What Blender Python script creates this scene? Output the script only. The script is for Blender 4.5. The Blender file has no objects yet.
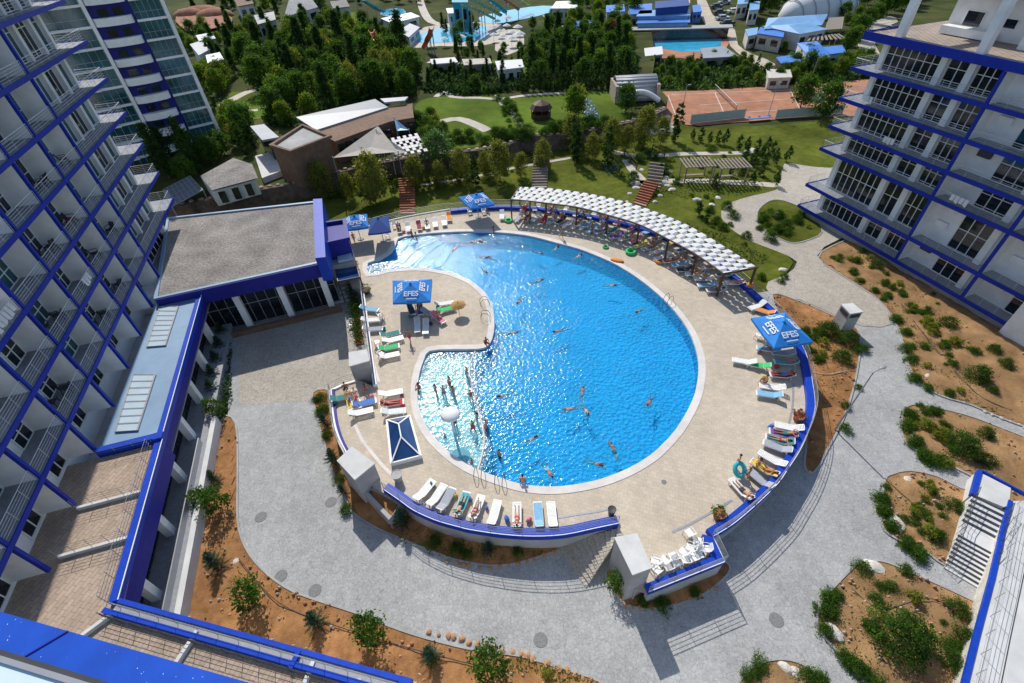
import bpy, bmesh, math, random
from mathutils import Vector, Matrix, noise
from mathutils.geometry import tessellate_polygon
rnd = random.Random(11)
scene = bpy.context.scene
C = scene.collection
PI = math.pi
H = 34.0                      # eye height above the plaza, metres
F = 483.834                   # focal length in picture widths/1024
R0 = (0.9984865, 0.05499736, 0.0)
R1 = (-0.0371830, 0.67506414, -0.73682144)
R2 = (-0.0405232, 0.73570626, 0.67608740)

def at(px, py, z=0.0):
    """where the survey photograph's pixel lies on the level z"""
    c = ((px-512)/F, -(py-341.5)/F, -1.0)
    d = [sum(r[i]*c[i] for i in range(3)) for r in (R0, R1, R2)]
    t = (z-H)/d[2]
    return Vector((d[0]*t, d[1]*t, z))
def ats(pts, z=0.0): return [at(x, y, z) for x, y in pts]
def ang(a, b): return math.atan2(b.y-a.y, b.x-a.x)

# ------------------------------------------------------------------ scene
cam = bpy.data.cameras.new('camera'); cam.sensor_width = 36; cam.lens = F/1024*36
cam.clip_start = 0.05; cam.clip_end = 6000
co = bpy.data.objects.new('camera', cam); C.objects.link(co)
M = Matrix(((R0[0], R0[1], R0[2], 0), (R1[0], R1[1], R1[2], 0), (R2[0], R2[1], R2[2], H), (0, 0, 0, 1)))
co.matrix_world = M
scene.camera = co
SUN_AZ, SUN_EL = 105.4, 42.8
w = bpy.data.worlds.new('World'); scene.world = w; w.use_nodes = True
nt = w.node_tree; nt.nodes.clear()
sky = nt.nodes.new('ShaderNodeTexSky'); sky.sky_type = 'NISHITA'; sky.sun_disc = False
sky.sun_elevation = math.radians(SUN_EL); sky.sun_rotation = math.radians(90-SUN_AZ)
sky.air_density = 1.0; sky.dust_density = 0.6; sky.ozone_density = 1.5
bg = nt.nodes.new('ShaderNodeBackground'); bg.inputs[1].default_value = 0.14
wo = nt.nodes.new('ShaderNodeOutputWorld')
nt.links.new(sky.outputs[0], bg.inputs[0]); nt.links.new(bg.outputs[0], wo.inputs[0])
sl = bpy.data.lights.new('sun', 'SUN'); sl.energy = 4.4; sl.angle = math.radians(0.5); sl.color = (1, .95, .87)
so = bpy.data.objects.new('sun', sl); C.objects.link(so)
a, e = math.radians(SUN_AZ), math.radians(SUN_EL)
sd = Vector((math.cos(a)*math.cos(e), math.sin(a)*math.cos(e), math.sin(e)))
so.rotation_euler = sd.to_track_quat('Z', 'Y').to_euler(); so.location = sd*200
vs = scene.view_settings; vs.view_transform = 'Standard'; vs.look = 'None'; vs.exposure = 0.0; vs.gamma = 1

# ------------------------------------------------------------------ materials
MATS = {}
def nodes(name):
    m = bpy.data.materials.new(name); m.use_nodes = True
    n = m.node_tree.nodes; p = n['Principled BSDF']
    return m, m.node_tree, p
def N(nt, t, **kw):
    n = nt.nodes.new(t)
    for k, v in kw.items():
        if k.startswith('i_'): n.inputs[k[2:].replace('_', ' ')].default_value = v
        else: setattr(n, k, v)
    return n
def col(c): return (c[0], c[1], c[2], 1)
def mat(name, c, rough=.7, var=.12, scale=2.0, bump=0.0, bscale=20.0, metal=0.0, spec=.4, c2=None, big=None):
    """plain surface with a two-scale mottling of its own colour and an optional fine bump"""
    m, nt, p = nodes(name)
    p.inputs['Roughness'].default_value = rough; p.inputs['Metallic'].default_value = metal
    p.inputs['Specular IOR Level'].default_value = spec
    tc = N(nt, 'ShaderNodeTexCoord')
    if var > 0 or c2:
        no = N(nt, 'ShaderNodeTexNoise', i_Scale=scale, i_Detail=5.0, i_Roughness=.62)
        nt.links.new(tc.outputs['Object'], no.inputs['Vector'])
        r = N(nt, 'ShaderNodeValToRGB')
        lo = tuple(max(0, x*(1-var)) for x in c); hi = tuple(min(1, x*(1+var)) for x in c)
        if c2: lo, hi = c, c2
        r.color_ramp.elements[0].position = .33; r.color_ramp.elements[1].position = .67
        r.color_ramp.elements[0].color = col(lo); r.color_ramp.elements[1].color = col(hi)
        nt.links.new(no.outputs['Fac'], r.inputs['Fac']); out = r.outputs['Color']
        if big:
            n2 = N(nt, 'ShaderNodeTexNoise', i_Scale=big[0], i_Detail=3.0)
            nt.links.new(tc.outputs['Object'], n2.inputs['Vector'])
            mr = N(nt, 'ShaderNodeMapRange'); mr.inputs[1].default_value = .3; mr.inputs[2].default_value = .7
            mr.inputs[3].default_value = 1-big[1]; mr.inputs[4].default_value = 1+big[1]
            nt.links.new(n2.outputs['Fac'], mr.inputs[0])
            mx = N(nt, 'ShaderNodeMix', data_type='RGBA', blend_type='MULTIPLY'); mx.inputs[0].default_value = 1
            nt.links.new(out, mx.inputs[6]); nt.links.new(mr.outputs[0], mx.inputs[7]); out = mx.outputs[2]
        nt.links.new(out, p.inputs['Base Color'])
    else:
        p.inputs['Base Color'].default_value = col(c)
    if bump:
        nb = N(nt, 'ShaderNodeTexNoise', i_Scale=bscale, i_Detail=4.0)
        nt.links.new(tc.outputs['Object'], nb.inputs['Vector'])
        b = N(nt, 'ShaderNodeBump', i_Strength=bump, i_Distance=.05)
        nt.links.new(nb.outputs['Fac'], b.inputs['Height']); nt.links.new(b.outputs[0], p.inputs['Normal'])
    MATS[name] = m
    return m
def paver(name, c, c2, grout, scale, bumpy=.3, brick=None, big=.12, rot=0.0, gw=.05):
    """stone paving: cells of differing tone with joints, worn patches"""
    m, nt, p = nodes(name); p.inputs['Roughness'].default_value = .8; p.inputs['Specular IOR Level'].default_value = .25
    tc = N(nt, 'ShaderNodeTexCoord'); vec = tc.outputs['Object']
    mp = N(nt, 'ShaderNodeMapping'); mp.inputs['Rotation'].default_value = (0, 0, rot)
    nt.links.new(vec, mp.inputs[0]); vec = mp.outputs[0]
    if brick:
        t = N(nt, 'ShaderNodeTexBrick', i_Scale=1.0, i_Mortar_Size=gw*.2, i_Bias=0.0, i_Brick_Width=brick[0], i_Row_Height=brick[1])
        t.inputs['Color1'].default_value = col(c); t.inputs['Color2'].default_value = col(c2); t.inputs['Mortar'].default_value = col(grout)
        nt.links.new(vec, t.inputs['Vector']); out = t.outputs['Color']; hgt = t.outputs['Fac']; inv = True
    else:
        t = N(nt, 'ShaderNodeTexVoronoi', i_Scale=scale, i_Randomness=.75); nt.links.new(vec, t.inputs['Vector'])
        t2 = N(nt, 'ShaderNodeTexVoronoi', i_Scale=scale, i_Randomness=.75, feature='DISTANCE_TO_EDGE'); nt.links.new(vec, t2.inputs['Vector'])
        sx = N(nt, 'ShaderNodeSeparateColor'); nt.links.new(t.outputs['Color'], sx.inputs[0])
        m1 = N(nt, 'ShaderNodeMix', data_type='RGBA'); m1.inputs[6].default_value = col(c); m1.inputs[7].default_value = col(c2)
        nt.links.new(sx.outputs[0], m1.inputs[0])
        rr = N(nt, 'ShaderNodeMapRange'); rr.inputs[1].default_value = 0; rr.inputs[2].default_value = gw; nt.links.new(t2.outputs[0], rr.inputs[0])
        m2 = N(nt, 'ShaderNodeMix', data_type='RGBA'); m2.inputs[6].default_value = col(grout)
        nt.links.new(m1.outputs[2], m2.inputs[7]); nt.links.new(rr.outputs[0], m2.inputs[0]); out = m2.outputs[2]; hgt = rr.outputs[0]; inv = False
    for sc, amt in ((.22, big), (1.4, big*.7), (7.0, big*.8)):
        n2 = N(nt, 'ShaderNodeTexNoise', i_Scale=sc, i_Detail=4.0); nt.links.new(tc.outputs['Object'], n2.inputs['Vector'])
        mr = N(nt, 'ShaderNodeMapRange'); mr.inputs[1].default_value = .3; mr.inputs[2].default_value = .7
        mr.inputs[3].default_value = 1-amt; mr.inputs[4].default_value = 1+amt; nt.links.new(n2.outputs['Fac'], mr.inputs[0])
        mx = N(nt, 'ShaderNodeMix', data_type='RGBA', blend_type='MULTIPLY'); mx.inputs[0].default_value = 1
        nt.links.new(out, mx.inputs[6]); nt.links.new(mr.outputs[0], mx.inputs[7]); out = mx.outputs[2]
    nt.links.new(out, p.inputs['Base Color'])
    b = N(nt, 'ShaderNodeBump', i_Strength=bumpy, i_Distance=.02, invert=inv)
    nt.links.new(hgt, b.inputs['Height']); nt.links.new(b.outputs[0], p.inputs['Normal'])
    MATS[name] = m; return m

mat('paint_blue', (.010, .055, .44), .42, .12, 3, spec=.22, big=(.3, .1))
mat('paint_blue_shaded', (.012, .032, .33), .45, .12, 3, spec=.2, big=(.3, .1))  # the parapet blue, darkened in its colour for facade trim lying in shade
mat('paint_deep', (.010, .014, .17), .45, .12, 3, spec=.2, big=(.3, .1))
mat('paint_purple_shaded', (.024, .026, .25), .5, .12, 2, spec=.15, big=(.2, .12))  # blue trim as it turns purple in shade, that tone mixed into the paint
mat('paint_white', (.83, .83, .82), .6, .06, 1.2, big=(.35, .08))
mat('render_grey', (.42, .41, .40), .85, .12, 1.0, .15, 30, big=(.3, .12))
mat('render_light', (.60, .60, .58), .85, .08, 1.0, .1, 30, big=(.4, .08))
mat('concrete', (.36, .36, .35), .85, .12, 1.2, .2, 25, big=(.25, .12))
mat('balcony_tile', (.27, .28, .30), .55, .15, 3)
mat('glass_dark', (.012, .018, .024), .06, .3, .8, spec=.7)
mat('glass_teal', (.02, .10, .12), .08, .5, .35, spec=.7)
mat('glass_blue', (.015, .055, .17), .08, .3, .6, spec=.7)
mat('glass_pale', (.50, .60, .66), .1, .05, 1, spec=.6)
mat('steel', (.55, .56, .58), .35, .06, 5, metal=.7)
mat('rail_grey', (.34, .345, .36), .45, .1, 4, metal=.3)
mat('rail_light', (.55, .56, .58), .4, .08, 4)
mat('roof_slate', (.11, .135, .17), .5, .15, 1.5)
mat('dark_metal', (.05, .05, .055), .5, .15, 4)
mat('wood_dark', (.085, .042, .028), .65, .25, 4)
mat('wood_grey', (.26, .22, .18), .8, .2, 4)
mat('plastic_white', (.82, .82, .80), .45, .04, 3)
mat('fabric_white', (.68, .68, .67), .8, .07, 2.5)
mat('coping', (.66, .62, .58), .75, .08, 1.5, .1, 20, big=(.4, .08))
mat('roof_gravel', (.275, .255, .235), .95, .42, 4.5, 1.0, 16, spec=.1, big=(.35, .24))
mat('roof_blue_light', (.21, .33, .47), .5, .07, .8, spec=.5, big=(.25, .1))
mat('soil', (.40, .205, .085), .95, .0, 1.6, .9, 14, spec=.08, c2=(.25, .12, .05), big=(.35, .3))
mat('soil_dry', (.39, .235, .115), .95, .0, 1.2, .9, 12, spec=.08, c2=(.235, .135, .062), big=(.3, .3))
mat('lawn', (.060, .095, .010), .95, .0, .9, .6, 18, spec=.05, c2=(.13, .13, .022), big=(.12, .4))
mat('park_lawn', (.075, .14, .014), .95, .0, .5, .5, 10, spec=.05, c2=(.13, .17, .024), big=(.08, .3))
mat('rough_ground', (.030, .052, .012), .95, .0, .14, .5, 6, spec=.05, c2=(.085, .085, .03), big=(.03, .3))
mat('hill_soil', (.33, .15, .09), .95, .25, .5, .6, 3)
mat('clay_court', (.42, .205, .125), .95, .18, .35, spec=.1, big=(.08, .15))
mat('dirt_road', (.48, .42, .33), .95, .15, .3, .3, 3, big=(.1, .1))
mat('path_beige', (.50, .45, .38), .85, .12, 1.0, big=(.15, .1))
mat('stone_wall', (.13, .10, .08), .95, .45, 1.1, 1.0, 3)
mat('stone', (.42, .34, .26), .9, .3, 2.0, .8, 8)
mat('stone_orange', (.46, .25, .13), .9, .3, 3.0, .8, 8)
mat('stone_pale', (.58, .54, .47), .9, .2, 2.0, .8, 8)
mat('trunk', (.10, .075, .05), .95, .3, 6)
def leaf(name, c, c2, spread=.7):
    m = mat(name, c, .7, 0, spread, c2=c2, spec=.12); nt = m.node_tree; p = nt.nodes['Principled BSDF']   # thin leaves let light through
    tl = N(nt, 'ShaderNodeBsdfTranslucent'); ms = N(nt, 'ShaderNodeMixShader'); ms.inputs[0].default_value = .45
    src = p.inputs['Base Color'].links[0].from_socket; hs = N(nt, 'ShaderNodeHueSaturation', i_Value=1.5, i_Saturation=1.1); nt.links.new(src, hs.inputs['Color']); nt.links.new(hs.outputs[0], tl.inputs['Color'])
    nt.links.new(p.outputs[0], ms.inputs[1]); nt.links.new(tl.outputs[0], ms.inputs[2]); nt.links.new(ms.outputs[0], nt.nodes['Material Output'].inputs['Surface']); return m
leaf('leaf_green', (.050, .12, .014), (.11, .20, .022))
leaf('leaf_yellow', (.14, .165, .020), (.24, .24, .045))
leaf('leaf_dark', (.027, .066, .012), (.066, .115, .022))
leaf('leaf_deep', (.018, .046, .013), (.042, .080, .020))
leaf('leaf_blue', (.045, .10, .085), (.12, .20, .17), 2)
leaf('leaf_pale', (.10, .16, .08), (.17, .24, .13))
leaf('leaf_lime', (.17, .22, .02), (.26, .30, .05))
leaf('leaf_rust', (.16, .05, .03), (.25, .10, .05))
leaf('leaf_olive', (.085, .105, .022), (.16, .17, .045), 1.5)
mat('brick', (.19, .115, .075), .9, .2, 1.5, .3, 12, big=(.2, .12))
mat('roof_metal', (.27, .29, .32), .55, .08, .5, spec=.5, big=(.1, .1))
mat('roof_sheet_blue', (.05, .20, .62), .45, .1, .6, big=(.1, .12))
mat('roof_sheet_pale', (.20, .40, .66), .45, .1, .6, big=(.1, .12))
mat('canvas_beige', (.52, .47, .40), .9, .08, .8)
mat('canvas_blue', (.012, .20, .60), .75, .12, 1.2)
mat('canvas_navy', (.012, .06, .26), .75, .12, 1.2)
mat('print_white', (.74, .78, .85), .8, .05, 3)
mat('slide_orange', (.62, .13, .03), .35, .05, 1)
mat('slide_yellow', (.70, .42, .03), .35, .05, 1)
mat('slide_teal', (.02, .30, .40), .35, .05, 1)
mat('slide_green', (.18, .36, .20), .35, .05, 1)
mat('umbrella_tan', (.45, .25, .08), .8, .1, 2)
mat('terracotta', (.33, .12, .06), .85, .15, 3)
mat('net_green', (.34, .42, .40), .9, .1, 3)
mat('manhole', (.20, .20, .20), .7, .3, 12, .5, 30)
mat('car_dark', (.03, .035, .045), .25, .0, 1, spec=.6)
mat('car_silver', (.45, .46, .48), .25, .0, 1, spec=.6)
mat('car_white', (.7, .7, .7), .25, .0, 1, spec=.6)
mat('pond', (.05, .42, .66), .12, .2, .4, .3, 2, spec=.5)
paver('paving', (.41, .41, .40), (.35, .352, .346), (.275, .275, .27), 4.2, .35, big=.12, gw=.065)
paver('paving_warm', (.47, .425, .36), (.40, .36, .30), (.26, .24, .21), 4.2, .4, big=.10, gw=.075)
paver('deck_tile', (.57, .485, .375), (.50, .43, .335), (.42, .365, .29), 1, .3, brick=(.42, .3), big=.09, rot=.35, gw=.05)
paver('terrace_tile', (.45, .345, .265), (.37, .285, .215), (.22, .17, .13), 1, .3, brick=(.6, .3), big=.12, rot=math.radians(105.2), gw=.07)
paver('roof_tile_r', (.40, .32, .26), (.33, .27, .22), (.22, .18, .15), 1, .3, brick=(.5, .5), big=.12, rot=math.radians(-72.4), gw=.2)
paver('pool_tile', (.012, .44, .94), (.008, .38, .92), (.05, .52, .94), 1, .1, brick=(.25, .25), big=.09, gw=.05)
paver('pool_tile_side', (.010, .11, .50), (.012, .13, .55), (.03, .17, .55), 1, .1, brick=(.25, .25), big=.05, gw=.05)
paver('pool_tile_pale', (.40, .82, .93), (.34, .76, .90), (.46, .84, .92), 1, .1, brick=(.25, .25), big=.09, gw=.05)
paver('tile_mauve', (.34, .32, .50), (.26, .26, .46), (.2, .2, .3), 1, .2, brick=(.3, .3), big=.15, gw=.1)

def water_mat(name, tint, diff, dmix, s=1.0):
    """see-through water: ripples lean the mirror of sky and sun, a little of the light scatters back"""
    m, nt, p = nodes(name)
    tr = N(nt, 'ShaderNodeBsdfTransparent'); tr.inputs[0].default_value = col(tint)
    gl = N(nt, 'ShaderNodeBsdfGlossy', i_Roughness=.10); df = N(nt, 'ShaderNodeBsdfDiffuse'); df.inputs[0].default_value = col(diff)
    tc = N(nt, 'ShaderNodeTexCoord')
    nA = N(nt, 'ShaderNodeTexNoise', i_Scale=3.6*s, i_Detail=3.0, i_Roughness=.6, i_Distortion=.6); nt.links.new(tc.outputs['Object'], nA.inputs['Vector'])
    nB = N(nt, 'ShaderNodeTexVoronoi', i_Scale=2.7*s, feature='SMOOTH_F1', i_Smoothness=.45); nt.links.new(tc.outputs['Object'], nB.inputs['Vector'])
    nC = N(nt, 'ShaderNodeTexNoise', i_Scale=.18, i_Detail=2.0); nt.links.new(tc.outputs['Object'], nC.inputs['Vector'])
    ad = N(nt, 'ShaderNodeMath', operation='ADD'); nt.links.new(nA.outputs['Fac'], ad.inputs[0]); nt.links.new(nB.outputs[0], ad.inputs[1])
    mr = N(nt, 'ShaderNodeMapRange'); mr.inputs[1].default_value = .35; mr.inputs[2].default_value = .65; mr.inputs[3].default_value = .7; mr.inputs[4].default_value = 1.1
    nt.links.new(nC.outputs['Fac'], mr.inputs[0])
    ml = N(nt, 'ShaderNodeMath', operation='MULTIPLY'); nt.links.new(ad.outputs[0], ml.inputs[0]); nt.links.new(mr.outputs[0], ml.inputs[1])
    b1 = N(nt, 'ShaderNodeBump', i_Strength=1.0, i_Distance=.043/s); nt.links.new(ml.outputs[0], b1.inputs['Height'])
    b2 = N(nt, 'ShaderNodeBump', i_Strength=1.0, i_Distance=.55/s); nt.links.new(ml.outputs[0], b2.inputs['Height'])
    nt.links.new(b1.outputs[0], gl.inputs['Normal']); nt.links.new(b2.outputs[0], df.inputs['Normal'])
    fr = N(nt, 'ShaderNodeFresnel', i_IOR=1.30)
    m1 = N(nt, 'ShaderNodeMixShader'); m1.inputs[0].default_value = dmix
    nt.links.new(tr.outputs[0], m1.inputs[1]); nt.links.new(df.outputs[0], m1.inputs[2])
    m2 = N(nt, 'ShaderNodeMixShader'); nt.links.new(fr.outputs[0], m2.inputs[0])
    nt.links.new(m1.outputs[0], m2.inputs[1]); nt.links.new(gl.outputs[0], m2.inputs[2])
    nt.links.new(m2.outputs[0], nt.nodes['Material Output'].inputs['Surface'])
    nt.nodes.remove(p); MATS[name] = m
water_mat('pool_water', (.84, 1.0, 1.0), (.03, .62, .98), .36, 1.25)
water_mat('shallow_water', (.95, 1.0, 1.0), (.45, .85, .95), .34)

# ------------------------------------------------------------------ mesh building
class MB:
    def __init__(s): s.v = []; s.f = []; s.mi = []; s.cur = 0
    def face(s, pts):
        b = len(s.v); s.v += [Vector(p) for p in pts]; s.f.append(tuple(range(b, b+len(pts)))); s.mi.append(s.cur)
    def box(s, c, d, rz=0.0, top=1.0):
        """box centred at c with sizes d turned rz; top scales the upper face"""
        cr, sr = math.cos(rz), math.sin(rz); b = len(s.v)
        for z, k in ((-.5, 1), (.5, top)):
            for x, y in ((-.5, -.5), (.5, -.5), (.5, .5), (-.5, .5)):
                X, Y = x*d[0]*k, y*d[1]*k
                s.v.append(Vector((c[0]+X*cr-Y*sr, c[1]+X*sr+Y*cr, c[2]+z*d[2])))
        for q in ((3, 2, 1, 0), (4, 5, 6, 7), (0, 1, 5, 4), (1, 2, 6, 5), (2, 3, 7, 6), (3, 0, 4, 7)):
            s.f.append(tuple(b+i for i in q)); s.mi.append(s.cur)
        return s
    def bar(s, p, q, w, h=None, up=Vector((0, 0, 1))):
        """rectangular bar from p to q, w wide, h high"""
        p, q = Vector(p), Vector(q); h = h or w; d = (q-p)
        if d.length < 1e-6: return s
        d.normalize(); u = Vector(up)
        if abs(d.dot(u)) > .98: u = Vector((1, 0, 0))
        x = d.cross(u).normalized(); y = x.cross(d).normalized(); b = len(s.v)
        for e in (p, q):
            for i, j in ((-1, -1), (1, -1), (1, 1), (-1, 1)): s.v.append(e+x*(i*w/2)+y*(j*h/2))
        for g in ((0, 1, 2, 3), (7, 6, 5, 4), (4, 5, 1, 0), (5, 6, 2, 1), (6, 7, 3, 2), (7, 4, 0, 3)):
            s.f.append(tuple(b+i for i in g)); s.mi.append(s.cur)
        return s
    def tube(s, pts, r, n=6, caps=True):
        pts = [Vector(p) for p in pts]; rs = r if isinstance(r, (list, tuple)) else [r]*len(pts); b = len(s.v); ref = None
        for i, p in enumerate(pts):
            d = (pts[min(i+1, len(pts)-1)]-pts[max(i-1, 0)]).normalized()
            if ref is None: ref = Vector((1, 0, 0)) if abs(d.x) < .8 else Vector((0, 1, 0))
            x = (ref-d*ref.dot(d)).normalized(); y = d.cross(x); ref = x
            for k in range(n):
                t = 2*PI*k/n; s.v.append(p+(x*math.cos(t)+y*math.sin(t))*rs[i])
        for i in range(len(pts)-1):
            for k in range(n):
                k2 = (k+1) % n
                s.f.append((b+i*n+k, b+i*n+k2, b+(i+1)*n+k2, b+(i+1)*n+k)); s.mi.append(s.cur)
        if caps:
            s.f.append(tuple(b+k for k in reversed(range(n)))); s.mi.append(s.cur)
            e = b+(len(pts)-1)*n; s.f.append(tuple(e+k for k in range(n))); s.mi.append(s.cur)
        return s
    def prism(s, poly, z0, z1, holes=(), bottom=False, sides=True):
        """upright prism over a plan polygon (with holes); top at z1"""
        loops = [[Vector((p[0], p[1], 0)) for p in L] for L in [poly]+list(holes)]
        flat = [p for L in loops for p in L]; tri = tessellate_polygon(loops); b = len(s.v)
        s.v += [Vector((p.x, p.y, z1)) for p in flat]
        for t in tri:
            A, B, D = (flat[i] for i in t)
            if (B-A).cross(D-A).z < 0: t = (t[0], t[2], t[1])
            s.f.append(tuple(b+i for i in t)); s.mi.append(s.cur)
        if sides:
            b2 = len(s.v); s.v += [Vector((p.x, p.y, z0)) for p in flat]; o = 0
            for li, L in enumerate(loops):
                n = len(L); ar = sum(L[i].x*L[(i+1) % n].y-L[(i+1) % n].x*L[i].y for i in range(n)); rev = (ar < 0) != (li > 0)
                for i in range(n):
                    j = (i+1) % n; q = (b2+o+i, b2+o+j, b+o+j, b+o+i)
                    s.f.append(q[::-1] if rev else q); s.mi.append(s.cur)
                o += n
        return s
    def wall(s, line, w, z0, z1, closed=False):
        """ribbon wall of width w centred on a plan polyline"""
        L = [Vector((p[0], p[1], 0)) for p in line]; n = len(L); A = []; B = []
        for i in range(n):
            p0 = L[i-1] if (i > 0 or closed) else L[i]; p1 = L[(i+1) % n] if (i < n-1 or closed) else L[i]
            d = (p1-p0).normalized(); o = Vector((-d.y, d.x, 0))*(w/2); A.append(L[i]+o); B.append(L[i]-o)
        if not closed: return s.prism(A+B[::-1], z0, z1)
        m = range(n)
        for i in m:
            j = (i+1) % n
            a0, a1, b0, b1 = A[i], A[j], B[i], B[j]; U = Vector((0, 0, z1)); D = Vector((0, 0, z0))
            for q in ((a0+U, b0+U, b1+U, a1+U), (a0+D, a0+U, a1+U, a1+D), (b1+D, b1+U, b0+U, b0+D)): s.face(q)
        return s
    def ell(s, c, r, n=10, m=6, rot=None):
        c = Vector(c); b = len(s.v); rot = rot or Matrix.Identity(3)
        for i in range(m+1):
            th = PI*i/m
            for k in range(n):
                ph = 2*PI*k/n; s.v.append(c+rot @ Vector((r[0]*math.sin(th)*math.cos(ph), r[1]*math.sin(th)*math.sin(ph), r[2]*math.cos(th))))
        for i in range(m):
            for k in range(n):
                k2 = (k+1) % n; s.f.append((b+i*n+k, b+(i+1)*n+k, b+(i+1)*n+k2, b+i*n+k2)); s.mi.append(s.cur)
        return s
    def lathe(s, prof, c=(0, 0, 0), n=14):
        c = Vector(c); b = len(s.v)
        for r, z in prof:
            for k in range(n): s.v.append(c+Vector((r*math.cos(2*PI*k/n), r*math.sin(2*PI*k/n), z)))
        for i in range(len(prof)-1):
            for k in range(n):
                k2 = (k+1) % n; s.f.append((b+i*n+k, b+i*n+k2, b+(i+1)*n+k2, b+(i+1)*n+k)); s.mi.append(s.cur)
        return s
    def build(s, name, m, parent=None, smooth=False):
        ms = m if isinstance(m, (list, tuple)) else [m]
        off = Vector((0, 0, 0)); q = parent
        while q is not None: off += q.location; q = q.parent
        me = bpy.data.meshes.new(name); me.from_pydata([tuple(v-off) for v in s.v], [], s.f)
        for k in ms: me.materials.append(MATS[k])
        if len(ms) > 1: me.polygons.foreach_set('material_index', s.mi)
        if smooth: me.polygons.foreach_set('use_smooth', [True]*len(s.f))
        me.update()
        o = bpy.data.objects.new(name, me); C.objects.link(o); o.parent = parent
        return o
def tag(o, label=None, cat=None, group=None, kind=None):
    if label: o['label'] = label
    if cat: o['category'] = cat
    if group: o['group'] = group
    if kind: o['kind'] = kind
    return o
def thing(name, label, cat, loc=(0, 0, 0), rz=0.0, group=None):
    o = bpy.data.objects.new(name, None); o.empty_display_size = .2; C.objects.link(o)
    o.location = loc; o.rotation_euler = (0, 0, rz); return tag(o, label, cat, group)
def struct(name, mb, m, smooth=False): return tag(mb.build(name, m, None, smooth), kind='structure')
def dup(root):
    r = root.copy(); C.objects.link(r)
    for ch in list(root.children):
        c = ch.copy(); C.objects.link(c); c.parent = r
        for g in list(ch.children):
            d = g.copy(); C.objects.link(d); d.parent = c
    return r
class Proto:
    """first use hands out the prototype itself, later uses hand out copies with copied parts"""
    def __init__(s, root): s.root = root; s.used = False
    def put(s, loc, rz=0.0, sc=1.0, label=None, group=None, mats=None, cat=None, rx=0.0, ry=0.0):
        if s.used: r = dup(s.src)
        else:
            r = s.root; s.used = True; s.src = dup(r); PARK.append(s.src)
        r.location = loc; r.rotation_euler = (rx, ry, rz); r.scale = sc if isinstance(sc, tuple) else (sc, sc, sc)
        tag(r, label, cat, group)
        if mats:
            for c in [r]+list(r.children):
                k = c.name.split('.')[0]
                if k in mats and c.type == 'MESH':
                    c.material_slots[0].link = 'OBJECT'; c.material_slots[0].material = MATS[mats[k]]
        return r
PARK = []   # unplaced originals, removed again at the end
def finish():
    for r in PARK:
        for c in list(r.children):
            for g in list(c.children): bpy.data.objects.remove(g)
            bpy.data.objects.remove(c)
        bpy.data.objects.remove(r)
def text_mesh(txt, size, name, m, parent, mw):
    cu = bpy.data.curves.new(name, 'FONT'); cu.body = txt; cu.size = size; cu.align_x = 'CENTER'; cu.align_y = 'CENTER'
    cu.offset = size*.022; cu.extrude = .006
    t = bpy.data.objects.new(name, cu); C.objects.link(t); bpy.context.view_layer.update()
    me = bpy.data.meshes.new_from_object(t.evaluated_get(bpy.context.evaluated_depsgraph_get()))
    bpy.data.objects.remove(t); me.transform(mw); me.materials.clear(); me.materials.append(MATS[m]); me.name = name
    o = bpy.data.objects.new(name, me); C.objects.link(o); o.parent = parent; return o
def smooth_line(pts, n=4):
    """Catmull-Rom through pixel points"""
    out = []; L = len(pts)
    for i in range(L-1):
        p0, p1, p2, p3 = pts[max(i-1, 0)], pts[i], pts[i+1], pts[min(i+2, L-1)]
        for k in range(n):
            t = k/n
            out.append(tuple(.5*(2*p1[j]+(p2[j]-p0[j])*t+(2*p0[j]-5*p1[j]+4*p2[j]-p3[j])*t*t+(3*p1[j]-p0[j]-3*p2[j]+p3[j])*t**3) for j in (0, 1)))
    out.append(tuple(pts[-1])); return out
def smooth_loop(pts, n=3):
    L = len(pts); out = []
    for i in range(L):
        p0, p1, p2, p3 = pts[i-1], pts[i], pts[(i+1) % L], pts[(i+2) % L]
        for k in range(n):
            t = k/n
            out.append(tuple(.5*(2*p1[j]+(p2[j]-p0[j])*t+(2*p0[j]-5*p1[j]+4*p2[j]-p3[j])*t*t+(3*p1[j]-p0[j]-3*p2[j]+p3[j])*t**3) for j in (0, 1)))
    return out
def inside(p, poly):
    x, y = p[0], p[1]; r = False; n = len(poly)
    for i in range(n):
        x1, y1 = poly[i][0], poly[i][1]; x2, y2 = poly[(i+1) % n][0], poly[(i+1) % n][1]
        if (y1 > y) != (y2 > y) and x < (x2-x1)*(y-y1)/(y2-y1)+x1: r = not r
    return r
# ================================================================== setting: ground, plaza, beds, deck, pool
DZ = 1.6           # deck level
WZ = 1.42          # water level
def offset(line, d, closed=False):
    """plan polyline moved d to its left"""
    L = [Vector((p[0], p[1], 0)) for p in line]; n = len(L); out = []
    for i in range(n):
        p0 = L[i-1] if (i > 0 or closed) else L[i]; p1 = L[(i+1) % n] if (i < n-1 or closed) else L[i]
        t = (p1-p0).normalized(); out.append(L[i]+Vector((-t.y, t.x, 0))*d)
    return out
def sheet(name, pts, m, z, zb=None):
    mb = MB(); mb.prism(pts, zb if zb is not None else z, z, sides=zb is not None); return struct(name, mb, m)
g = MB(); g.face([(-1500, -300, -.08), (1500, -300, -.08), (1500, 2500, -.08), (-1500, 2500, -.08)]); struct('ground', g, 'rough_ground')
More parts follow.
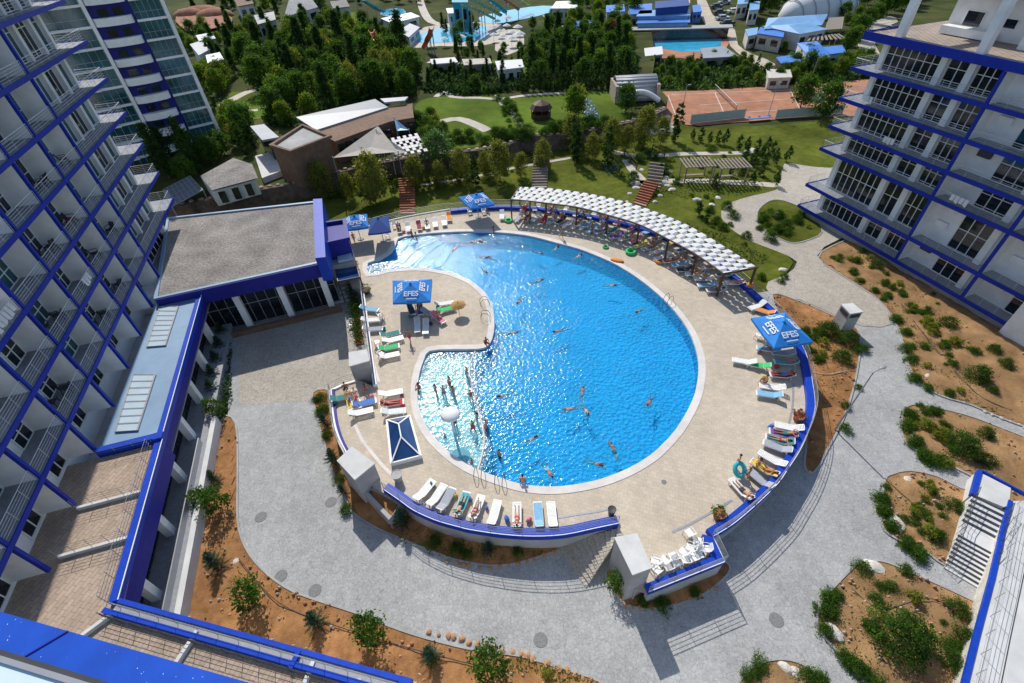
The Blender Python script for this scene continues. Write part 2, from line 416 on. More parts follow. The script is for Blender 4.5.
# paved plaza round the pool
sheet('plaza', ats([(225, 470), (232, 330), (240, 250), (360, 225), (500, 205), (700, 240), (800, 290), (900, 325), (1100, 420), (1250, 520), (1150, 760), (700, 800), (380, 760), (160, 640)]), 'paving', 0.0)
lawn_px = [(120, 262), (120, 222), (255, 190), (337, 182), (430, 167), (511, 156), (560, 148), (600, 141), (640, 132), (668, 122), (700, 128), (760, 126), (850, 119), (900, 128), (870, 160), (830, 169), (800, 166), (790, 170), (792, 190), (768, 200), (746, 207), (738, 214), (743, 224), (762, 236), (786, 252), (793, 263), (786, 274), (776, 290), (700, 300), (500, 270), (340, 270)]
lawn_w = ats(lawn_px)
sheet('lawn', lawn_w, 'lawn', .03, -.05)
path_px = [(784, 164), (800, 165), (830, 168), (880, 162), (900, 200), (860, 230), (838, 240), (817, 256), (850, 280), (880, 299), (893, 324), (862, 326), (830, 313), (800, 300), (770, 294), (768, 282), (786, 275), (797, 262), (776, 251), (750, 241), (726, 225), (721, 212), (730, 203), (752, 196), (776, 190), (781, 180)]
sheet('path', ats(smooth_loop(path_px, 2)), 'paving_warm', .036)
for ln, wd in (([(612, 152), (640, 156), (690, 154), (745, 153), (752, 148)], 1.4), ([(640, 183), (690, 181), (740, 183), (781, 186)], 1.6), ([(405, 187), (470, 178), (515, 168), (572, 158)], .8), ([(626, 160), (634, 172), (646, 184)], 1.5)):
    mb = MB(); mb.wall(ats(smooth_line(ln, 3)), wd, .0, .075); struct('path', mb, 'path_beige')
# warm paving of the plaza corner by the low wing
sheet('plaza', ats([(236, 318), (345, 300), (352, 330), (366, 390), (330, 392), (318, 400), (240, 405)]), 'paving_warm', .006)

beds = {
 'A': [(236, 424), (238, 470), (238, 520), (246, 548), (262, 569), (285, 587), (310, 598), (356, 613), (400, 630), (440, 642), (480, 651), (520, 656), (560, 668), (604, 684), (640, 720), (420, 760), (300, 690), (150, 640), (190, 560), (212, 470), (222, 420)],
 'B': [(313, 393), (317, 415), (325, 445), (334, 475), (345, 497), (352, 512), (372, 526), (396, 537), (430, 551), (455, 560), (490, 566), (520, 563), (560, 550), (585, 542), (560, 528), (480, 524), (430, 512), (390, 490), (350, 455), (336, 420), (331, 392)],
 'C': [(606, 572), (612, 588), (622, 602), (640, 609), (668, 607), (697, 598), (716, 586), (730, 570), (716, 560), (650, 566), (625, 560)],
 'D': [(772, 295), (800, 302), (826, 313), (853, 326), (860, 340), (858, 365), (850, 400), (838, 430), (826, 452), (819, 466), (811, 474), (804, 465), (806, 440), (800, 380), (785, 330)],
 'E': [(818, 258), (850, 281), (878, 300), (893, 320), (902, 340), (908, 365), (918, 382), (940, 396), (970, 405), (1000, 418), (1040, 432), (1200, 480), (1200, 380), (1024, 310), (940, 262), (880, 228), (842, 242)],
 'F': [(903, 412), (912, 405), (930, 407), (965, 415), (1000, 428), (1060, 452), (1180, 505), (1150, 560), (1040, 520), (985, 484), (950, 466), (915, 450), (902, 436)],
 'G': [(884, 482), (893, 474), (910, 471), (935, 476), (960, 488), (990, 500), (995, 540), (975, 575), (945, 566), (922, 550), (896, 539), (881, 524)],
 'H': [(848, 572), (860, 563), (880, 561), (905, 570), (945, 588), (975, 602), (990, 610), (985, 720), (900, 720), (868, 684), (840, 655), (820, 632), (817, 615), (826, 596)],
 'I': [(722, 700), (738, 682), (752, 667), (770, 660), (790, 660), (808, 668), (824, 685), (835, 710)],
 'J': [(757, 213), (766, 203), (778, 200), (795, 205), (812, 214), (822, 232), (806, 241), (790, 243), (774, 236), (760, 225)],
}
bed_w = {}
for k, px in beds.items():
    pts = ats(smooth_loop(px, 3)); bed_w[k] = pts
    mb = MB(); mb.prism(pts, -.05, .05); struct('planting_bed', mb, 'lawn' if k == 'J' else 'soil_dry' if k in 'EFGHI' else 'soil')
    kb = MB(); kb.wall(pts, .14, -.05, .10, closed=True); struct('kerb', kb, 'concrete')
for k, amp in (('A', .22), ('E', .3), ('H', .3), ('G', .25), ('F', .25), ('D', .2), ('I', .2), ('B', .18)):    # earth heaped unevenly inside each bed
    poly = bed_w[k]; xs = [p.x for p in poly]; ys = [p.y for p in poly]; st = .45; mb = MB(); idx = {}
    nx = int((max(xs)-min(xs))/st)+1; ny = int((max(ys)-min(ys))/st)+1
    for i in range(nx):
        for j in range(ny):
            p = Vector((min(xs)+i*st, min(ys)+j*st, 0))
            if inside(p, poly):
                dm = min((p-q).length for q in poly); z = .04+min(dm/1.5, 1)*amp*(.55+.9*noise.noise(p*.5)+.35*noise.noise(p*1.7))
                idx[i, j] = len(mb.v); mb.v.append(Vector((p.x, p.y, max(z, .03))))
    for (i, j), a0 in idx.items():
        q = [(i, j), (i+1, j), (i+1, j+1), (i, j+1)]
        if all(t in idx for t in q): mb.f.append(tuple(idx[t] for t in q)); mb.mi.append(0)
    struct('soil', mb, 'soil_dry' if k in 'EFGHI' else 'soil', True)

# ------------------------------------------------------------------ raised pool deck
outA = [(382.7, 489.2), (398.4, 500), (412, 509.8), (425.8, 516.6), (439.4, 522), (460, 527.6), (470, 530), (501, 534.6), (532.7, 536.6), (564, 535), (595.4, 528.5), (619, 523.5)]
outC = [(713.3, 536.8), (731.3, 525.8), (747, 513.3), (762.7, 499.2), (778.4, 483.5), (789, 468), (800.3, 450.5), (809.7, 430), (815, 411.3), (815.3, 398), (813.6, 386), (810.5, 368), (805, 350), (793, 330), (778.5, 312)]
outD = [(778.5, 312), (761.5, 296.4), (746, 282.3), (738, 276), (715, 259), (690, 245), (660, 232.5), (630, 223), (602, 216.5), (586, 213.5), (558, 209), (530, 206.2), (505, 205), (480, 206), (450, 209)]
wA = ats(smooth_line(outA, 3), 2.05); wC = ats(smooth_line(outC, 3), 2.05); wD = ats(smooth_line(outD, 3), 2.05)
pB = ats([(648.5, 592), (725, 561.5), (720.6, 552.5)], 2.05)
wN = ats(smooth_line([(450, 209), (420, 214), (395, 219), (368, 226)], 3), 1.7)
wW = ats([(362, 287.5), (368.5, 336), (375, 385)], 1.9)
wL = ats(smooth_line([(330, 389), (331, 404), (333.5, 423), (338.7, 439.7), (346, 454)], 3), 1.9)
shed_in = ats([(616, 541), (636, 590)], 1.6)
outer = wA+shed_in+pB+wC+wD[1:]+wN[1:]+ats([(345, 231), (338, 262), (352, 286)], 1.6)+wW+ats([(356, 379)], 1.6)+wL+ats([(352, 466), (366, 482)], 1.6)
pool_px = [(398, 239), (405, 236.5), (412, 235.4), (431, 233.3), (457.5, 231.7), (478, 231.6), (500, 232.5), (523.5, 234.9), (540, 238.3), (554.9, 242.4), (571, 246.6), (586.2, 251.5), (609.7, 261.3), (622, 268), (633.2, 275), (648.9, 286.6), (667, 302.7), (682.7, 321.5), (692.1, 338), (697.6, 355.7), (698.6, 371.3), (695.4, 391.5), (687.4, 410.5), (675.2, 430.1), (661.5, 445.2), (649.7, 455.5), (635, 464.8), (618.4, 472.7), (602, 478.6), (587, 482.4), (571, 485.2), (555.7, 486.6), (540, 486.4), (527, 485), (516.4, 482.9), (499.1, 477.6), (481.9, 471.1), (466.2, 463.8), (450.5, 453), (434.9, 438), (424.5, 422.5), (419.8, 410), (417.6, 397.8), (418, 384), (419.8, 372), (424.3, 358.8), (429.5, 351), (450, 349.3), (478, 349), (487.5, 346), (492.5, 338), (494.5, 325), (493, 310), (487, 295), (478, 286), (470, 280.3), (460, 275.8), (449.7, 272.3), (434, 269.2), (418.4, 267.8), (402, 268.3), (387, 270), (369.8, 274), (368, 263), (379, 260), (391.7, 252), (396, 244)]
lip = ats(smooth_loop(pool_px, 2), DZ)
def area(L): return sum(L[i].x*L[(i+1) % len(L)].y-L[(i+1) % len(L)].x*L[i].y for i in range(len(L)))/2
sgn = 1 if area(lip) < 0 else -1       # outward side
cop = offset(lip, .62*sgn, True)
mb = MB(); mb.prism(outer, DZ, DZ, [cop], sides=False); struct('pool_deck', mb, 'deck_tile')
mb = MB()
for i in range(len(lip)):
    j = (i+1) % len(lip); u = Vector((0, 0, .035)); d = Vector((0, 0, -.25))
    a, b, c, e = lip[i], lip[j], Vector((cop[j].x, cop[j].y, DZ)), Vector((cop[i].x, cop[i].y, DZ))
    mb.face((a+u, b+u, c+u, e+u)); mb.face((e, c, c+u, e+u)); mb.face((a+u, a+d, b+d, b+u))
struct('pool_coping', mb, 'coping')
div_px = smooth_line([(478, 349), (474, 358), (472, 368), (472.5, 378), (475.5, 391), (479.5, 405), (484, 420), (487, 435), (486, 448), (483.5, 460), (480, 470.4)], 3)
div = ats(div_px, DZ)
def zed(L, z): return [Vector((p.x, p.y, z)) for p in L]
# the deep basin and the paddling basin share the divider wall
mb = MB(); mb.prism(lip, .0, .05, sides=False); struct('pool_floor', mb, 'pool_tile')
i0 = min(range(len(lip)), key=lambda i: (lip[i]-div[0]).length); i1 = min(range(len(lip)), key=lambda i: (lip[i]-div[-1]).length)
sh = lip[i1:i0+1] if i1 < i0 else lip[i0:i1+1]
shal = sh+div[1:-1] if i1 < i0 else sh+div[::-1][1:-1]
mb = MB(); mb.prism(shal, .05, .98); struct('pool_floor', mb, 'pool_tile_pale')
mb = MB(); mb.wall(div, .5, .0, 1.40); struct('pool_divider', mb, 'tile_mauve')
mb = MB(); mb.wall(offset(div, -.25), .12, 1.38, 1.47); struct('pool_divider', mb, 'coping')
mb = MB()
for i in range(len(lip)):
    j = (i+1) % len(lip); a, b = lip[i], lip[j]
    mb.face((Vector((a.x, a.y, 0)), Vector((b.x, b.y, 0)), Vector((b.x, b.y, DZ-.2)), Vector((a.x, a.y, DZ-.2))))
struct('pool_wall', mb, 'pool_tile_side')
st = ats([(380, 259), (391.7, 252), (396, 244), (400, 238.6), (412, 235.6), (430, 233.6)], DZ)     # bathing steps in the far corner
inn = ats([(404, 272), (418, 268), (430, 263), (440, 256), (447, 248), (452, 238)], DZ)
for k in range(5):
    f0, f1 = k/5, (k+1)/5; pol = [st[i].lerp(inn[i], f0) for i in range(6)]+[st[i].lerp(inn[i], f1) for i in range(5, -1, -1)]
    mb = MB(); mb.prism(pol, .05, 1.25-.24*k); struct('pool_step', mb, 'pool_tile')
nd = [p for p in lip]
deep = (lip[i0:]+lip[:i1+1]+div[::-1][1:-1]) if i1 < i0 else (lip[i1:]+lip[:i0+1]+div[1:-1])
mb = MB(); mb.prism(deep, WZ, WZ, sides=False); struct('pool_water', mb, 'pool_water')
mb = MB(); mb.prism(shal, WZ, WZ, sides=False); struct('pool_water', mb, 'shallow_water')

def parapet(label, line, inward, blue='paint_blue', rail=True, w=.62, grey=True, ztop=2.05, rail_off=.1):
    """low coping wall on the deck's rim: coping, wall below, railing"""
    c = line[len(line)//2]; t = thing('deck_parapet', label, 'wall', (c.x, c.y, 0))
    mb = MB(); mb.wall(offset(line, inward*w/2), w, ztop-.52, ztop); mb.build('coping', blue, t)
    if grey: mb = MB(); mb.wall(offset(line, inward*.24), .30, -.1, ztop-.52); mb.build('wall', 'render_grey', t)
    edge = MB(); edge.wall(offset(line, inward*.03), .045, ztop, ztop+.025); edge.build('edge_strip', 'paint_white', t)
    if rail: railing(offset(line, inward*rail_off), ztop, .85, t)
    return t
def railing(line, z0, h, parent, step=1.5, rails=4, m='rail_grey', r=.018):
    mb = MB(); L = [Vector((p[0], p[1], 0)) for p in line]
    for k in range(rails):
        z = z0+h*(1-k/rails); mb.tube([p+Vector((0, 0, z)) for p in L], r*(1.4 if k == 0 else .8), 5)
    acc = 0; last = None
    for i, p in enumerate(L):
        if i: acc += (L[i]-L[i-1]).length
        if last is None or acc-last >= step or i == len(L)-1:
            mb.tube([p+Vector((0, 0, z0)), p+Vector((0, 0, z0+h))], r*1.2, 5); last = acc
    return mb.build('railing', m, parent)
def dense(line, d=.7):
    out = []
    for i in range(len(line)-1):
        a, b = Vector(line[i]), Vector(line[i+1]); n = max(1, int((b-a).length/d))
        out += [a.lerp(b, k/n) for k in range(n)]
    return out+[Vector(line[-1])]
ctr = at(560, 370, DZ)
def side(line):      # +1 when the deck lies to the left of the line
    a, b = line[len(line)//2-1], line[len(line)//2]; d = b-a; q = ctr-a; return 1 if d.x*q.y-d.y*q.x > 0 else -1
parapet('curved blue coping wall with railing on the near deck edge before nine loungers', wA, side(wA))
parapet('curved blue coping wall with railing along the right edge of the pool deck', wC, side(wC))
parapet('curved blue coping wall running behind the long white shade canopy, lawn on its far side', wD, side(wD))
t = thing('deck_parapet', 'short broad blue coping wall round the corner platform stacked with white plastic chairs', 'wall', tuple(pB[1]))
for q in ([(648.5, 592), (725, 561.5), (720.6, 553), (645, 584)], [(720.6, 553), (713.3, 537), (702.5, 534), (711.5, 556.6)]): mb = MB(); mb.prism(ats(q, 2.05), 1.5, 2.05); mb.build('coping', 'paint_blue', t)
q = ats([(649.5, 591), (724, 561), (719.5, 553)], 2.05); mb = MB(); mb.wall(offset(q, .12), .3, -.1, 1.5); mb.build('wall', 'render_grey', t)
mb = MB(); mb.wall([pB[0], pB[1], pB[2], wC[0]], .045, 2.05, 2.075); mb.build('edge_strip', 'paint_white', t)
railing(dense([pB[0], pB[1], pB[2], wC[0]], .9), 2.05, .85, t)
t = thing('deck_fence', 'grey metal railing behind the seats at the far left, wooden steps beyond', 'railing', tuple(wN[5]))
railing(wN, DZ, 1.05, t, rails=5); mb = MB(); mb.wall(wN, .25, -.1, DZ+.12); mb.build('base_wall', 'render_light', t)
t = thing('deck_parapet', 'straight white topped wall with railing between the clipped hedge strip and the pool deck', 'wall', tuple(wW[1]))
mb = MB(); mb.wall(wW, .35, -.1, 1.98); mb.build('wall', 'paint_white', t); mb = MB(); mb.wall(offset(wW, .0), .12, 1.98, 2.02); mb.build('coping', 'paint_purple_shaded', t)
railing(dense(wW), 2.02, .8, t)
t = thing('deck_parapet', 'curved white wall with purple coping round the small lounger terrace, shrubs outside it', 'wall', tuple(wL[4]))
mb = MB(); mb.wall(wL, .28, -.1, 1.85); mb.build('wall', 'paint_white', t)
mb = MB(); mb.wall(offset(wL, -.24*side(wL)*-1), .22, 1.5, 1.8); mb.build('coping', 'paint_purple_shaded', t); railing(wL, 1.85, .8, t)
pn = ats([(330, 389), (343, 383), (356, 379)], 1.9)
t = thing('deck_fence', 'short railing on a low wall closing the upper end of the small lounger terrace', 'railing', tuple(pn[1]))
mb = MB(); mb.wall(pn, .2, -.1, 1.75); mb.build('base_wall', 'paint_white', t); railing(dense(pn), 1.75, .9, t)
# sides of the deck not hidden behind a parapet
mb = MB(); mb.wall([wA[-1]]+shed_in, .1, -.1, DZ-.01); mb.wall([outer[-1], wA[0]], .1, -.1, DZ-.01); mb.wall(ats([(345, 231), (338, 262), (352, 286), (362, 287)], 1.6), .1, -.1, DZ-.01)
struct('deck_edge', mb, 'render_grey')
# steps from plaza to deck beside the grey shed
ia, ib = at(617.5, 528, DZ), at(556, 546, 0); oa, ob = at(612.5, 546, DZ), at(586, 588, 0); n = 10; mb = MB()
for k in range(n):
    f0, f1 = k/n, (k+1)/n; a, b, c, d = ia.lerp(ib, f0), ia.lerp(ib, f1), oa.lerp(ob, f1), oa.lerp(ob, f0)
    mb.prism([a, b, c, d], -.1, DZ*(1-(k+.6)/n))
struct('steps', mb, 'paving_warm')
# drain channel that follows the parapets
for ln, m in (([(355, 425), (362, 440), (372, 453), (383, 466), (394, 477)], 'coping'), ([(556, 518), (580, 514), (600, 511), (612, 508)], 'rail_grey'), ([(793, 383), (793, 400), (791, 415), (788, 426)], 'rail_grey'), ([(672, 532), (690, 524), (710, 513), (732, 500)], 'rail_grey'), ([(372, 358), (376, 372), (379, 382)], 'coping')):
    mb = MB(); mb.wall(ats(smooth_line(ln, 3), DZ), .16 if m == 'rail_grey' else .26, DZ-.05, DZ+.02); struct('drain_channel', mb, m)
# ================================================================== hotel wings and low buildings
def frame(O, deg, flip=1):
    d = Vector((math.cos(math.radians(deg)), math.sin(math.radians(deg)), 0)); n = Vector((d.y, -d.x, 0))*flip
    return lambda t, nn, z: Vector((O[0]+d.x*t+n.x*nn, O[1]+d.y*t+n.y*nn, z))
def slab(mb, P, t0, t1, n0, n1, z0, z1):
    """box in a building's own frame"""
    a = [P(t0, n0, 0), P(t1, n0, 0), P(t1, n1, 0), P(t0, n1, 0)]; mb.prism(a, z0, z1, bottom=True)
    mb.face([Vector((p.x, p.y, z0)) for p in a[::-1]]); return mb
def window(P, t0, t1, nn, z0, z1, parent, cols=3, trans=None, glass='glass_dark', fm='paint_white', fw=.07, name='window'):
    """framed window standing 3 cm proud of the wall; glass is a pane of its own"""
    lo, hi = min(t0, t1), max(t0, t1); mb = MB(); k0 = nn+.05
    for i in range(cols+1):
        t = lo+(hi-lo)*i/cols; mb.bar(P(t, k0, z0), P(t, k0, z1), fw)
    for z in [z0, z1]+([trans] if trans else []): mb.bar(P(lo, k0, z), P(hi, k0, z), fw*.9)
    o = mb.build(name, fm, parent); g = MB(); slab(g, P, lo, hi, nn-.02, nn+.03, z0, z1); g.build('pane', glass, o); return o
def bal_rail(P, t0, t1, z, parent, n=-.1, ret=None, h=1.0):
    mb = MB(); pts = [P(t0, n, z), P(t1, n, z)]
    if ret: pts = [P(t0, ret, z)]+pts
    for k in range(5): mb.tube([p+Vector((0, 0, h*(1-k*.19))) for p in pts], .028 if k == 0 else .013, 4)
    for a, b in zip(pts, pts[1:]):
        m = max(1, round((b-a).length/1.45))
        for i in range(m+1):
            q = a.lerp(b, i/m); mb.tube([q, q+Vector((0, 0, h))], .018, 4)
    return mb.build('railing', 'rail_light', parent)

# ---- left wing: t runs towards the far end (t = 0), negative towards the viewer
OL = at(173, 198, 9.0); DEG = 105.2; PL = frame(OL, DEG)
ST = 3.275
t = thing('hotel_wing', 'tall white hotel wing with blue edged balconies filling the left side, in shade', 'hotel', tuple(PL(-20, -2, 0)))
LV = [9.0+ST*k for k in range(9)]; LEN = [-60, -44, -38, -31, -26, -22, -17, -15, -15]
core = MB(); slab(core, PL, -2.6, -62, -15, -1.95, 0, LV[8]+1); core.build('wall', 'paint_white', t)
divs = [-13.45-4.45*k for k in range(11)]
for k, z in enumerate(LV):
    e = min(LEN[k], LEN[k])
    s = MB(); slab(s, PL, 0, e, -2.6, -.04, z-.26, z); s.build('balcony_floor', 'balcony_tile', t)
    s = MB(); slab(s, PL, .06, e, -.04, .05, z-.28, z+.06); slab(s, PL, .0, .06, -2.6, -.04, z-.26, z+.05); s.build('slab_edge', 'paint_blue_shaded', t)
    if k == 8: break
    h = ST-.34
    # open end: column, window band with pilasters
    s = MB(); slab(s, PL, -2.6, -3.1, -2.0, -1.55, z, z+h); s.build('corner_column', 'paint_white', t)
    window(PL, -3.15, -4.9, -1.95, z+.05, z+h-.1, t, 2, z+2.2, glass='glass_teal'); window(PL, -5.4, -7.9, -1.95, z+.05, z+h-.1, t, 3, z+2.2); window(PL, -8.4, -10.6, -1.95, z+.05, z+h-.1, t, 3, z+2.2, glass='glass_teal'); window(PL, -11.1, -13.2, -1.95, z+.05, z+h-.1, t, 2, z+2.2)
    s = MB(); slab(s, PL, -4.95, -5.35, -1.95, -1.5, z, z+h); s.build('pilaster', 'paint_white', t)
    for a in (-7.95, -10.65): s = MB(); slab(s, PL, a, a-.4, -1.95, -1.5, z, z+h); s.build('pilaster', 'paint_white', t)
    bal_rail(PL, -.1, -13.3, z, t, ret=-2.4)
    cells = [d for d in divs if d > e]
    for i, d in enumerate(cells):
        s = MB(); slab(s, PL, d-.09, d+.09, -1.95, -.2, z, z+h); s.build('divider_wall', 'paint_white', t)
        s = MB(); slab(s, PL, d-.11, d+.11, -.2, .02, z+.0, z+h); s.build('divider_edge', 'paint_blue_shaded', t)
        bal_rail(PL, d-.15, d-4.3, z, t)
        if d-4.4 > e-4:
            window(PL, d-.25, d-1.75, -1.95, z+.05, z+2.6, t, 2, z+1.0, glass='glass_dark' if (k*3+i) % 3 else 'glass_teal'); window(PL, d-2.8, d-4.0, -1.95, z+.9, z+2.4, t, 1)
# lower floors of the left wing seen over the low roofs
for d in divs:
    s = MB(); slab(s, PL, d-.09, d+.09, -1.95, -.2, 5.72, 8.66); s.build('divider_wall', 'paint_white', t)
    s = MB(); slab(s, PL, d-.11, d+.11, -.2, .02, 5.72, 8.66); s.build('divider_edge', 'paint_blue_shaded', t)
    window(PL, d-.25, d-1.8, -1.95, 5.75, 8.1, t, 2, 6.8)
s = MB(); slab(s, PL, 0, -16, -2.6, 0, 0, 5.7); s.build('wall', 'paint_white', t)
s = MB(); slab(s, PL, -2.4, -13.4, -1.9, 0, 5.7, 5.75); s.build('balcony_floor', 'balcony_tile', t)
window(PL, -3.2, -12.8, -1.95, 5.8, 8.5, t, 8, 7.6)
s = MB(); slab(s, PL, -2.6, -3.1, -2.0, -1.5, 5.7, 8.7); s.build('corner_column', 'paint_white', t)
# washing and furniture on the balconies
def laundry(tt, k, n, label):
    z = LV[k]+1.02; mb = MB()
    for i in range(n):
        a = tt-i*.42; c = [PL(a, -.12, z), PL(a-.36, -.12, z), PL(a-.36, -.02, z-.62-.15*(i % 2)), PL(a, -.02, z-.62-.1*(i % 3))]
        mb.face(c); mb.face([PL(a, -.12, z), PL(a-.36, -.12, z), PL(a-.36, -.22, z-.5), PL(a, -.22, z-.5)])
    tag(mb.build('laundry', 'fabric_white', None), label, 'laundry')
laundry(-31.8, 2, 8, 'white towels hung in a row over a balcony railing of the left hotel wing')
laundry(-23.2, 1, 3, 'few pale towels on a railing of an upper balcony at the left hotel wing')

# ---- podium along the left wing: blue-grey roof, tiled terrace
ZR = 5.42; NE = 4.33
t = thing('hotel_podium', 'low hotel podium with pale blue roof, brown tiled terrace and deep blue fascia', 'podium', tuple(PL(-30, 4, 0)))
CW = frame(at(118, 600, 5.75), -15.2, -1)      # viewer's own wing: t along the terrace rim, n outward
K0 = at(118, 600, 5.75)
s = MB(); slab(s, PL, -35.6, -16.6, -.0, NE-.45, 5.0, 5.55); s.build('roof', 'roof_blue_light', t)
tf = [PL(-36.2, -1.95, 0), PL(-36.2, NE-.3, 0), K0, CW(19, -.1, 0), CW(19, -4.4, 0), CW(-12, -4.4, 0), PL(-62, -1.95, 0)]
s = MB(); s.prism(tf, 5.2, ZR); s.build('terrace_floor', 'terrace_tile', t)
fl = MB(); slab(fl, PL, -48.3, -62, -1.95, -.01, ZR, ZR+.004); 
# rim: coping and fascia
s = MB(); slab(s, PL, -36.0, -16.5, NE-.45, NE, 5.2, 5.75); slab(s, PL, -36.1, -35.6, .05, NE-.5, 5.3, 5.95); slab(s, PL, -36.2, -47.8, NE-.42, NE+.1, 5.3, 5.76)
slab(s, PL, -36.2, -35.6, NE-.5, NE+.1, 5.3, 5.97); s.build('coping', 'paint_blue', t)
s = MB(); slab(s, PL, -16.5, -36.1, NE-.1, NE-.03, 4.3, 5.2); slab(s, PL, -36.2, -47.8, NE-.05, NE+.02, 3.7, 5.3); s.build('fascia', 'paint_purple_shaded', t)
s = MB(); s.bar(PL(-16.5, NE+.0, 5.77), PL(-36.0, NE+.0, 5.77), .05); s.bar(PL(-36.2, NE+.1, 5.78), PL(-47.8, NE+.1, 5.78), .05); s.build('edge_strip', 'paint_white', t)
s = MB(); slab(s, PL, -16.5, -48, -1.9, NE-.1, 3.95, 4.0); s.build('soffit', 'render_grey', t)
for a in (-19.2, -23.5, -27.8, -32.1, -36.4, -41.0, -45.6):
    s = MB(); slab(s, PL, a-.28, a+.28, NE-.95, NE-.4, 1.0, 4.0); s.build('column', 'paint_white', t)
s = MB(); slab(s, PL, -16.5, -50, -1.8, NE-1.6, 0, 3.95); s.build('wall', 'glass_dark', t)
window(PL, -17, -49, NE-1.55, 1.1, 3.9, t, 24, 3.2, fm='dark_metal')
s = MB(); slab(s, PL, -16.5, -49.3, NE-1.5, NE+.75, -.1, 1.0); s.build('ledge', 'balcony_tile', t)
s = MB(); slab(s, PL, -30.5, -49.5, NE+.75, NE+1.15, -.1, 1.25); s.build('ledge_wall', 'render_light', t)
s = MB(); slab(s, PL, -33, -49.3, NE+.2, NE+.28, 1.0, 1.7); s.build('pipe_rail', 'steel', t)
# translucent roof lights on the pale blue roof
for q in ([(160, 306), (177.7, 306.3), (165, 345), (146.6, 346.3)], [(133, 374.7), (155, 374.3), (137, 430), (115, 431.3)]):
    p = ats(q, 5.7); r = MB(); r.wall(p, .12, 5.55, 5.7, closed=True); o = r.build('roof_light', 'rail_grey', t)
    g = MB(); g.prism(offset(p, 0), 5.56, 5.66); g.build('pane', 'glass_pale', o)
    b = MB()
    for i in range(1, 8): b.bar(p[0].lerp(p[3], i/8)+Vector((0, 0, .01)), p[1].lerp(p[2], i/8)+Vector((0, 0, .01)), .04, .03)
    b.build('glazing_bar', 'rail_grey', o)
# partitions between the terraces
for a, hh in ((-40.4, .28), (-43.75, .28)):
    s = MB(); slab(s, PL, a-.09, a+.09, .05, NE-.45, ZR, ZR+hh); s.build('kerb', 'render_light', t)
    q = MB(); A, B = PL(a, .05, ZR+hh), PL(a, NE-.5, ZR+hh)
    for z in (.25, .45, .65, .85): q.tube([A+Vector((0, 0, z)), B+Vector((0, 0, z))], .014, 4)
    for i in range(5): c = A.lerp(B, i/4); q.tube([c, c+Vector((0, 0, .85))], .018, 4)
    q.build('railing', 'rail_grey', t)
q = MB()
for z in (.25, .5, .75, 1.0): q.tube([PL(-36.4, NE-.7, ZR+z), PL(-47.6, NE-.7, ZR+z)], .016, 4)
for i in range(9): q.tube([PL(-36.6-1.37*i, NE-.7, ZR), PL(-36.6-1.37*i, NE-.7, ZR+1.0)], .018, 4)
for z in (.6, .8, 1.0): q.tube([PL(-36.35, .1, ZR+z), PL(-36.35, NE-.8, ZR+z)], .012, 4)
for i in range(4): q.tube([PL(-36.35, .2+1.2*i, ZR+.5), PL(-36.35, .2+1.2*i, ZR+1.0)], .014, 4)
q.build('railing', 'rail_grey', t)
# rim of the viewer's own terrace
s = MB(); slab(s, CW, -.45, 17.6, -.75, -.48, 5.3, 5.75); slab(s, CW, -.0, 17.6, -.12, .12, 5.3, 5.75); slab(s, CW, 17.1, 17.7, -.76, .13, 5.3, 5.77); slab(s, CW, 11.35, 11.6, -.8, .0, 5.5, 5.79); s.build('coping', 'paint_blue', t)
s = MB(); slab(s, CW, .0, 17.1, -.48, -.12, 5.3, 5.6); s.build('gutter', 'rail_grey', t)
s = MB(); slab(s, CW, -.2, 17.6, .10, .16, 3.6, 5.4); s.build('fascia', 'paint_purple_shaded', t)
s = MB()
for z, r in ((6.22, .02), (6.02, .014)): s.tube([CW(0, -.3, z), CW(17.2, -.3, z)], r, 4)
for i in range(14): s.tube([CW(.4+i*1.27, -.3, 5.6), CW(.4+i*1.27, -.3, 6.22)], .016, 4)
s.build('railing', 'steel', t)
s = MB(); slab(s, CW, 17.5, 17.9, -4, .1, 0, 5.4); slab(s, CW, -.2, 17.6, -.6, .08, 0, 3.6); s.build('wall', 'render_grey', t)
q = MB()
for nn in (-.9,):
    for z in (.22, .42, .62, .85): q.tube([CW(-.2, nn, ZR+z), CW(17.4, nn, ZR+z)], .017, 4)
    for i in range(19): q.tube([CW(i*.96, nn, ZR), CW(i*.96, nn, ZR+.85)], .019, 4)
q.build('railing', 'dark_metal', t)
for a, c in ((at(118, 612, ZR), at(80, 640, ZR)), (at(199, 632, ZR), at(180, 661, ZR)), (at(315, 662, ZR), at(306, 684, ZR)), (at(361, 680, ZR), at(352, 700, ZR))):
    d = (c-a).normalized(); s = MB(); s.bar(a+Vector((0, 0, .14)), a+d*4.2+Vector((0, 0, .14)), .2, .28); s.build('kerb', 'render_light', t)

# ---- the viewer's own wing: window ledge in the lower left corner of the picture
LZ = 32.4; la, lb = at(0, 611.5, LZ), at(250, 683, LZ); dl = (lb-la).normalized(); nl = Vector((-dl.y, dl.x, 0))
t = thing('window_ledge', 'bright blue sheet metal ledge close to the viewer with pale window frame below', 'ledge', tuple(la))
def PW(tt, nn, z): p = la+dl*tt+nl*nn; return Vector((p.x, p.y, z))
mat('frame_pale', (.62, .74, .80), .3, .04, 2)
mat('ledge_paint', (.012, .075, .46), .32, .1, 8, spec=.5, big=(2.0, .12))
s = MB(); slab(s, PW, -6, 8, -.085, 0, LZ-.04, LZ); slab(s, PW, -6, 8, -.02, 0, LZ-.25, LZ-.04); s.build('ledge_sheet', 'ledge_paint', t)
s = MB(); s.bar(PW(.20, -.085, LZ+.002), PW(.27, 0, LZ+.002), .004, .003); s.build('seam', 'paint_purple_shaded', t)
s = MB()
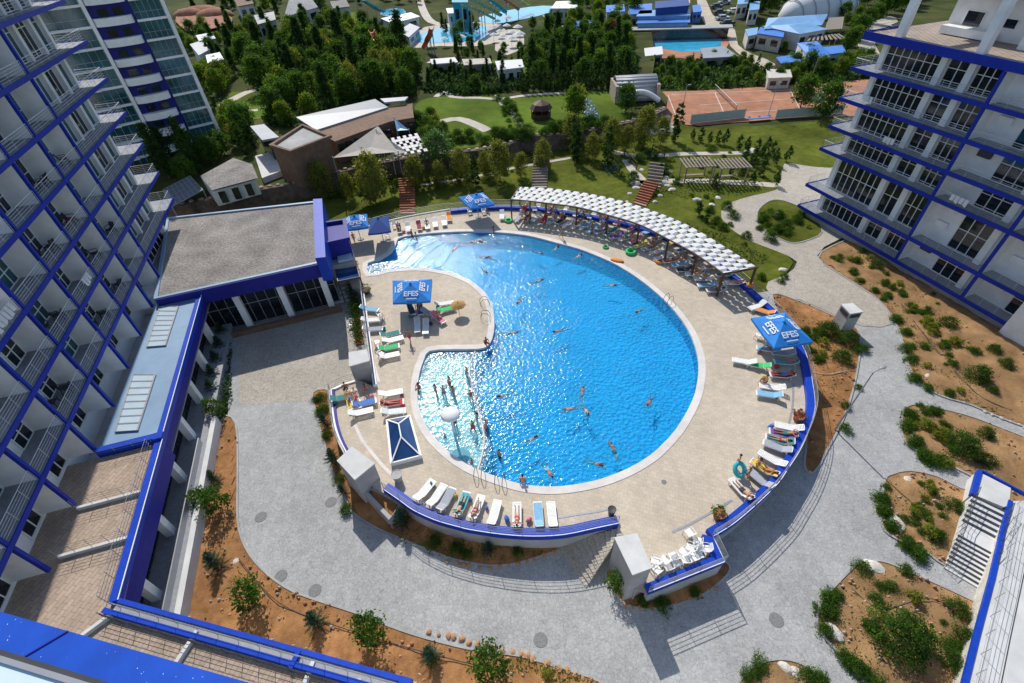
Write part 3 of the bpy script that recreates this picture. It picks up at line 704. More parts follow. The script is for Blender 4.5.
for i in range(70): u, v = rnd.uniform(-.3, 1.6), rnd.uniform(-.08, -.005); r = rnd.uniform(.0006, .0016); s.lathe([(0, .0008), (r, .0)], PW(u, v, LZ+.0005), 5)
tag(s.build('paint_speck', 'paint_white', t), kind='stuff')
s = MB(); slab(s, PW, -6, 8, -.098, -.085, LZ-.03, LZ+.012); s.build('seal', 'dark_metal', t)
s = MB(); slab(s, PW, -6, 8, -.112, -.098, LZ-.03, LZ+.018); s.build('frame_bead', 'rail_grey', t)
s = MB(); slab(s, PW, -6, 8, -.5, -.112, LZ-.03, LZ+.01); s.build('frame', 'frame_pale', t)
s = MB(); slab(s, PW, -6, 8, -.5, -.06, 6.5, LZ-.04); s.build('wall', 'paint_white', t)

# ---- right wing: t runs towards the viewer
OR = at(820.4, 147.8, 9.0); PR = frame(OR, -72.4)
t = thing('hotel_wing', 'white hotel wing with blue balcony bands and roof terrace at the upper right', 'hotel', tuple(PR(10, -2, 0)))
RV = [1.2, 4.22, 9.0, 11.75, 14.9, 18.1, 21.5]; E = 42
core = MB(); slab(core, PR, 1.6, E, -16, -1.8, 0, 21.2); core.build('wall', 'paint_white', t)
for k, z in enumerate(RV):
    last = k == 6; n1 = .05
    s = MB(); slab(s, PR, 0, E if k > 1 else 28.6, -6 if not last else -16, -.04, z-.24, z); s.build('balcony_floor', 'balcony_tile' if not last else 'roof_tile_r', t)
    s = MB(); hb = .8 if last else .40; slab(s, PR, -.06, E if k > 1 else 28.6, -.04, n1, z-hb*.75, z+hb*.25); slab(s, PR, -.06, .0, -6.5, -.04, z-hb*.75, z+hb*.25); s.build('slab_edge', 'paint_blue_shaded', t)
    if last: break
    h = RV[k+1]-z-.34 - (.35 if k == 5 else 0)
    s = MB(); slab(s, PR, 1.5, 2.1, -2.3, -1.6, z, z+h); s.build('corner_column', 'paint_white', t)
    for a in (8.6, 11.4):
        s = MB(); slab(s, PR, a-.32, a+.32, -1.8, -1.35, z, z+h); s.build('pilaster', 'paint_white', t)
    tr = z+min(2.3, h*.62)
    for a, b, cN in ((2.2, 8.2, 7), (9.0, 11.0, 2), (11.8, 14.7, 4)): window(PR, a, b, -1.8, z+.05, z+h-.1, t, cN, tr)
    bal_rail(PR, .1, 14.7, z, t, ret=-4)
    for j, d in enumerate((14.9, 22.65, 30.4, 38.1)):
        if k < 2 and j > 2: break
        s = MB(); slab(s, PR, d-.1, d+.1, -1.8, -.2, z, z+h); s.build('divider_wall', 'paint_white', t)
        s = MB(); slab(s, PR, d-.14, d+.14, -.2, .02, z, z+h); s.build('divider_edge', 'paint_blue_shaded', t)
        if k < 2 and j > 1: break
        bal_rail(PR, d+.2, d+7.5, z, t)
        window(PR, d+3.0, d+6.0, -1.8, z+.05, z+h-.1 if h > 3 else z+2.4, t, 3, tr)
        s = MB(); slab(s, PR, d+6.1, d+6.75, -1.8, -1.3, z, z+h); s.build('pilaster', 'paint_white', t)
        s = MB(); slab(s, PR, d+.9, d+2.1, -1.79, -1.45, z+1.7, z+2.3); s.build('air_conditioner', 'paint_white' if (j+k) % 3 else 'dark_metal', t)
s = MB(); slab(s, PR, 27.2, 30, -.9, .2, 0, 4.2); s.build('stair_wall', 'paint_white', t); window(PR, 28.3, 29.4, .22, 2.6, 3.6, t, 1)
s = MB(); slab(s, PR, .5, 30, -1.5, -.5, 0, 1.0); s.build('base_wall', 'concrete', t)
# roof terrace, portal frame, set back penthouse
s = MB()
for a in (3.2, 11.6):
    slab(s, PR, a-.35, a+.35, -1.6, -.9, 21.5, 26.6)
slab(s, PR, 2.85, 11.95, -1.6, -.9, 26.6, 27.2); slab(s, PR, 2.85, 3.5, -7, -1.6, 26.6, 27.2); slab(s, PR, 11.3, 11.95, -7, -1.6, 26.6, 27.2); s.build('portal_frame', 'paint_white', t)
s = MB(); slab(s, PR, 3.5, E, -16, -7, 21.5, 25.2); slab(s, PR, 12, E, -16, -5.2, 21.5, 25.4); s.build('penthouse', 'paint_white', t)
s = MB(); slab(s, PR, 3.2, E, -16, -4.6, 25.4, 25.75); s.build('penthouse_roof', 'roof_tile_r', t)
for a in (13.2, 16.6, 20.0, 23.4): window(PR, a, a+2.6, -5.2, 22.0, 24.6, t, 2)
window(PR, 5.0, 6.8, -7, 22.3, 23.6, t, 1); window(PR, 8.6, 10.0, -7, 22.6, 23.4, t, 1)
s = MB(); slab(s, PR, 4, 9, -6.6, -5.5, 21.6, 22.3); s.build('roof_bench', 'paint_white', t)
q = MB()
for z in (.3, .6, .9): q.tube([PR(.2, -6, 21.6+z), PR(.2, -.2, 21.6+z), PR(2.6, -.2, 21.6+z)], .016, 4)
q.build('railing', 'rail_grey', t)

# ---- low wing with the gravel roof, blue fascia and entrance
GZ = 6.2
gp = ats([(168.5, 219), (318, 202.5), (325.5, 262), (156.5, 299)], GZ)
t = thing('low_wing', 'flat roofed low wing with grey gravel roof, blue fascia and white columns', 'building', (gp[3].x, gp[3].y, 0))
s = MB(); s.prism(gp, GZ-.4, GZ); s.build('roof', 'roof_gravel', t)
s = MB(); s.wall(gp, .45, GZ-.5, GZ+.18, closed=True); s.build('coping', 'roof_blue_light', t)
nf = (gp[3]-gp[2]).normalized(); on = Vector((nf.y, -nf.x, 0));
if on.dot(at(280, 400)-gp[2]) < 0: on = -on
s = MB(); s.wall([gp[2]+on*.3, gp[3]+on*.3], .1, GZ-1.5, GZ+.1); s.wall([gp[2]+on*.3, gp[1]], .1, GZ-1.5, GZ+.1); s.wall([gp[0], gp[3]], .1, GZ-1.5, GZ+.1); s.build('fascia', 'paint_purple_shaded', t)
ins = [gp[0].lerp(gp[2], .03), gp[1].lerp(gp[3], .03), gp[2]-on*1.3, gp[3]-on*1.3]
s = MB(); s.prism(ins, 0, GZ-.45); s.build('wall', 'glass_dark', t)
for f in (.06, .33, .60, .86):
    c = gp[2].lerp(gp[3], f)-on*.35; s = MB(); s.box((c.x, c.y, 2.4), (.62, .62, 4.8), math.atan2(nf.y, nf.x)); s.build('column', 'paint_white', t)
s = MB()
for i in range(17):
    c = gp[2].lerp(gp[3], i/16)-on*1.2; s.bar((c.x, c.y, 0), (c.x, c.y, 5.2), .07)
for z in (2.6, 4.2):
    a, b = gp[2]-on*1.2, gp[3]-on*1.2; s.bar((a.x, a.y, z), (b.x, b.y, z), .08)
s.build('window_frame', 'rail_grey', t)
a, b = gp[2]+on*.55, gp[3]+on*.55
s = MB(); s.bar((a.x, a.y, .3), (b.x, b.y, .3), .5, .6); s.build('base_wall', 'brick', t)
# upright blue fin and entrance block at the pool end
fp = ats([(313, 199), (322, 198.5), (325.5, 257), (315, 258)], 7.4)
s = MB(); s.prism(fp, 4.5, 7.4); s.build('fin_wall', 'paint_blue', t)
ep = ats([(316, 226.5), (345, 222), (348.5, 240), (318, 247)], 5.6)
s = MB(); s.prism(ep, 2.0, 5.6); s.wall(ep, .5, 5.6, 6.0, closed=True); s.build('entrance_block', 'paint_purple_shaded', t)
ep2 = ats([(326, 246), (350, 240), (355, 262), (330, 266)], 3.6)
s = MB(); s.prism(ep2, 0, 3.55); s.build('entrance_wall', 'render_grey', t)
s = MB(); s.prism(ats([(336, 248), (349, 245), (352.5, 258), (338, 261)], 3.9), 3.6, 3.9); s.build('roof_light', 'glass_pale', t)
ep3 = ats([(334, 264), (355, 261), (360, 277), (338, 281.5)], 3.0)
s = MB(); s.prism(ep3, 2.9, 3.02); s.build('canopy', 'glass_blue', t)
s = MB(); s.wall(ep3, .12, 2.85, 3.08, closed=True)
for p in ep3: s.bar((p.x, p.y, 0), (p.x, p.y, 2.9), .1)
s.build('canopy_frame', 'dark_metal', t)
for k in range(5):   # entrance steps
    s = MB(); a, b = at(333-.5*k, 291+3.2*k, 0), at(362-1.0*k, 285.5+3.2*k, 0)
    s.bar((a.x, a.y, .5-.1*k), (b.x, b.y, .5-.1*k), .42, 1.0-.2*k); struct('steps', s, 'render_light')

# ---- grey service sheds on the rim of the deck
def shed(label, px, z, zb=0.0, top='render_light', louvre=False):
    p = ats(px, z); t = thing('service_shed', label, 'shed', (p[0].x, p[0].y, zb))
    s = MB(); s.prism(p, zb-.1, z-.12); s.build('wall', 'render_grey', t)
    c = sum(p, Vector((0, 0, 0)))/len(p); q = [c+(v-c)*1.05 for v in p]
    s = MB(); s.prism(q, z-.12, z); s.build('roof', top, t)
    if louvre:
        s = MB()
        for i in range(len(p)):
            a, b = p[i], p[(i+1) % len(p)]; d = (b-a); nn = Vector((d.y, -d.x, 0)).normalized(); m = (a+b)/2
            if nn.dot(m-c) < 0: nn = -nn
            for k in range(5): s.bar(a+d*.12+nn*.03+Vector((0, 0, -.25-.09*k)), a+d*.88+nn*.03+Vector((0, 0, -.25-.09*k)), .05, .05)
        s.build('louvre', 'dark_metal', t)
    return t
shed('tall grey service shed with pale flat roof beside the deck steps and the stacked chairs', [(615, 538), (637, 534), (651.5, 567), (632.5, 574)], 4.2)
shed('grey service shed with pale square roof at the lower left rim of the deck', [(352, 447), (374, 463.3), (354.6, 479), (337.5, 460.5)], 3.6)
shed('grey service shed standing between the hedge strip and the small lounger terrace', [(349, 352.5), (366.5, 349.5), (369, 360.5), (349.5, 366)], 3.6)
shed('small grey ventilation box with dark louvres at the fork of the beige path', [(841.5, 304), (853, 303.3), (863, 311.5), (850.5, 313.5)], 2.5, louvre=True)
t = thing('planter_box', 'low grey angular planter box of soil under the lower left service shed', 'planter', tuple(at(392, 525)))
pb = ats([(381, 491), (401, 503), (390, 518), (360, 486)], 1.4)
s = MB(); s.wall(pb, .3, -.1, 1.4, closed=True); s.build('wall', 'render_grey', t); s = MB(); s.prism(pb, .5, 1.1); s.build('soil', 'soil', t)

# ---- white terrace with stairs at the lower right
TZ = 1.3
ta = ats([(979.5, 472), (1012, 489), (1090, 530), (1180, 800), (940, 760), (962, 690), (1003, 538), (1008, 505)], TZ)
t = thing('white_terrace', 'raised white terrace with blue rim, railings and a stair at the lower right', 'terrace', tuple(at(985, 590)))
low = ats([(978, 590), (1004, 510), (1012, 489)], TZ)
rim = ats([(1010.5, 501), (1003, 530), (992, 578), (978, 630), (963, 690), (945, 760)], TZ)
fl = ats([(1010.5, 501), (1060, 500), (1180, 560), (1180, 800), (945, 760), (963, 690), (978, 630), (992, 578), (1003, 530)], TZ)
s = MB(); s.prism(fl, -.1, TZ); s.build('floor', 'render_light', t)
s = MB(); s.wall(offset(rim, -.0), .26, TZ-.16, TZ+.08); s.build('rim', 'paint_blue', t); s = MB(); s.wall(rim, .18, -.1, TZ-.16); s.build('wall', 'stone_pale', t)
lnd = ats([(979.5, 472), (1011, 488), (1009, 505), (1004, 507), (973, 494)], TZ); s = MB(); s.prism(lnd, -.1, TZ-.01); s.build('landing', 'render_light', t)
s = MB(); s.wall(ats([(979.5, 471), (973, 495)], TZ), .28, TZ-.3, TZ+.1); s.wall(ats([(982, 471), (1012, 487), (1040, 502)], TZ), .12, TZ-.2, TZ+.1); s.build('rim', 'paint_blue', t); s = MB(); s.wall(ats([(979.5, 471), (973, 495)], TZ), .2, -.1, TZ-.3); s.build('wall', 'render_light', t)
A0, A1, B0, B1 = at(973, 494, TZ), at(1006, 510, TZ), at(943.5, 568, 0), at(981, 590.5, 0)
n1, n2, lf = 6, 8, .16
tot = n1+n2; zz = TZ
for k in range(tot):
    if k < n1: f0 = k*(.5-lf/2)/n1; f1 = (k+1)*(.5-lf/2)/n1
    else: f0 = .5+lf/2+(k-n1)*(.5-lf/2)/n2; f1 = .5+lf/2+(k-n1+1)*(.5-lf/2)/n2
    zz = TZ*(1-(k+1)/(tot+1)); a, b, c, d = A0.lerp(B0, f0), A1.lerp(B1, f0), A1.lerp(B1, f1), A0.lerp(B0, f1)
    s = MB(); s.prism([a, b, c, d], -.1, zz); s.build('step', 'render_light', t)
    s = MB(); ad = (d-a)*.45; s.prism([a, b, b+(c-b)*.45, a+ad], zz, zz+.004, sides=False); s.build('tread', 'dark_metal', t)
    if k == n1-1:
        g0, g1 = .5-lf/2, .5+lf/2; s = MB(); s.prism([A0.lerp(B0, g0), A1.lerp(B1, g0), A1.lerp(B1, g1), A0.lerp(B0, g1)], -.1, zz-.01); s.build('landing', 'render_light', t)
for X0, X1 in ((A0, B0), (A1, B1)):
    q = MB(); U = Vector((0, 0, 1))
    pts = [Vector((X0.x, X0.y, TZ)), X0.lerp(X1, .42)+U*(TZ*.05), X0.lerp(X1, .58)+U*(TZ*.05), Vector((X1.x, X1.y, 0))]
    pts[1].z = TZ*(1-n1/(tot+1)); pts[2].z = pts[1].z
    for z in (.95, .72, .5, .28): q.tube([p+U*z for p in pts], .022 if z > .9 else .012, 5)
    for i in range(12): f = i/11; p = X0.lerp(X1, f); z = TZ*(1-f); q.tube([Vector((p.x, p.y, max(0, z-.2))), Vector((p.x, p.y, z+1.0))], .016, 5)
    q.build('handrail', 'dark_metal', t)
q = MB(); rl = offset(rim, .35*1)
if (rl[2]-at(1060, 600, TZ)).length > (rim[2]-at(1060, 600, TZ)).length: rl = offset(rim, -.35)
rl = [Vector((p.x, p.y, TZ)) for p in dense(rl, 1.3)]
for z in (1.0, .8, .6, .4, .2): q.tube([p+Vector((0, 0, z)) for p in rl], .014, 4)
for p in rl: q.tube([p, p+Vector((0, 0, 1.0))], .018, 4)
q.build('railing', 'rail_grey', t)
jl = ats([(1027, 560), (1010, 640), (998, 700)], TZ+.006); s = MB(); s.wall(jl, .05, TZ, TZ+.01); s.build('expansion_joint', 'dark_metal', t)
# ================================================================== tower, park, water park, courts, garden structures
PZ = 2.5                                     # level of the park behind the stone wall
wl = ats([(100, 228), (165, 208), (245, 192), (311, 181), (337, 172), (380, 163), (427, 154), (453, 153), (485, 149), (511, 143), (530, 136), (558, 135), (600, 129), (628, 122), (650, 116), (664, 109)], PZ)
edge = ats([(668, 98), (652, 80), (655, 58), (650, 20)], PZ)
pk = wl+edge+[Vector((80, 420, 0)), Vector((-900, 420, 0)), Vector((-900, 60, 0))]
mb = MB(); mb.prism(pk, -.1, PZ); struct('park_terrain', mb, 'rough_ground')
t = thing('stone_wall', 'long dark rubble retaining wall behind the sloping lawn, pale capping stones on top', 'wall', tuple(wl[6]))
w2 = []
for i, p in enumerate(dense(wl, 1.2)): w2.append(p+Vector((0, noise.noise(p*.7)*.25, 0)))
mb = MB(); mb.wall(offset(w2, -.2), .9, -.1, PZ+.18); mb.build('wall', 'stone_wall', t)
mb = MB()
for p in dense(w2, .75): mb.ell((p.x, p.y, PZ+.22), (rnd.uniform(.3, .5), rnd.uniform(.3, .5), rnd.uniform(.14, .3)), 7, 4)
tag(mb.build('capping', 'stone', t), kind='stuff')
def psheet(name, px, m, z=PZ, dz=.02, n=2): mb = MB(); mb.prism(ats(smooth_loop(px, n) if n > 1 else px, z), z+dz, z+dz, sides=False); return struct(name, mb, m)
def ppath(px, w, m='path_beige', z=PZ): mb = MB(); mb.wall(ats(smooth_line(px, 3), z), w, z-.1, z+.05); return struct('path', mb, m)
psheet('park_lawn', [(414, 112), (420, 101), (440, 97), (480, 96), (520, 98), (560, 93), (610, 92), (622, 105), (630, 118), (560, 132), (520, 136), (480, 146), (440, 148), (425, 130)], 'park_lawn')
psheet('park_lawn', [(222, 108), (232, 92), (262, 94), (275, 105), (262, 118), (235, 120)], 'park_lawn')
psheet('park_lawn', [(242, 72), (255, 68), (266, 74), (258, 82), (246, 80)], 'park_lawn')
psheet('park_lawn', [(325, 17), (355, 12), (362, 24), (340, 28)], 'park_lawn')
psheet('park_lawn', [(455, 66), (520, 58), (540, 70), (470, 82)], 'park_lawn')
ppath([(440, 122), (458, 119), (476, 125), (488, 131)], 2.2); ppath([(436, 97), (446, 90), (452, 97), (480, 98), (500, 99), (530, 95), (570, 93)], 1.3)
ppath([(432, 92), (446, 88), (447, 84)], 2); ppath([(497, 95), (503, 105), (512, 112), (517, 120), (522, 130)], 1.1)
ppath([(214, 110), (230, 101), (248, 92), (262, 91), (275, 95)], 2.5); ppath([(262, 91), (258, 82), (268, 78)], 2.2); ppath([(226, 100), (232, 112), (250, 111), (258, 110)], 1.6)
ppath([(420, 0), (424, 12), (432, 22), (452, 27)], 3.0); ppath([(545, 15), (556, 25), (564, 26)], 2.0)
psheet('dirt_hill', [(176, 16), (200, 9), (225, 14), (232, 22), (196, 32), (180, 26)], 'hill_soil', 3.4, .02)
for x, y, r in ((190, 17, 7), (203, 14, 9), (215, 17, 8)):
    p = at(x, y, PZ); mb = MB(); mb.ell((p.x, p.y, PZ), (r, r*.7, 3.2), 12, 6); struct('dirt_hill', mb, 'hill_soil', True)
# tennis courts
mb = MB(); mb.prism(ats([(652, 92), (700, 91), (830, 83), (905, 76), (905, 100), (862, 116), (800, 118), (730, 123), (700, 126), (672, 124), (660, 108)], 0), .06, .07); struct('clay_court', mb, 'clay_court')
def line3(a, b, z=.09, w=.1): mb = MB(); mb.bar(at(a[0], a[1], z), at(b[0], b[1], z), w, .02); return mb
for a, b in (((668, 95), (676, 116)), ((672, 94.5), (834, 88)), ((676, 116), (836, 107)), ((790, 90), (800, 109)), ((700, 105), (788, 99)), ((715, 93), (724, 113))):
    struct('court_line', line3(a, b), 'paint_white')
def net(label, a, b):
    a, b = at(*a), at(*b); t = thing('tennis_net', label, 'net', tuple(a)); mb = MB()
    for p in (a, b): mb.tube([p, p+Vector((0, 0, 1.15))], .05, 6)
    mb.build('post', 'dark_metal', t); mb = MB(); U = Vector((0, 0, 1))
    mb.bar(a+U*1.05, b+U*1.05, .05, .08)
    mb.build('tape', 'paint_white', t); mb = MB()
    for i in range(9): mb.bar(a+U*(.15+i*.1), b+U*(.15+i*.1), .012)
    for i in range(50): c = a.lerp(b, i/49); mb.bar(c, c+U*1.0, .012)
    mb.build('mesh', 'dark_metal', t)
net('tennis net across the left clay court in front of the dark hedge', (714, 89), (736, 111))
net('tennis net across the right clay court near the white umpire chair', (795, 88), (812, 104))
def fence(label, a, b, h, m='net_green', n=8, z=0):
    a, b = at(*a, z), at(*b, z); t = thing('court_fence', label, 'fence', tuple(a)); U = Vector((0, 0, 1))
    for i in range(n+1): c = a.lerp(b, i/n); mb = MB(); mb.tube([c, c+U*h], .04, 5); mb.build('post', 'net_green', t)
    mb = MB(); mb.bar(a+U*(h*.45), b+U*(h*.45), .02, h*.8); mb.build('mesh_panel', m, t); return t
fence('pale grey mesh fence along the near side of the left tennis court', (690, 124), (744, 118), 2.0)
fence('pale grey mesh fence along the near side of the right tennis court', (775, 119), (842, 114), 2.0)
t = thing('court_bench', 'long blue bench between the two court fences', 'bench', tuple(at(758, 118)))
mb = MB(); mb.bar(at(748, 119, .5), at(770, 117, .5), .7, .12); mb.build('seat', 'roof_sheet_blue', t); mb = MB()
for x in (749, 759, 769): p = at(x, 118.6-.09*(x-749)); mb.bar(p, p+Vector((0, 0, .45)), .3)
mb.build('support', 'rail_grey', t)
t = thing('umpire_chair', 'white umpire chair on tall legs beside the right hand clay court', 'chair', tuple(at(802, 103)))
p = at(802, 103); mb = MB(); mb.box((p.x, p.y, 1.9), (.7, .7, .08)); mb.box((p.x, p.y+.33, 2.3), (.7, .06, .8)); mb.build('seat', 'plastic_white', t); mb = MB()
for i in (-1, 1):
    for j in (-1, 1): mb.bar((p.x+i*.55, p.y+j*.5, 0), (p.x+i*.3, p.y+j*.3, 1.9), .06)
mb.build('leg', 'plastic_white', t)
t = thing('court_board', 'blue and white board leaning on the edge of the right clay court', 'board', tuple(at(815, 101)))
p = at(815, 101); mb = MB(); mb.box((p.x, p.y, .8), (3.2, .12, 1.5), -.5); mb.build('panel', 'roof_sheet_pale', t); mb = MB(); mb.box((p.x-.1, p.y-.12, .8), (1.6, .04, .9), -.5); mb.build('print', 'print_white', t)
def lamp(label, px, py, h, z=0, arm=None, group=None):
    p = at(px, py, z); t = thing('street_lamp', label, 'lamp', tuple(p), group=group); mb = MB(); mb.tube([p, p+Vector((0, 0, h))], [.075, .045], 7); mb.build('pole', 'rail_grey', t)
    a = arm or (.5, 0); q = p+Vector((a[0], a[1], h+.08)); mb = MB(); mb.tube([p+Vector((0, 0, h-.05)), q], .035, 5); mb.build('arm', 'rail_grey', t)
    mb = MB(); mb.ell(q, (.34, .16, .07), 10, 5, Matrix.Rotation(math.atan2(a[1], a[0]), 3, 'Z')); mb.build('lamp_head', 'rail_grey', t); return t
lamp('tall thin street lamp at the grey path right of the pool wall', 834.7, 430, 7.0, 0, (.9, .35))
lamp('tall floodlight pole at the near fence of the left tennis court', 681, 118, 6.0)
lamp('tall floodlight pole between the two tennis court fences', 768, 116, 6.0)
lamp('tall floodlight pole by the green hedge behind the right tennis court', 808, 88, 6.0)
# barrel roofed open air stage
t = thing('stage_shell', 'white barrel vaulted stage roof with stone side walls on the park edge', 'stage', tuple(at(640, 100, PZ)))
a, b = at(616, 104, PZ), at(657, 102, PZ); d = (b-a).normalized(); nn = Vector((-d.y, d.x, 0)); L = (b-a).length
mb = MB(); n = 12
for i in range(n):
    f0, f1 = i/n*PI*.95, (i+1)/n*PI*.95
    pr = lambda f, s: a+d*(L*s)+nn*(3.2-3.2*math.cos(f))+Vector((0, 0, .3+4.0*math.sin(f)))
    mb.face((pr(f0, 0), pr(f0, 1), pr(f1, 1), pr(f1, 0)))
o = mb.build('vault', 'roof_metal', t, True); sm = o.modifiers.new('thick', 'SOLIDIFY'); sm.thickness = .15
mb = MB(); mb.tube([a+d*(L*f)+nn*-1.2+Vector((0, 0, .6+1.8*math.sin(PI*f))) for f in [.3+.07*i for i in range(11)]], .5, 8); mb.build('front_arch', 'paint_white', t)
for s_ in (0, 1):
    mb = MB(); c = a+d*(L*s_); mb.prism([c-d*.3, c+d*.3, c+d*.3+nn*6.4, c-d*.3+nn*6.4], PZ-.1, PZ+3.2); mb.build('side_wall', 'stone', t)
# sail cloths and playground
def sail(label, pts, m, group=None):
    c = sum(pts, Vector((0, 0, 0)))/len(pts); t = thing('sun_sail', label, 'sun sail', (c.x, c.y, PZ), group=group); mb = MB(); k = 6
    low = c-Vector((0, 0, .35))
    for i in range(len(pts)): mb.face((pts[i], pts[(i+1) % len(pts)], low))
    o = mb.build('cloth', m, t); o.modifiers.new('thick', 'SOLIDIFY').thickness = .04
    mb = MB()
    for p in pts: mb.tube([(p.x, p.y, PZ-.1), p+Vector((0, 0, .2))], .07, 6)
    mb.build('pole', 'rail_grey', t)
def up(px, py, z): return at(px, py, z)
sail('large beige triangular sail cloth in front of the brick restaurant', [up(333, 158, 6.2), up(378, 126, 8.0), up(398, 152, 6.0)], 'canvas_beige')
sail('beige sail cloth beside the checkered canopy of the restaurant garden', [up(376, 130, 7.8), up(407, 152, 5.6), up(392, 156, 5.4)], 'canvas_beige')
sail('small pale blue triangular sail at the dark end of the restaurant', [up(394, 118, 6.4), up(409, 130, 5.2), up(397, 131, 5.2)], 'roof_sheet_pale')
t = thing('checkered_canopy', 'flat pergola canopy woven of white squares over the restaurant garden', 'canopy', tuple(at(410, 150, PZ)))
q = [up(391, 138, 5.4), up(417, 133, 5.4), up(428, 151, 5.4), up(398, 156, 5.4)]
def bl(u, v): return (q[0]*(1-u)+q[1]*u)*(1-v)+(q[3]*(1-u)+q[2]*u)*v
mb = MB()
for i in range(9):
    for j in range(7):
        if (i+j) % 2 == 0 or j % 3 == 1:
            for z in (0, -.05): mb.face([bl(u, v)+Vector((0, 0, z)) for u, v in ((i/9, j/7), ((i+.95)/9, j/7), ((i+.95)/9, (j+.92)/7), (i/9, (j+.92)/7))])
mb.build('panel', 'fabric_white', t); mb = MB()
for k in range(10): mb.bar(bl(k/9, 0)-Vector((0, 0, .12)), bl(k/9, 1)-Vector((0, 0, .12)), .12, .14)
for p in q: mb.tube([(p.x, p.y, PZ-.1), p], .1, 6)
mb.build('frame', 'wood_dark', t)
# brick restaurant
t = thing('restaurant', 'brown brick restaurant with sloping grey metal roof and flat roofed corner block', 'restaurant', tuple(at(330, 170, PZ)))
bp = ats([(272, 147), (303, 127), (330, 138), (291, 153)], 7.8)
mb = MB(); mb.prism(bp, PZ-.1, 7.8); mb.build('wall', 'brick', t); mb = MB(); mb.wall(bp, .7, 7.8, 8.2, closed=True); mb.build('parapet', 'brick', t)
mb = MB(); mb.prism(bp, 7.8, 7.84, sides=False); mb.build('roof', 'concrete', t)
a, b, c, d = up(296, 117, 7.4), up(375, 99, 7.4), up(388, 107, 6.4), up(316, 130, 6.4)
mb = MB(); mb.face((a, d, c, b)); mb.face([v-Vector((0, 0, .3)) for v in (a, b, c, d)])
for x, y in ((a, b), (b, c), (c, d), (d, a)): mb.face((x, y, y-Vector((0, 0, .3)), x-Vector((0, 0, .3))))
mb.build('roof', 'roof_metal', t)
a, b, c, d = up(380, 98, 7.0), up(408, 96, 7.0), up(405, 102, 6.6), up(385, 104, 6.6)
mb = MB(); mb.prism([a, d, c, b], 6.6, 6.9); mb.build('roof', 'roof_metal', t)
ip = ats([(315, 131), (388, 108), (412, 104), (414, 118), (390, 122), (335, 142)], 6.0); mb = MB(); mb.prism(ip, PZ-.1, 6.1); mb.build('wall', 'brick', t)
mb = MB()
for i in range(40):
    f = i/39; p = ip[0].lerp(ip[2], f); p = Vector((p.x, p.y, 6.05)); mb.bar(p, p+Vector((.25, -1.6, -.15)), .1, .14)
mb.build('rafter', 'wood_grey', t)
for i in range(9):
    f = (i+.5)/9; p = ip[5].lerp(ip[3], f); g = MB(); g.box((p.x, p.y-.1, 4.4), (1.5, .3, 2.2), .2); g.build('window', 'glass_dark', t)
mb = MB(); mb.prism(ats([(250, 126), (264, 124), (279, 137), (262, 140)], 7.2), 6.9, 7.2); mb.build('roof', 'roof_metal', t)
mb = MB(); mb.prism(ats([(256, 128), (264, 126), (279, 139), (268, 141)], 6.5), PZ-.1, 6.8); mb.build('wall', 'glass_dark', t)
mb = MB(); mb.prism(ats([(255, 156), (275, 150), (283, 170), (262, 178)], 3.4), PZ-.1, 3.4); mb.build('wall', 'render_light', t)
# grey roofed house left of the restaurant
t = thing('house', 'small pale house with hipped grey roof and striped wall near the tower', 'house', tuple(at(225, 185, PZ)))
hp = ats([(200, 176), (233, 158), (252, 164), (258, 178), (212, 190)], 5.0)
wp = ats([(201, 177), (232, 160), (250, 166), (256, 180), (212, 192)], 4.6)
mb = MB(); mb.prism(wp, PZ-.1, 4.65); mb.build('wall', 'render_light', t)
rg = [up(222, 172, 5.6), up(240, 166, 5.6)]; mb = MB()
e = hp; mb.face((e[0], e[4], rg[0])); mb.face((e[4], e[3], rg[1], rg[0])); mb.face((e[3], e[2], rg[1])); mb.face((e[2], e[1], rg[1])); mb.face((e[1], e[0], rg[0], rg[1])); mb.build('roof', 'roof_gravel', t)
for i in range(3): p = wp[4].lerp(wp[3], .18+.3*i); mb = MB(); mb.box((p.x, p.y-.05, 3.5), (1.0, .2, 1.7), .25); mb.build('window', 'glass_dark', t)
t = thing('lean_to', 'slate grey gridded lean-to roof between the left hotel wing and the pale house', 'lean_to', tuple(at(185, 190, PZ)))
gq = ats([(163, 190), (190, 176), (203, 190), (172, 207)], 4.2); mb = MB(); mb.prism(gq, 4.1, 4.2); mb.build('glass', 'roof_slate', t); mb = MB()  # opaque slate grey tiled roof with grid bars, no glazing
for i in range(8): mb.bar(gq[0].lerp(gq[1], i/7)+Vector((0, 0, .05)), gq[3].lerp(gq[2], i/7)+Vector((0, 0, .05)), .07)
for i in range(5): mb.bar(gq[0].lerp(gq[3], i/4)+Vector((0, 0, .05)), gq[1].lerp(gq[2], i/4)+Vector((0, 0, .05)), .07)
for p in gq: mb.bar((p.x, p.y, 0), p, .12)
mb.build('frame', 'rail_grey', t)
t = thing('brick_fence', 'low brown brick fence between the gravel roof and the pale house', 'wall', tuple(at(195, 208, 1)))
mb = MB(); mb.wall(ats([(165, 215), (222, 199), (245, 194)], 2.0), .3, -.1, 2.0); mb.build('wall', 'brick', t)

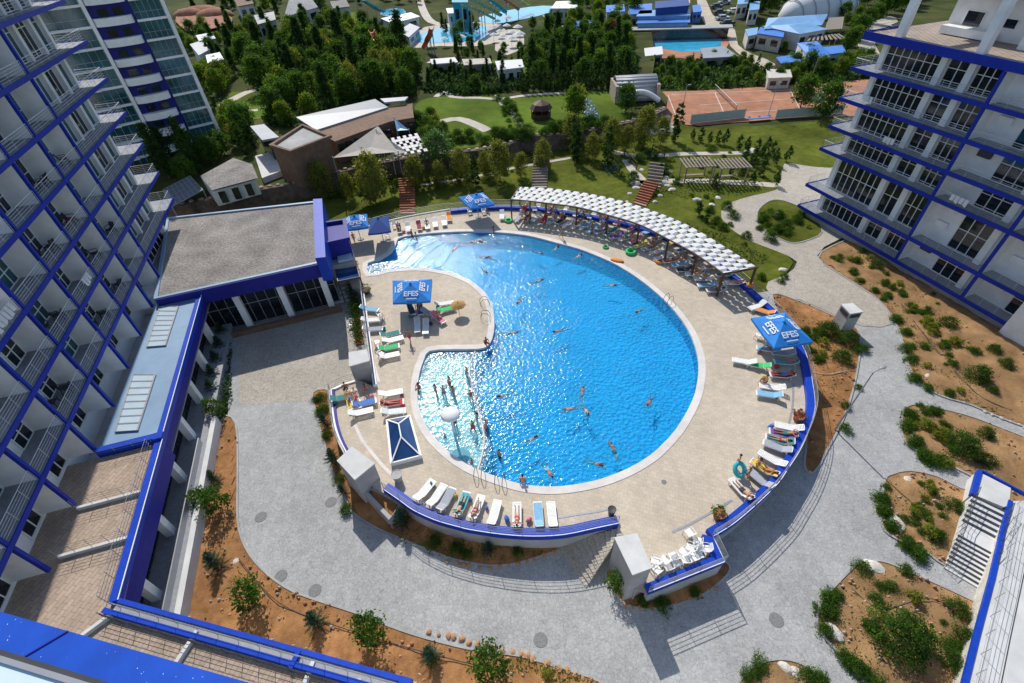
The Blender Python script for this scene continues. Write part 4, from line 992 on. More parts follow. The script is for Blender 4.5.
# blue and white apartment tower
TP = Vector((-51.4, 93.1, 0)); TW = frame(TP, 216, -1)     # t to the left along the front
fl = [3.61+2.67*k for k in range(-1, 14)]
t = thing('apartment_tower', 'tall blue and white apartment tower with curved white balconies behind the left wing', 'tower', (TP.x, TP.y, 0))
mb = MB(); slab(mb, TW, .2, 30, -14, -.3, PZ-.2, 42); mb.build('wall', 'glass_teal', t)
mb = MB(); slab(mb, TW, 4.4, 10.0, -14, .05, PZ-.2, 42); mb.build('blue_wall', 'paint_deep', t)
for t0, t1 in ((-.25, .25), (10.0, 10.5), (20, 20.5)): mb = MB(); slab(mb, TW, t0, t1, -.4, .45, PZ-.2, 42); mb.build('corner_column', 'paint_white', t)
mb = MB(); slab(mb, TW, .0, .2, -14, -.4, PZ-.2, 42); mb.build('side_wall', 'paint_white', t)
for z in fl:
    for t0, t1 in ((.25, 4.4), (10.5, 20)):
        mb = MB(); slab(mb, TW, t0, t1, -.3, .1, z-.2, z+.12); mb.build('floor_band', 'paint_white', t)
    for t0, t1, m_ in ((.3, 4.3, 5), (10.6, 19.9, 9)):
        mb = MB()
        for i in range(m_+1): mb.bar(TW(t0+(t1-t0)*i/m_, -.26, z+.1), TW(t0+(t1-t0)*i/m_, -.26, z+2.5), .06)
        mb.bar(TW(t0, -.26, z+1.0), TW(t1, -.26, z+1.0), .05); mb.build('window_frame', 'rail_grey', t)
    mb = MB(); ring = [TW(5.0, .05, 0)]+[TW(7.35-2.6*math.cos(PI*i/8), .05+1.25*math.sin(PI*i/8)**.6, 0) for i in range(9)]
    mb.prism(ring[1:], z-.1, z+.92); mb.build('balcony', 'paint_white', t)
    for a0 in (5.6, 7.6): mb = MB(); slab(mb, TW, a0, a0+1.3, .05, .09, z+.05, z+2.0); mb.build('window', 'glass_dark', t)
    mb = MB(); slab(mb, TW, 13.5, 16.8, -.3, .9, z-.1, z+.1); mb.build('balcony', 'paint_white', t)

# ------------------------------------------------------------------ white shade canopy over the sunbeds
fr_px = [(511, 199.5), (530, 201.2), (546, 203.2), (577, 207.3), (608, 215.2), (639.5, 224.8), (668.6, 239.5), (696.8, 255), (723.5, 273.8)]
bk_px = [(519, 187.5), (535, 188), (553.5, 189.2), (588, 194), (624, 202), (660, 214), (692, 228), (727, 249), (756, 267.5)]
CZ = 4.5
fr = ats(smooth_line(fr_px, 5), CZ); bk = ats(smooth_line(bk_px, 5), CZ)
t = thing('shade_canopy', 'long curved pergola with woven white fabric roof on dark brown posts', 'pergola', (fr[20].x, fr[20].y, DZ))
mb = MB(); mb.tube(fr, .10, 5); mb.tube(bk, .09, 5); mb.build('edge_beam', 'wood_dark', t)
for i in range(0, len(fr), 5):
    mb = MB(); a, b = fr[i], bk[i]; mb.bar(a-Vector((0, 0, .05)), a.lerp(b, 1.06)-Vector((0, 0, .05)), .13, .18); mb.build('rafter', 'wood_dark', t)
    for e in (a, b): mb = MB(); mb.bar((e.x, e.y, DZ), e, .19); mb.build('post', 'wood_dark', t)
def strip(P, Q, u): return P.lerp(Q, u)
cum = [0]
for i in range(len(fr)-1): cum.append(cum[-1]+(fr[i+1]-fr[i]).length)
def along(L, s):
    s = max(0, min(s, cum[-1])); i = max(k for k in range(len(cum)) if cum[k] <= s+1e-9); i = min(i, len(L)-2)
    return L[i].lerp(L[i+1], (s-cum[i])/(cum[i+1]-cum[i]))
mb = MB(); rows = 4; pitch = 1.05; n = int(cum[-1]/pitch)
for r in range(rows):                     # bands of cloth laid over and under the cross wires
    u0, u1 = (r+.0)/rows, (r+1.0)/rows
    for k in range(n+1):
        s0 = k*pitch+(pitch/2 if r % 2 else 0)-.3; s1 = s0+pitch
        m_ = 4
        for j in range(m_):
            sa, sb = s0+(s1-s0)*j/m_, s0+(s1-s0)*(j+1)/m_
            if sb <= 0 or sa >= cum[-1]: continue
            pin = lambda q: .27*max(0, 1-abs(q-.5)*2/.5)       # the cloth pinches in where it dives under a wire
            ka, kb = pin(j/m_), pin((j+1)/m_); za = .10-.18*max(0, 1-abs(j/m_-.5)*2/.5); zb = .10-.18*max(0, 1-abs((j+1)/m_-.5)*2/.5)
            g = (u1-u0)
            mb.face([along(fr, s).lerp(along(bk, s), u)+Vector((0, 0, z)) for s, u, z in ((sa, u0+ka*g, za), (sb, u0+kb*g, zb), (sb, u1-kb*g, zb), (sa, u1-ka*g, za))])
o = mb.build('cloth_roof', 'fabric_white', t)
for u in (0, 1): pass
# ------------------------------------------------------------------ parasols with printed name
def parasol(label, px, z, m, text=True, ph=None):
    p = ats(px, z); c = sum(p, Vector((0, 0, 0)))/4; t = thing('parasol', label, 'parasol', (c.x, c.y, DZ)); apex = c+Vector((0, 0, .95)); mb = MB()
    for i in range(4):
        a, b = p[i], p[(i+1) % 4]; mid = (a+b)/2-Vector((0, 0, .06))
        mb.face((a, mid, apex)); mb.face((mid, b, apex)); dz = Vector((0, 0, -.22))
        mb.face((a, a+dz, mid+dz, mid)); mb.face((mid, mid+dz, b+dz, b))
    o = mb.build('canopy', m, t)
    mb = MB(); mb.lathe([(0, .12), (.12, .05), (.15, -.05)], apex, 8); mb.build('finial', m, t)
    mb = MB(); mb.tube([(c.x, c.y, DZ), apex], .045, 8); mb.build('pole', 'rail_grey', t)
    mb = MB(); mb.lathe([(.0, .12), (.4, .1), (.45, 0)], (c.x, c.y, DZ), 12); mb.build('base', 'concrete', t)
    for i in range(4):
        mb = MB(); mb.bar(p[i]-Vector((0, 0, .05)), apex-Vector((0, 0, .3)), .04); mb.build('rib', 'rail_grey', t)
    if text:
        for i in range(4):
            a, b = p[i], p[(i+1) % 4]; x = (b-a).normalized(); m0 = (a+b)/2; y = (apex-m0).normalized(); zn = x.cross(y)
            if zn.z < 0: x = -x; zn = x.cross(y)
            y = zn.cross(x); o_ = m0.lerp(apex, .42)+zn*.05-Vector((c.x, c.y, DZ))
            W = Matrix((( x.x, y.x, zn.x, o_.x), (x.y, y.y, zn.y, o_.y), (x.z, y.z, zn.z, o_.z), (0, 0, 0, 1)))
            text_mesh('EFES', .80, 'lettering', 'print_white', t, W)
            l = MB(); q0 = m0.lerp(apex, .17)+zn*.05; l.bar(q0-x*.55, q0+x*.55, .09, .012, up=zn); l.build('printed_line', 'print_white', t)
    return t
parasol('bright blue square lettered parasol above the blue wall right of the pool', [(751.3, 318), (785, 312.3), (813.5, 341.5), (774, 348)], 4.1, 'canvas_blue')
parasol('blue square lettered parasol on the rounded peninsula between the two basins', [(392.5, 280.5), (432, 279), (430.3, 301), (392.7, 303)], 4.1, 'canvas_blue')
parasol('blue square lettered parasol behind the far edge of the pool', [(458.5, 197), (483, 192.3), (495, 204), (471, 208.5)], 4.1, 'canvas_blue')
parasol('blue square lettered parasol next to the entrance block of the low wing', [(343, 218), (367, 214), (368.5, 227), (345, 230)], 4.1, 'canvas_blue')
parasol('dull navy parasol between the lettered one and the white seats', [(371, 218), (388, 216), (391, 231), (368, 234)], 4.0, 'canvas_navy', False)
# mushroom fountain
p = at(454, 432, WZ); t = thing('mushroom_fountain', 'white mushroom shaped water fountain standing in the paddling basin', 'fountain', (p.x, p.y, .98))
mb = MB(); mb.tube([(p.x, p.y, .98), (p.x, p.y, 3.5)], .1, 8); mb.build('stem', 'paint_white', t)
mb = MB(); mb.lathe([(.02, 4.06), (.38, 4.02), (.68, 3.88), (.80, 3.7), (.77, 3.66), (.4, 3.75), (.05, 3.75)], (p.x, p.y, 0), 20); mb.build('cap', 'plastic_white', t, True)
# glass pyramid roof light on the deck
sp = ats([(387, 420), (409.5, 415.8), (420.5, 455.5), (391.5, 463)], 2.0); t = thing('roof_light', 'hipped blue glass roof light with white frame on the deck by the paddling basin', 'roof light', tuple(at(403, 440, DZ)))
mb = MB(); mb.wall(sp, .22, DZ, 2.05, closed=True); mb.build('frame', 'paint_white', t)
U = Vector((0, 0, .75)); r0 = sp[0].lerp(sp[1], .5).lerp(sp[3].lerp(sp[2], .5), .3)+U; r1 = sp[0].lerp(sp[1], .5).lerp(sp[3].lerp(sp[2], .5), .62)+U
mb = MB(); mb.face((sp[0], sp[3], r1, r0)); mb.face((sp[3], sp[2], r1)); mb.face((sp[2], sp[1], r0, r1)); mb.face((sp[1], sp[0], r0)); mb.build('pane', 'glass_blue', t)
mb = MB()
for a, b in ((sp[0], r0), (sp[1], r0), (sp[2], r1), (sp[3], r1), (r0, r1)): mb.bar(a+Vector((0, 0, .02)), b+Vector((0, 0, .02)), .10)
mb.build('glazing_bar', 'paint_white', t)
# manholes
for k, (x, y) in enumerate(((261, 517), (331, 502), (281, 576), (315, 590.5), (540.5, 640), (776.5, 620), (868, 299), (664, 482))):
    p = at(x, y, DZ if k == 7 else 0); mb = MB(); mb.lathe([(0, .022), (.42, .02), (.45, .0)] if k < 7 else [(0, .01), (.2, .01)], p, 16)
    tag(mb.build('manhole_cover', 'manhole'), ['round manhole cover in the left grey paving, alone in the middle', 'round manhole cover near the shrub strip under the lower left shed', 'left of two manhole covers at the lower left soil border', 'right of two manhole covers at the lower left soil border', 'round manhole cover in the paving at the bottom centre', 'round manhole cover in the paving right of the shed shadow', 'round manhole cover on the beige path above the ventilation box', 'small drain cover in the deck below the pool curve'][k], 'manhole cover')
# pool ladders
def ladder(px, py, ox, oy, label):
    p = at(px, py, DZ); q = at(ox, oy, DZ); d = (q-p).normalized(); s = Vector((-d.y, d.x, 0))*.28; t = thing('pool_ladder', label, 'ladder', tuple(p)); mb = MB()
    for k in (-1, 1):
        pts = [p+s*k-d*.6+Vector((0, 0, 0)), p+s*k-d*.6+Vector((0, 0, .55)), p+s*k-d*.3+Vector((0, 0, .85)), p+s*k+d*.1+Vector((0, 0, .8)), p+s*k+d*.32+Vector((0, 0, .45)), p+s*k+d*.35+Vector((0, 0, -.9))]
        mb = MB(); mb.tube(pts, .025, 6); mb.build('handrail', 'dark_metal', t)
    for z in (-.25, -.5, -.75): mb = MB(); mb.bar(p-s+d*.35+Vector((0, 0, z)), p+s+d*.35+Vector((0, 0, z)), .06, .03); mb.build('rung', 'steel', t)
ladder(486, 304, 496, 302, 'upper of two steel pool ladders on the peninsula edge')
ladder(487, 318, 497, 318, 'lower of two steel pool ladders on the peninsula edge')
ladder(479.5, 474, 482, 463, 'steel pool ladder where the basin divider meets the near rim')
ladder(500, 480.5, 502, 470, 'steel pool ladder right of the basin divider at the near rim')
ladder(667, 302, 660, 306, 'steel pool ladder on the right hand curve of the rim')
# ================================================================== vegetation
def crown(seed, h, z0, rad, prof, nc, nl, leafs, mats, sig=.34, shell=.55, flat=.0):
    """many small leaf faces in clumps through an uneven crown; clumps alternate between two tones"""
    rg = random.Random(seed); mb = MB(); bumps = [(rg.uniform(0, 2*PI), rg.uniform(0, 1), rg.uniform(.75, 1.25)) for _ in range(7)]
    for c in range(nc):
        f = rg.random()**.9; a = rg.uniform(0, 2*PI); r = rad*prof(f)
        for ba, bf, bk in bumps:
            if abs((a-ba+PI) % (2*PI)-PI) < .7 and abs(f-bf) < .25: r *= bk
        q = rg.uniform(shell, 1.0); cx, cy, cz = r*q*math.cos(a), r*q*math.sin(a), z0+(h-z0)*f
        mb.cur = (0 if rg.random() < .6 else 1) if len(mats) > 1 else 0
        sg = sig*rad*(.6+.6*rg.random())
        for _ in range(nl):
            p = Vector((cx+rg.gauss(0, sg*.55), cy+rg.gauss(0, sg*.55), max(z0*.55, cz+rg.gauss(0, sg*.45))))
            n = Vector((rg.gauss(math.cos(a)*.5, .7), rg.gauss(math.sin(a)*.5, .7), rg.gauss(.6, .6))).normalized()
            u = n.orthogonal().normalized(); u.rotate(Matrix.Rotation(rg.uniform(0, 6.28), 3, n)); v = n.cross(u); s = leafs*rg.uniform(.6, 1.35)
            mb.face((p-u*s-v*s*.25, p+v*s*.55-u*s*.1, p+u*s, p-v*s*.55+u*s*.1))
    return mb
def tree(name, label, cat, seed, h, z0, rad, prof, nc, nl, leafs, mats, tr=.12, limbs=5, sig=.34, shell=.5):
    t = thing(name, label, cat); crown(seed, h, z0, rad, prof, nc, nl, leafs, mats, sig, shell).build('crown', mats, t)
    rg = random.Random(seed+1); mb = MB(); top = z0+(h-z0)*.75
    mb.tube([(0, 0, -.3), (rg.uniform(-.05, .05)*h*.3, rg.uniform(-.05, .05)*h*.3, z0), (0, 0, top)], [tr, tr*.75, tr*.2], 7)
    for k in range(limbs):
        a = 2*PI*k/limbs+rg.uniform(-.4, .4); zz = z0+(top-z0)*rg.uniform(0, .6); L = rad*.65
        mb.tube([(0, 0, zz), (L*.5*math.cos(a), L*.5*math.sin(a), zz+L*.35), (L*math.cos(a), L*math.sin(a), zz+L*.55)], [tr*.5, tr*.3, tr*.1], 5)
    mb.build('trunk', 'trunk', t); return Proto(t)
oval = lambda f: (max(0, 4*f*(1-f)))**.45*(1-.25*f)
cone = lambda f: (1-f)**.8*.95+.05
column_ = lambda f: (max(0, 1-(2*f-.85)**2))**.5 if f > .4 else .75+.5*f
dome = lambda f: max(0, 1-f*f)**.5
egg = lambda f: (max(0, 1-((f-.35)/.66)**2))**.5 if f > .35 else .6+.4*f/.35
TR = {}
for i in range(2):
    TR['plane', i] = tree('plane_tree', '', 'tree', 20+i, 8, 1.2, 2.5, lambda f: egg(f)*(1.05-.35*f), 130, 28, .18, ['leaf_yellow', 'leaf_olive'], .12)
    TR['conifer', i] = tree('pine_tree', '', 'tree', 30+i, 12, 1.0, 2.3, cone, 110, 24, .30, ['leaf_deep', 'leaf_dark'], .2)
    TR['cypress', i] = tree('cypress_tree', '', 'tree', 40+i, 9, .3, 1.15, egg, 70, 24, .22, ['leaf_dark', 'leaf_deep'], .15)
    TR['round', i] = tree('broadleaf_tree', '', 'tree', 50+i, 8, 1.6, 3.2, oval, 110, 26, .28, ['leaf_dark', 'leaf_green'], .2)
    TR['green', i] = tree('broadleaf_tree', '', 'tree', 60+i, 7, 1.2, 2.8, oval, 100, 26, .26, ['leaf_green', 'leaf_yellow'], .18)
    TR['sapling', i] = tree('young_tree', '', 'tree', 70+i, 2.8, .55, 1.15, oval, 46, 24, .10, ['leaf_green', 'leaf_dark'], .045, 6, .32)
    TR['bush', i] = tree('bush', '', 'bush', 80+i, 1.35, .05, 1.25, dome, 75, 40, .062, ['leaf_dark', 'leaf_green'], .05, 6, .3, .35)
    TR['yellowbush', i] = tree('shrub', '', 'bush', 90+i, .9, .03, .65, dome, 36, 20, .07, ['leaf_lime', 'leaf_yellow'], .03, 5, .3)
    TR['lowbush', i] = tree('low_shrub', '', 'bush', 100+i, .5, .02, .62, dome, 40, 34, .042, ['leaf_green', 'leaf_dark'], .025, 4, .35)
    TR['thuja', i] = tree('thuja', '', 'shrub', 110+i, 2.6, .1, .55, column_, 50, 22, .085, ['leaf_deep', 'leaf_dark'], .05, 3, .35)
TR['bigbush', 0] = tree('bush', '', 'bush', 120, 2.1, .1, 1.75, lambda f: (max(0, 1-f*f))**.45, 120, 46, .075, ['leaf_green', 'leaf_dark'], .06, 8, .26, .45)
TR['willow', 0] = tree('willow_tree', '', 'tree', 130, 6, 1.0, 3.4, dome, 100, 26, .26, ['leaf_pale', 'leaf_green'], .2)
TR['lime', 0] = tree('broadleaf_tree', '', 'tree', 131, 6, 1.4, 2.8, dome, 100, 26, .26, ['leaf_lime', 'leaf_yellow'], .18)
TR['rust', 0] = tree('broadleaf_tree', '', 'tree', 132, 7, 1.6, 3.0, dome, 100, 26, .28, ['leaf_rust', 'leaf_rust'], .18)
def spruce(seed):
    rg = random.Random(seed); t = thing('blue_spruce', '', 'conifer'); mb = MB(); h = 2.3
    for lv in range(9):
        f = lv/8; z = .18+f*(h-.3); L = (1-f)*.95+.12; nb = 8 if lv < 6 else 6
        for k in range(nb):
            a = 2*PI*(k+.5*(lv % 2))/nb+rg.uniform(-.2, .2); l = L*rg.uniform(.75, 1.1); d = Vector((math.cos(a), math.sin(a), .12+.35*f)).normalized(); s = Vector((-d.y, d.x, 0)).normalized()
            for q in range(9):
                p = Vector((0, 0, z))+d*(l*(.15+.85*q/8)); mb.cur = 0 if rg.random() < .55 else 1
                for sd_ in (-1, 1, 0):
                    e = p+(d*.5+s*sd_*.9+Vector((0, 0, rg.uniform(-.1, .45)))).normalized()*(.09+.16*(1-q/9)); w_ = d.cross(Vector((0, 0, 1))).normalized()*.028+Vector((0, 0, .02)); mb.face((p-w_, e-w_*.3, e+w_*.3, p+w_))
    mb.build('crown', ['leaf_blue', 'leaf_dark'], t); mb = MB(); mb.tube([(0, 0, -.1), (0, 0, h)], [.05, .01], 6); mb.build('trunk', 'trunk', t); return Proto(t)
TR['spruce', 0] = spruce(1); TR['spruce', 1] = spruce(2)
cnt = {}
def plant(kind, px, py, sc, label, group=None, z=0.0, v=None, rz=None, cat=None):
    cnt[kind] = cnt.get(kind, 0)+1; k = (kind, v if v is not None else cnt[kind] % 2)
    if k not in TR: k = (kind, 0)
    p = at(px, py, z) if not isinstance(px, Vector) else px
    return TR[k].put((p.x, p.y, p.z if isinstance(px, Vector) else z), rnd.uniform(0, 6.28) if rz is None else rz, sc, label, group, cat=cat)
# trees on the lawn in front of the stone wall, left to right
LW = 'trees in front of the stone wall'
for px, py, k, sc, lb in [
 (327, 199, 'plane', .72, 'yellowish oval tree nearest the gravel roofed wing'), (376, 203, 'plane', .95, 'tallest pointed yellow-green tree, in front of the beige sail cloth'),
 (417, 190, 'plane', .66, 'olive tree just left of the checkered canopy end, by wooden steps'), (461, 182, 'plane', .68, 'olive tree beside the willow in front of the wall'),
 (500, 181, 'plane', .78, 'broad olive tree left of the second wooden stairs'), (542, 169, 'plane', .6, 'yellow-green small tree directly behind the second wooden stairs'),
 (574, 162, 'cypress', .85, 'dense dark oval tree on the lawn right of the second stairs'), (571, 150, 'plane', .75, 'olive tree standing behind the dense dark oval one'),
 (607, 166, 'cypress', .7, 'small dark tree between the stone wall and the flower circle'), (610, 152, 'plane', .72, 'light olive tree at the wall left of the rocky stream'),
 (643, 148, 'plane', .85, 'large olive tree in front of the white stage'), (675, 142, 'cypress', .75, 'dark rounded tree near the left tennis fence'), (476, 186, 'cypress', .55, 'low dark bushy tree on the shaded bank behind the parasol')]:
    plant(k, px, py, sc, lb, LW)
plant('willow', 438, 160, .75, 'pale green weeping tree behind the stone wall', z=PZ)
plant('green', 575, 118, .8, 'leafy tree beside the blue flower patch on the park lawn', z=PZ); plant('round', 625, 112, .6, 'dark bushy tree left of the white stage', z=PZ)
plant('round', 800, 108, .75, 'round dark green tree at the corner of the right tennis court', z=0, v=0)
plant('round', 822, 120, .8, 'dark green tree at the tip of the right wing balconies', z=0, v=1)
# young cypresses along the lawn by the courts
YC = 'young dark thujas beside the court lawn'
for x, y in [(692, 139), (700, 140), (709, 142), (717, 142), (724, 143), (738, 148), (746, 150), (756, 151), (765, 152), (772, 152), (786, 160), (744, 158), (752, 163), (764, 165), (774, 163), (743, 164), (760, 158)]:
    plant('thuja', x, y+2, rnd.uniform(.75, 1.1), 'young dark thuja in the loose group between court lawn and beige path', YC)
for x, y, s in ((714, 188, .9), (752, 184, .8), (760, 176, 1), (698, 216, .8), (706, 222, .8), (730, 176, .7), (660, 174, .7), (775, 186, .9)):
    plant('thuja', x, y, s, 'small thuja on the lawn below the wooden pergolas', 'thujas below the wooden pergolas')
# dense wood of the park
WD = 'trees of the dark park wood'
def wood(poly, kinds, gap, n, label, group, z=PZ, smin=.75, smax=1.15):
    W = ats(poly, z); xs = [p.x for p in W]; ys = [p.y for p in W]; put = []; tries = 0
    while len(put) < n and tries < n*60:
        tries += 1; p = Vector((rnd.uniform(min(xs), max(xs)), rnd.uniform(min(ys), max(ys)), z))
        if not inside(p, W) or any((p-q).length < gap for q in put): continue
        put.append(p); k = rnd.choice(kinds); plant(k, p, 0, rnd.uniform(smin, smax), label[k] if isinstance(label, dict) else label, group, v=rnd.randint(0, 1))
DK = {'conifer': 'dark pointed pine in the dense wood left of the restaurant lawn', 'round': 'dark broad crown in the dense wood left of the restaurant lawn', 'cypress': 'slim dark cypress in the dense wood left of the restaurant lawn', 'green': 'lighter green crown in the dense wood left of the restaurant lawn', 'plane': 'yellowish oval crown in the dense wood left of the restaurant lawn'}
wood([(268, 118), (285, 85), (330, 62), (400, 72), (425, 88), (412, 98), (380, 97), (330, 112), (285, 128)], ['conifer', 'round', 'round', 'cypress', 'green', 'plane'], 4.2, 44, DK, WD, smin=.6, smax=.95)
wood([(248, 66), (300, 55), (345, 48), (400, 58), (420, 75), (330, 68), (280, 84), (262, 95)], ['conifer', 'round', 'plane', 'green', 'round'], 5.4, 40, DK, WD, smin=.65, smax=1.0)
DM = {'round': 'dark broad tree in the belt between the water park pool and the park lawn', 'conifer': 'dark pine in the belt between the water park pool and the park lawn', 'green': 'lighter broad tree in the belt between the water park pool and the park lawn', 'cypress': 'dark clipped cypress in the row behind the park lawn'}
wood([(424, 86), (440, 72), (520, 72), (528, 84), (470, 92)], ['conifer', 'round', 'conifer'], 3.8, 26, DM, 'trees of the belt behind the park lawn', smin=.24, smax=.4)
wood([(528, 85), (530, 52), (560, 40), (625, 32), (634, 70), (630, 84), (560, 88)], ['round', 'round', 'conifer', 'green'], 4.2, 52, DM, 'trees of the belt behind the park lawn', smin=.5, smax=.75)
for i in range(19): plant('cypress', 522+i*5.7, 91.5-.22*i, rnd.uniform(.42, .52), DM['cypress'], 'clipped row behind the park lawn', z=PZ)
HB = {'round': 'dark bushy tree in the hedge behind the tennis courts', 'green': 'lighter bushy tree in the hedge behind the tennis courts', 'cypress': 'dark narrow tree in the hedge behind the tennis courts'}
wood([(645, 88), (648, 68), (700, 62), (745, 62), (775, 75), (765, 84), (700, 88)], ['round', 'round', 'green', 'cypress'], 3.0, 44, HB, 'hedge trees behind the tennis courts', 0, .24, .38)
wood([(775, 84), (785, 66), (840, 66), (865, 66), (875, 74), (830, 82)], ['round', 'green', 'round'], 3.2, 28, {'round': 'dark shrubby tree between the blue roofs and the right tennis court', 'green': 'lighter shrubby tree between the blue roofs and the right tennis court'}, 'shrub belt below the blue roofs', 0, .4, .6)
wood([(855, 40), (880, 14), (900, 10), (930, -10), (905, 0), (868, 30), (850, 60), (840, 56)], ['green', 'round'], 3.6, 30, {'round': 'dark tree along the dirt lane at the upper right', 'green': 'lighter tree along the dirt lane at the upper right'}, 'trees along the dirt lane', 0, .6, .9)
FT = {'round': 'distant dark tree between the water park buildings along the top', 'green': 'distant lighter tree between the water park buildings along the top', 'conifer': 'distant dark pine between the water park buildings along the top'}
wood([(185, 62), (175, 40), (240, 28), (300, 28), (345, 35), (300, 52), (248, 62)], ['round', 'green', 'conifer'], 5.5, 34, FT, 'distant trees along the top', smin=.45, smax=.75)
wood([(180, 12), (260, -6), (330, -4), (370, 2), (330, 12), (260, 20)], ['round', 'green', 'conifer'], 8, 26, FT, 'distant trees along the top', smin=.5, smax=.8)
wood([(450, 58), (458, 44), (475, 50), (470, 60)], ['round', 'conifer'], 4, 6, FT, 'distant trees along the top', smin=.3, smax=.4)
wood([(560, 30), (575, 8), (620, -2), (640, 2), (636, 26)], ['round', 'green'], 6, 22, FT, 'distant trees along the top', smin=.5, smax=.8)
wood([(735, 20), (748, 4), (790, -6), (800, 2), (765, 14)], ['round', 'conifer'], 5, 14, FT, 'distant trees along the top', 0, .6, .9)
wood([(442, 30), (470, 22), (480, 34), (455, 42)], ['conifer', 'round'], 5, 8, FT, 'distant trees along the top', smin=.3, smax=.5)
wood([(222, 125), (235, 118), (250, 135), (262, 150), (240, 160)], ['round', 'green', 'cypress'], 3.0, 16, {'round': 'dark tree between the tower and the restaurant', 'green': 'lighter tree between the tower and the restaurant', 'cypress': 'dark cypress between the tower and the restaurant'}, 'trees between tower and restaurant', smin=.5, smax=.8)
wood([(160, 180), (180, 160), (215, 160), (232, 150), (225, 165), (190, 185)], ['round', 'conifer'], 3.0, 10, 'shaded dark tree at the foot of the blue tower', 'trees at the foot of the tower', smin=.5, smax=.7)
wood([(205, 100), (222, 95), (232, 80), (222, 72), (205, 84)], ['green', 'round'], 3.5, 8, 'green tree beside the light footpaths right of the tower', 'trees beside the light footpaths', smin=.5, smax=.8)
plant('lime', 380, 95, .8, 'bright yellow-green domed tree behind the restaurant roof', z=PZ); plant('lime', 333, 66, .9, 'bright yellow-green domed tree in the middle of the dark wood', z=PZ)
plant('rust', 610, 44, .8, 'rust red crowned tree in the belt left of the pale blue pool', z=PZ); plant('lime', 606, 50, .6, 'yellow-green tree in front of the rust red crown', z=PZ)
plant('green', 300, 55, 1.2, 'tall light green tree standing out of the dark wood', z=PZ)
# low dark foliage closing the wood's floor
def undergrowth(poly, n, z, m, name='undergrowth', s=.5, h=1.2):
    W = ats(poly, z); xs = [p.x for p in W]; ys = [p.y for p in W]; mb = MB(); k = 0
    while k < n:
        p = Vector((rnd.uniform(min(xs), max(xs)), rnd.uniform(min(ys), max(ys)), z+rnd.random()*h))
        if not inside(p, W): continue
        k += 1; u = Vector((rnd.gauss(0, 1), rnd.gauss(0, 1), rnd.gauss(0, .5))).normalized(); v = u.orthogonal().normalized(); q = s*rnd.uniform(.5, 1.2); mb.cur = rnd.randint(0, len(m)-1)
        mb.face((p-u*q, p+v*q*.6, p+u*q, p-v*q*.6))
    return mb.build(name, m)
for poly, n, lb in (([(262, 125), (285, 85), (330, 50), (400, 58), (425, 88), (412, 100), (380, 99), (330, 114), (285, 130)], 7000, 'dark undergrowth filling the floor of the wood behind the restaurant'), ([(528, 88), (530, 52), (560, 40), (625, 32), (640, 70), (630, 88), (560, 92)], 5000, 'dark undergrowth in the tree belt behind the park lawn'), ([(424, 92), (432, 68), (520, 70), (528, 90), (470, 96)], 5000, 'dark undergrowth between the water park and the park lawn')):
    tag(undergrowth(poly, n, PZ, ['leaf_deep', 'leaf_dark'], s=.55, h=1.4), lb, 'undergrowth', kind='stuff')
for poly, n, lb in (([(645, 90), (648, 68), (700, 62), (745, 62), (775, 76), (765, 86), (700, 90)], 4200, 'low green hedge foliage behind the tennis courts'), ([(775, 86), (785, 66), (840, 66), (875, 66), (880, 76), (830, 84)], 3000, 'low green foliage below the blue roofs')):
    tag(undergrowth(poly, n, 0, ['leaf_dark', 'leaf_green'], s=.45, h=1.2), lb, 'hedge foliage', kind='stuff')
# ------------------------------------------------------------------ planting in the beds round the plaza
for x, y, s, k, lb in [
 (219, 566, .9, 'spruce', 'blue spruce beside the white stone in the left soil border'), (318, 624, .85, 'spruce', 'blue spruce in the soil border between the two young green trees'), (432, 658, .78, 'spruce', 'blue spruce in the soil border right of the leafy young tree'),
 (217, 482, .7, 'spruce', 'small blue spruce near the ledge in the upper left soil border'), (404, 524, .95, 'spruce', 'blue spruce below the lower left shed and the nine loungers'), (489, 552, .62, 'spruce', 'small blue spruce under the middle of the curved parapet'),
 (335, 462, .8, 'spruce', 'blue spruce in the shrub strip left of the lower left shed'), (326, 424, .7, 'spruce', 'small blue spruce in the middle of the narrow shrub strip'), (344, 493, .55, 'spruce', 'smallest blue spruce at the dark foot of the lower left shed'),
 (256, 603, 1.0, 'sapling', 'leafy young tree in the left border near the two manholes'), (374, 637, 1.05, 'sapling', 'leafy young tree in the middle of the lower soil border'), (491, 671, 1.1, 'sapling', 'leafy young tree at the bottom of the soil border by the stones'),
 (218, 418, .85, 'sapling', 'yellow-green young tree at the top of the left soil border'), (222, 510, 1.0, 'sapling', 'loose leaning young tree over the ledge wall'), (616, 588, .7, 'sapling', 'green sapling at the left foot of the tall shed'),
 (206, 505, .75, 'sapling', 'green sapling standing right at the ledge wall')]:
    plant(k, x, y, s, lb, cat='conifer' if k == 'spruce' else 'young tree')
for i, (x, y) in enumerate([(226, 338), (224, 352), (221, 366), (218, 380), (217, 394)]):
    plant('spruce', x, y, .95, 'blue-green conifer of the shaded row along the low wing columns', 'row of conifers beside the pale blue roof')
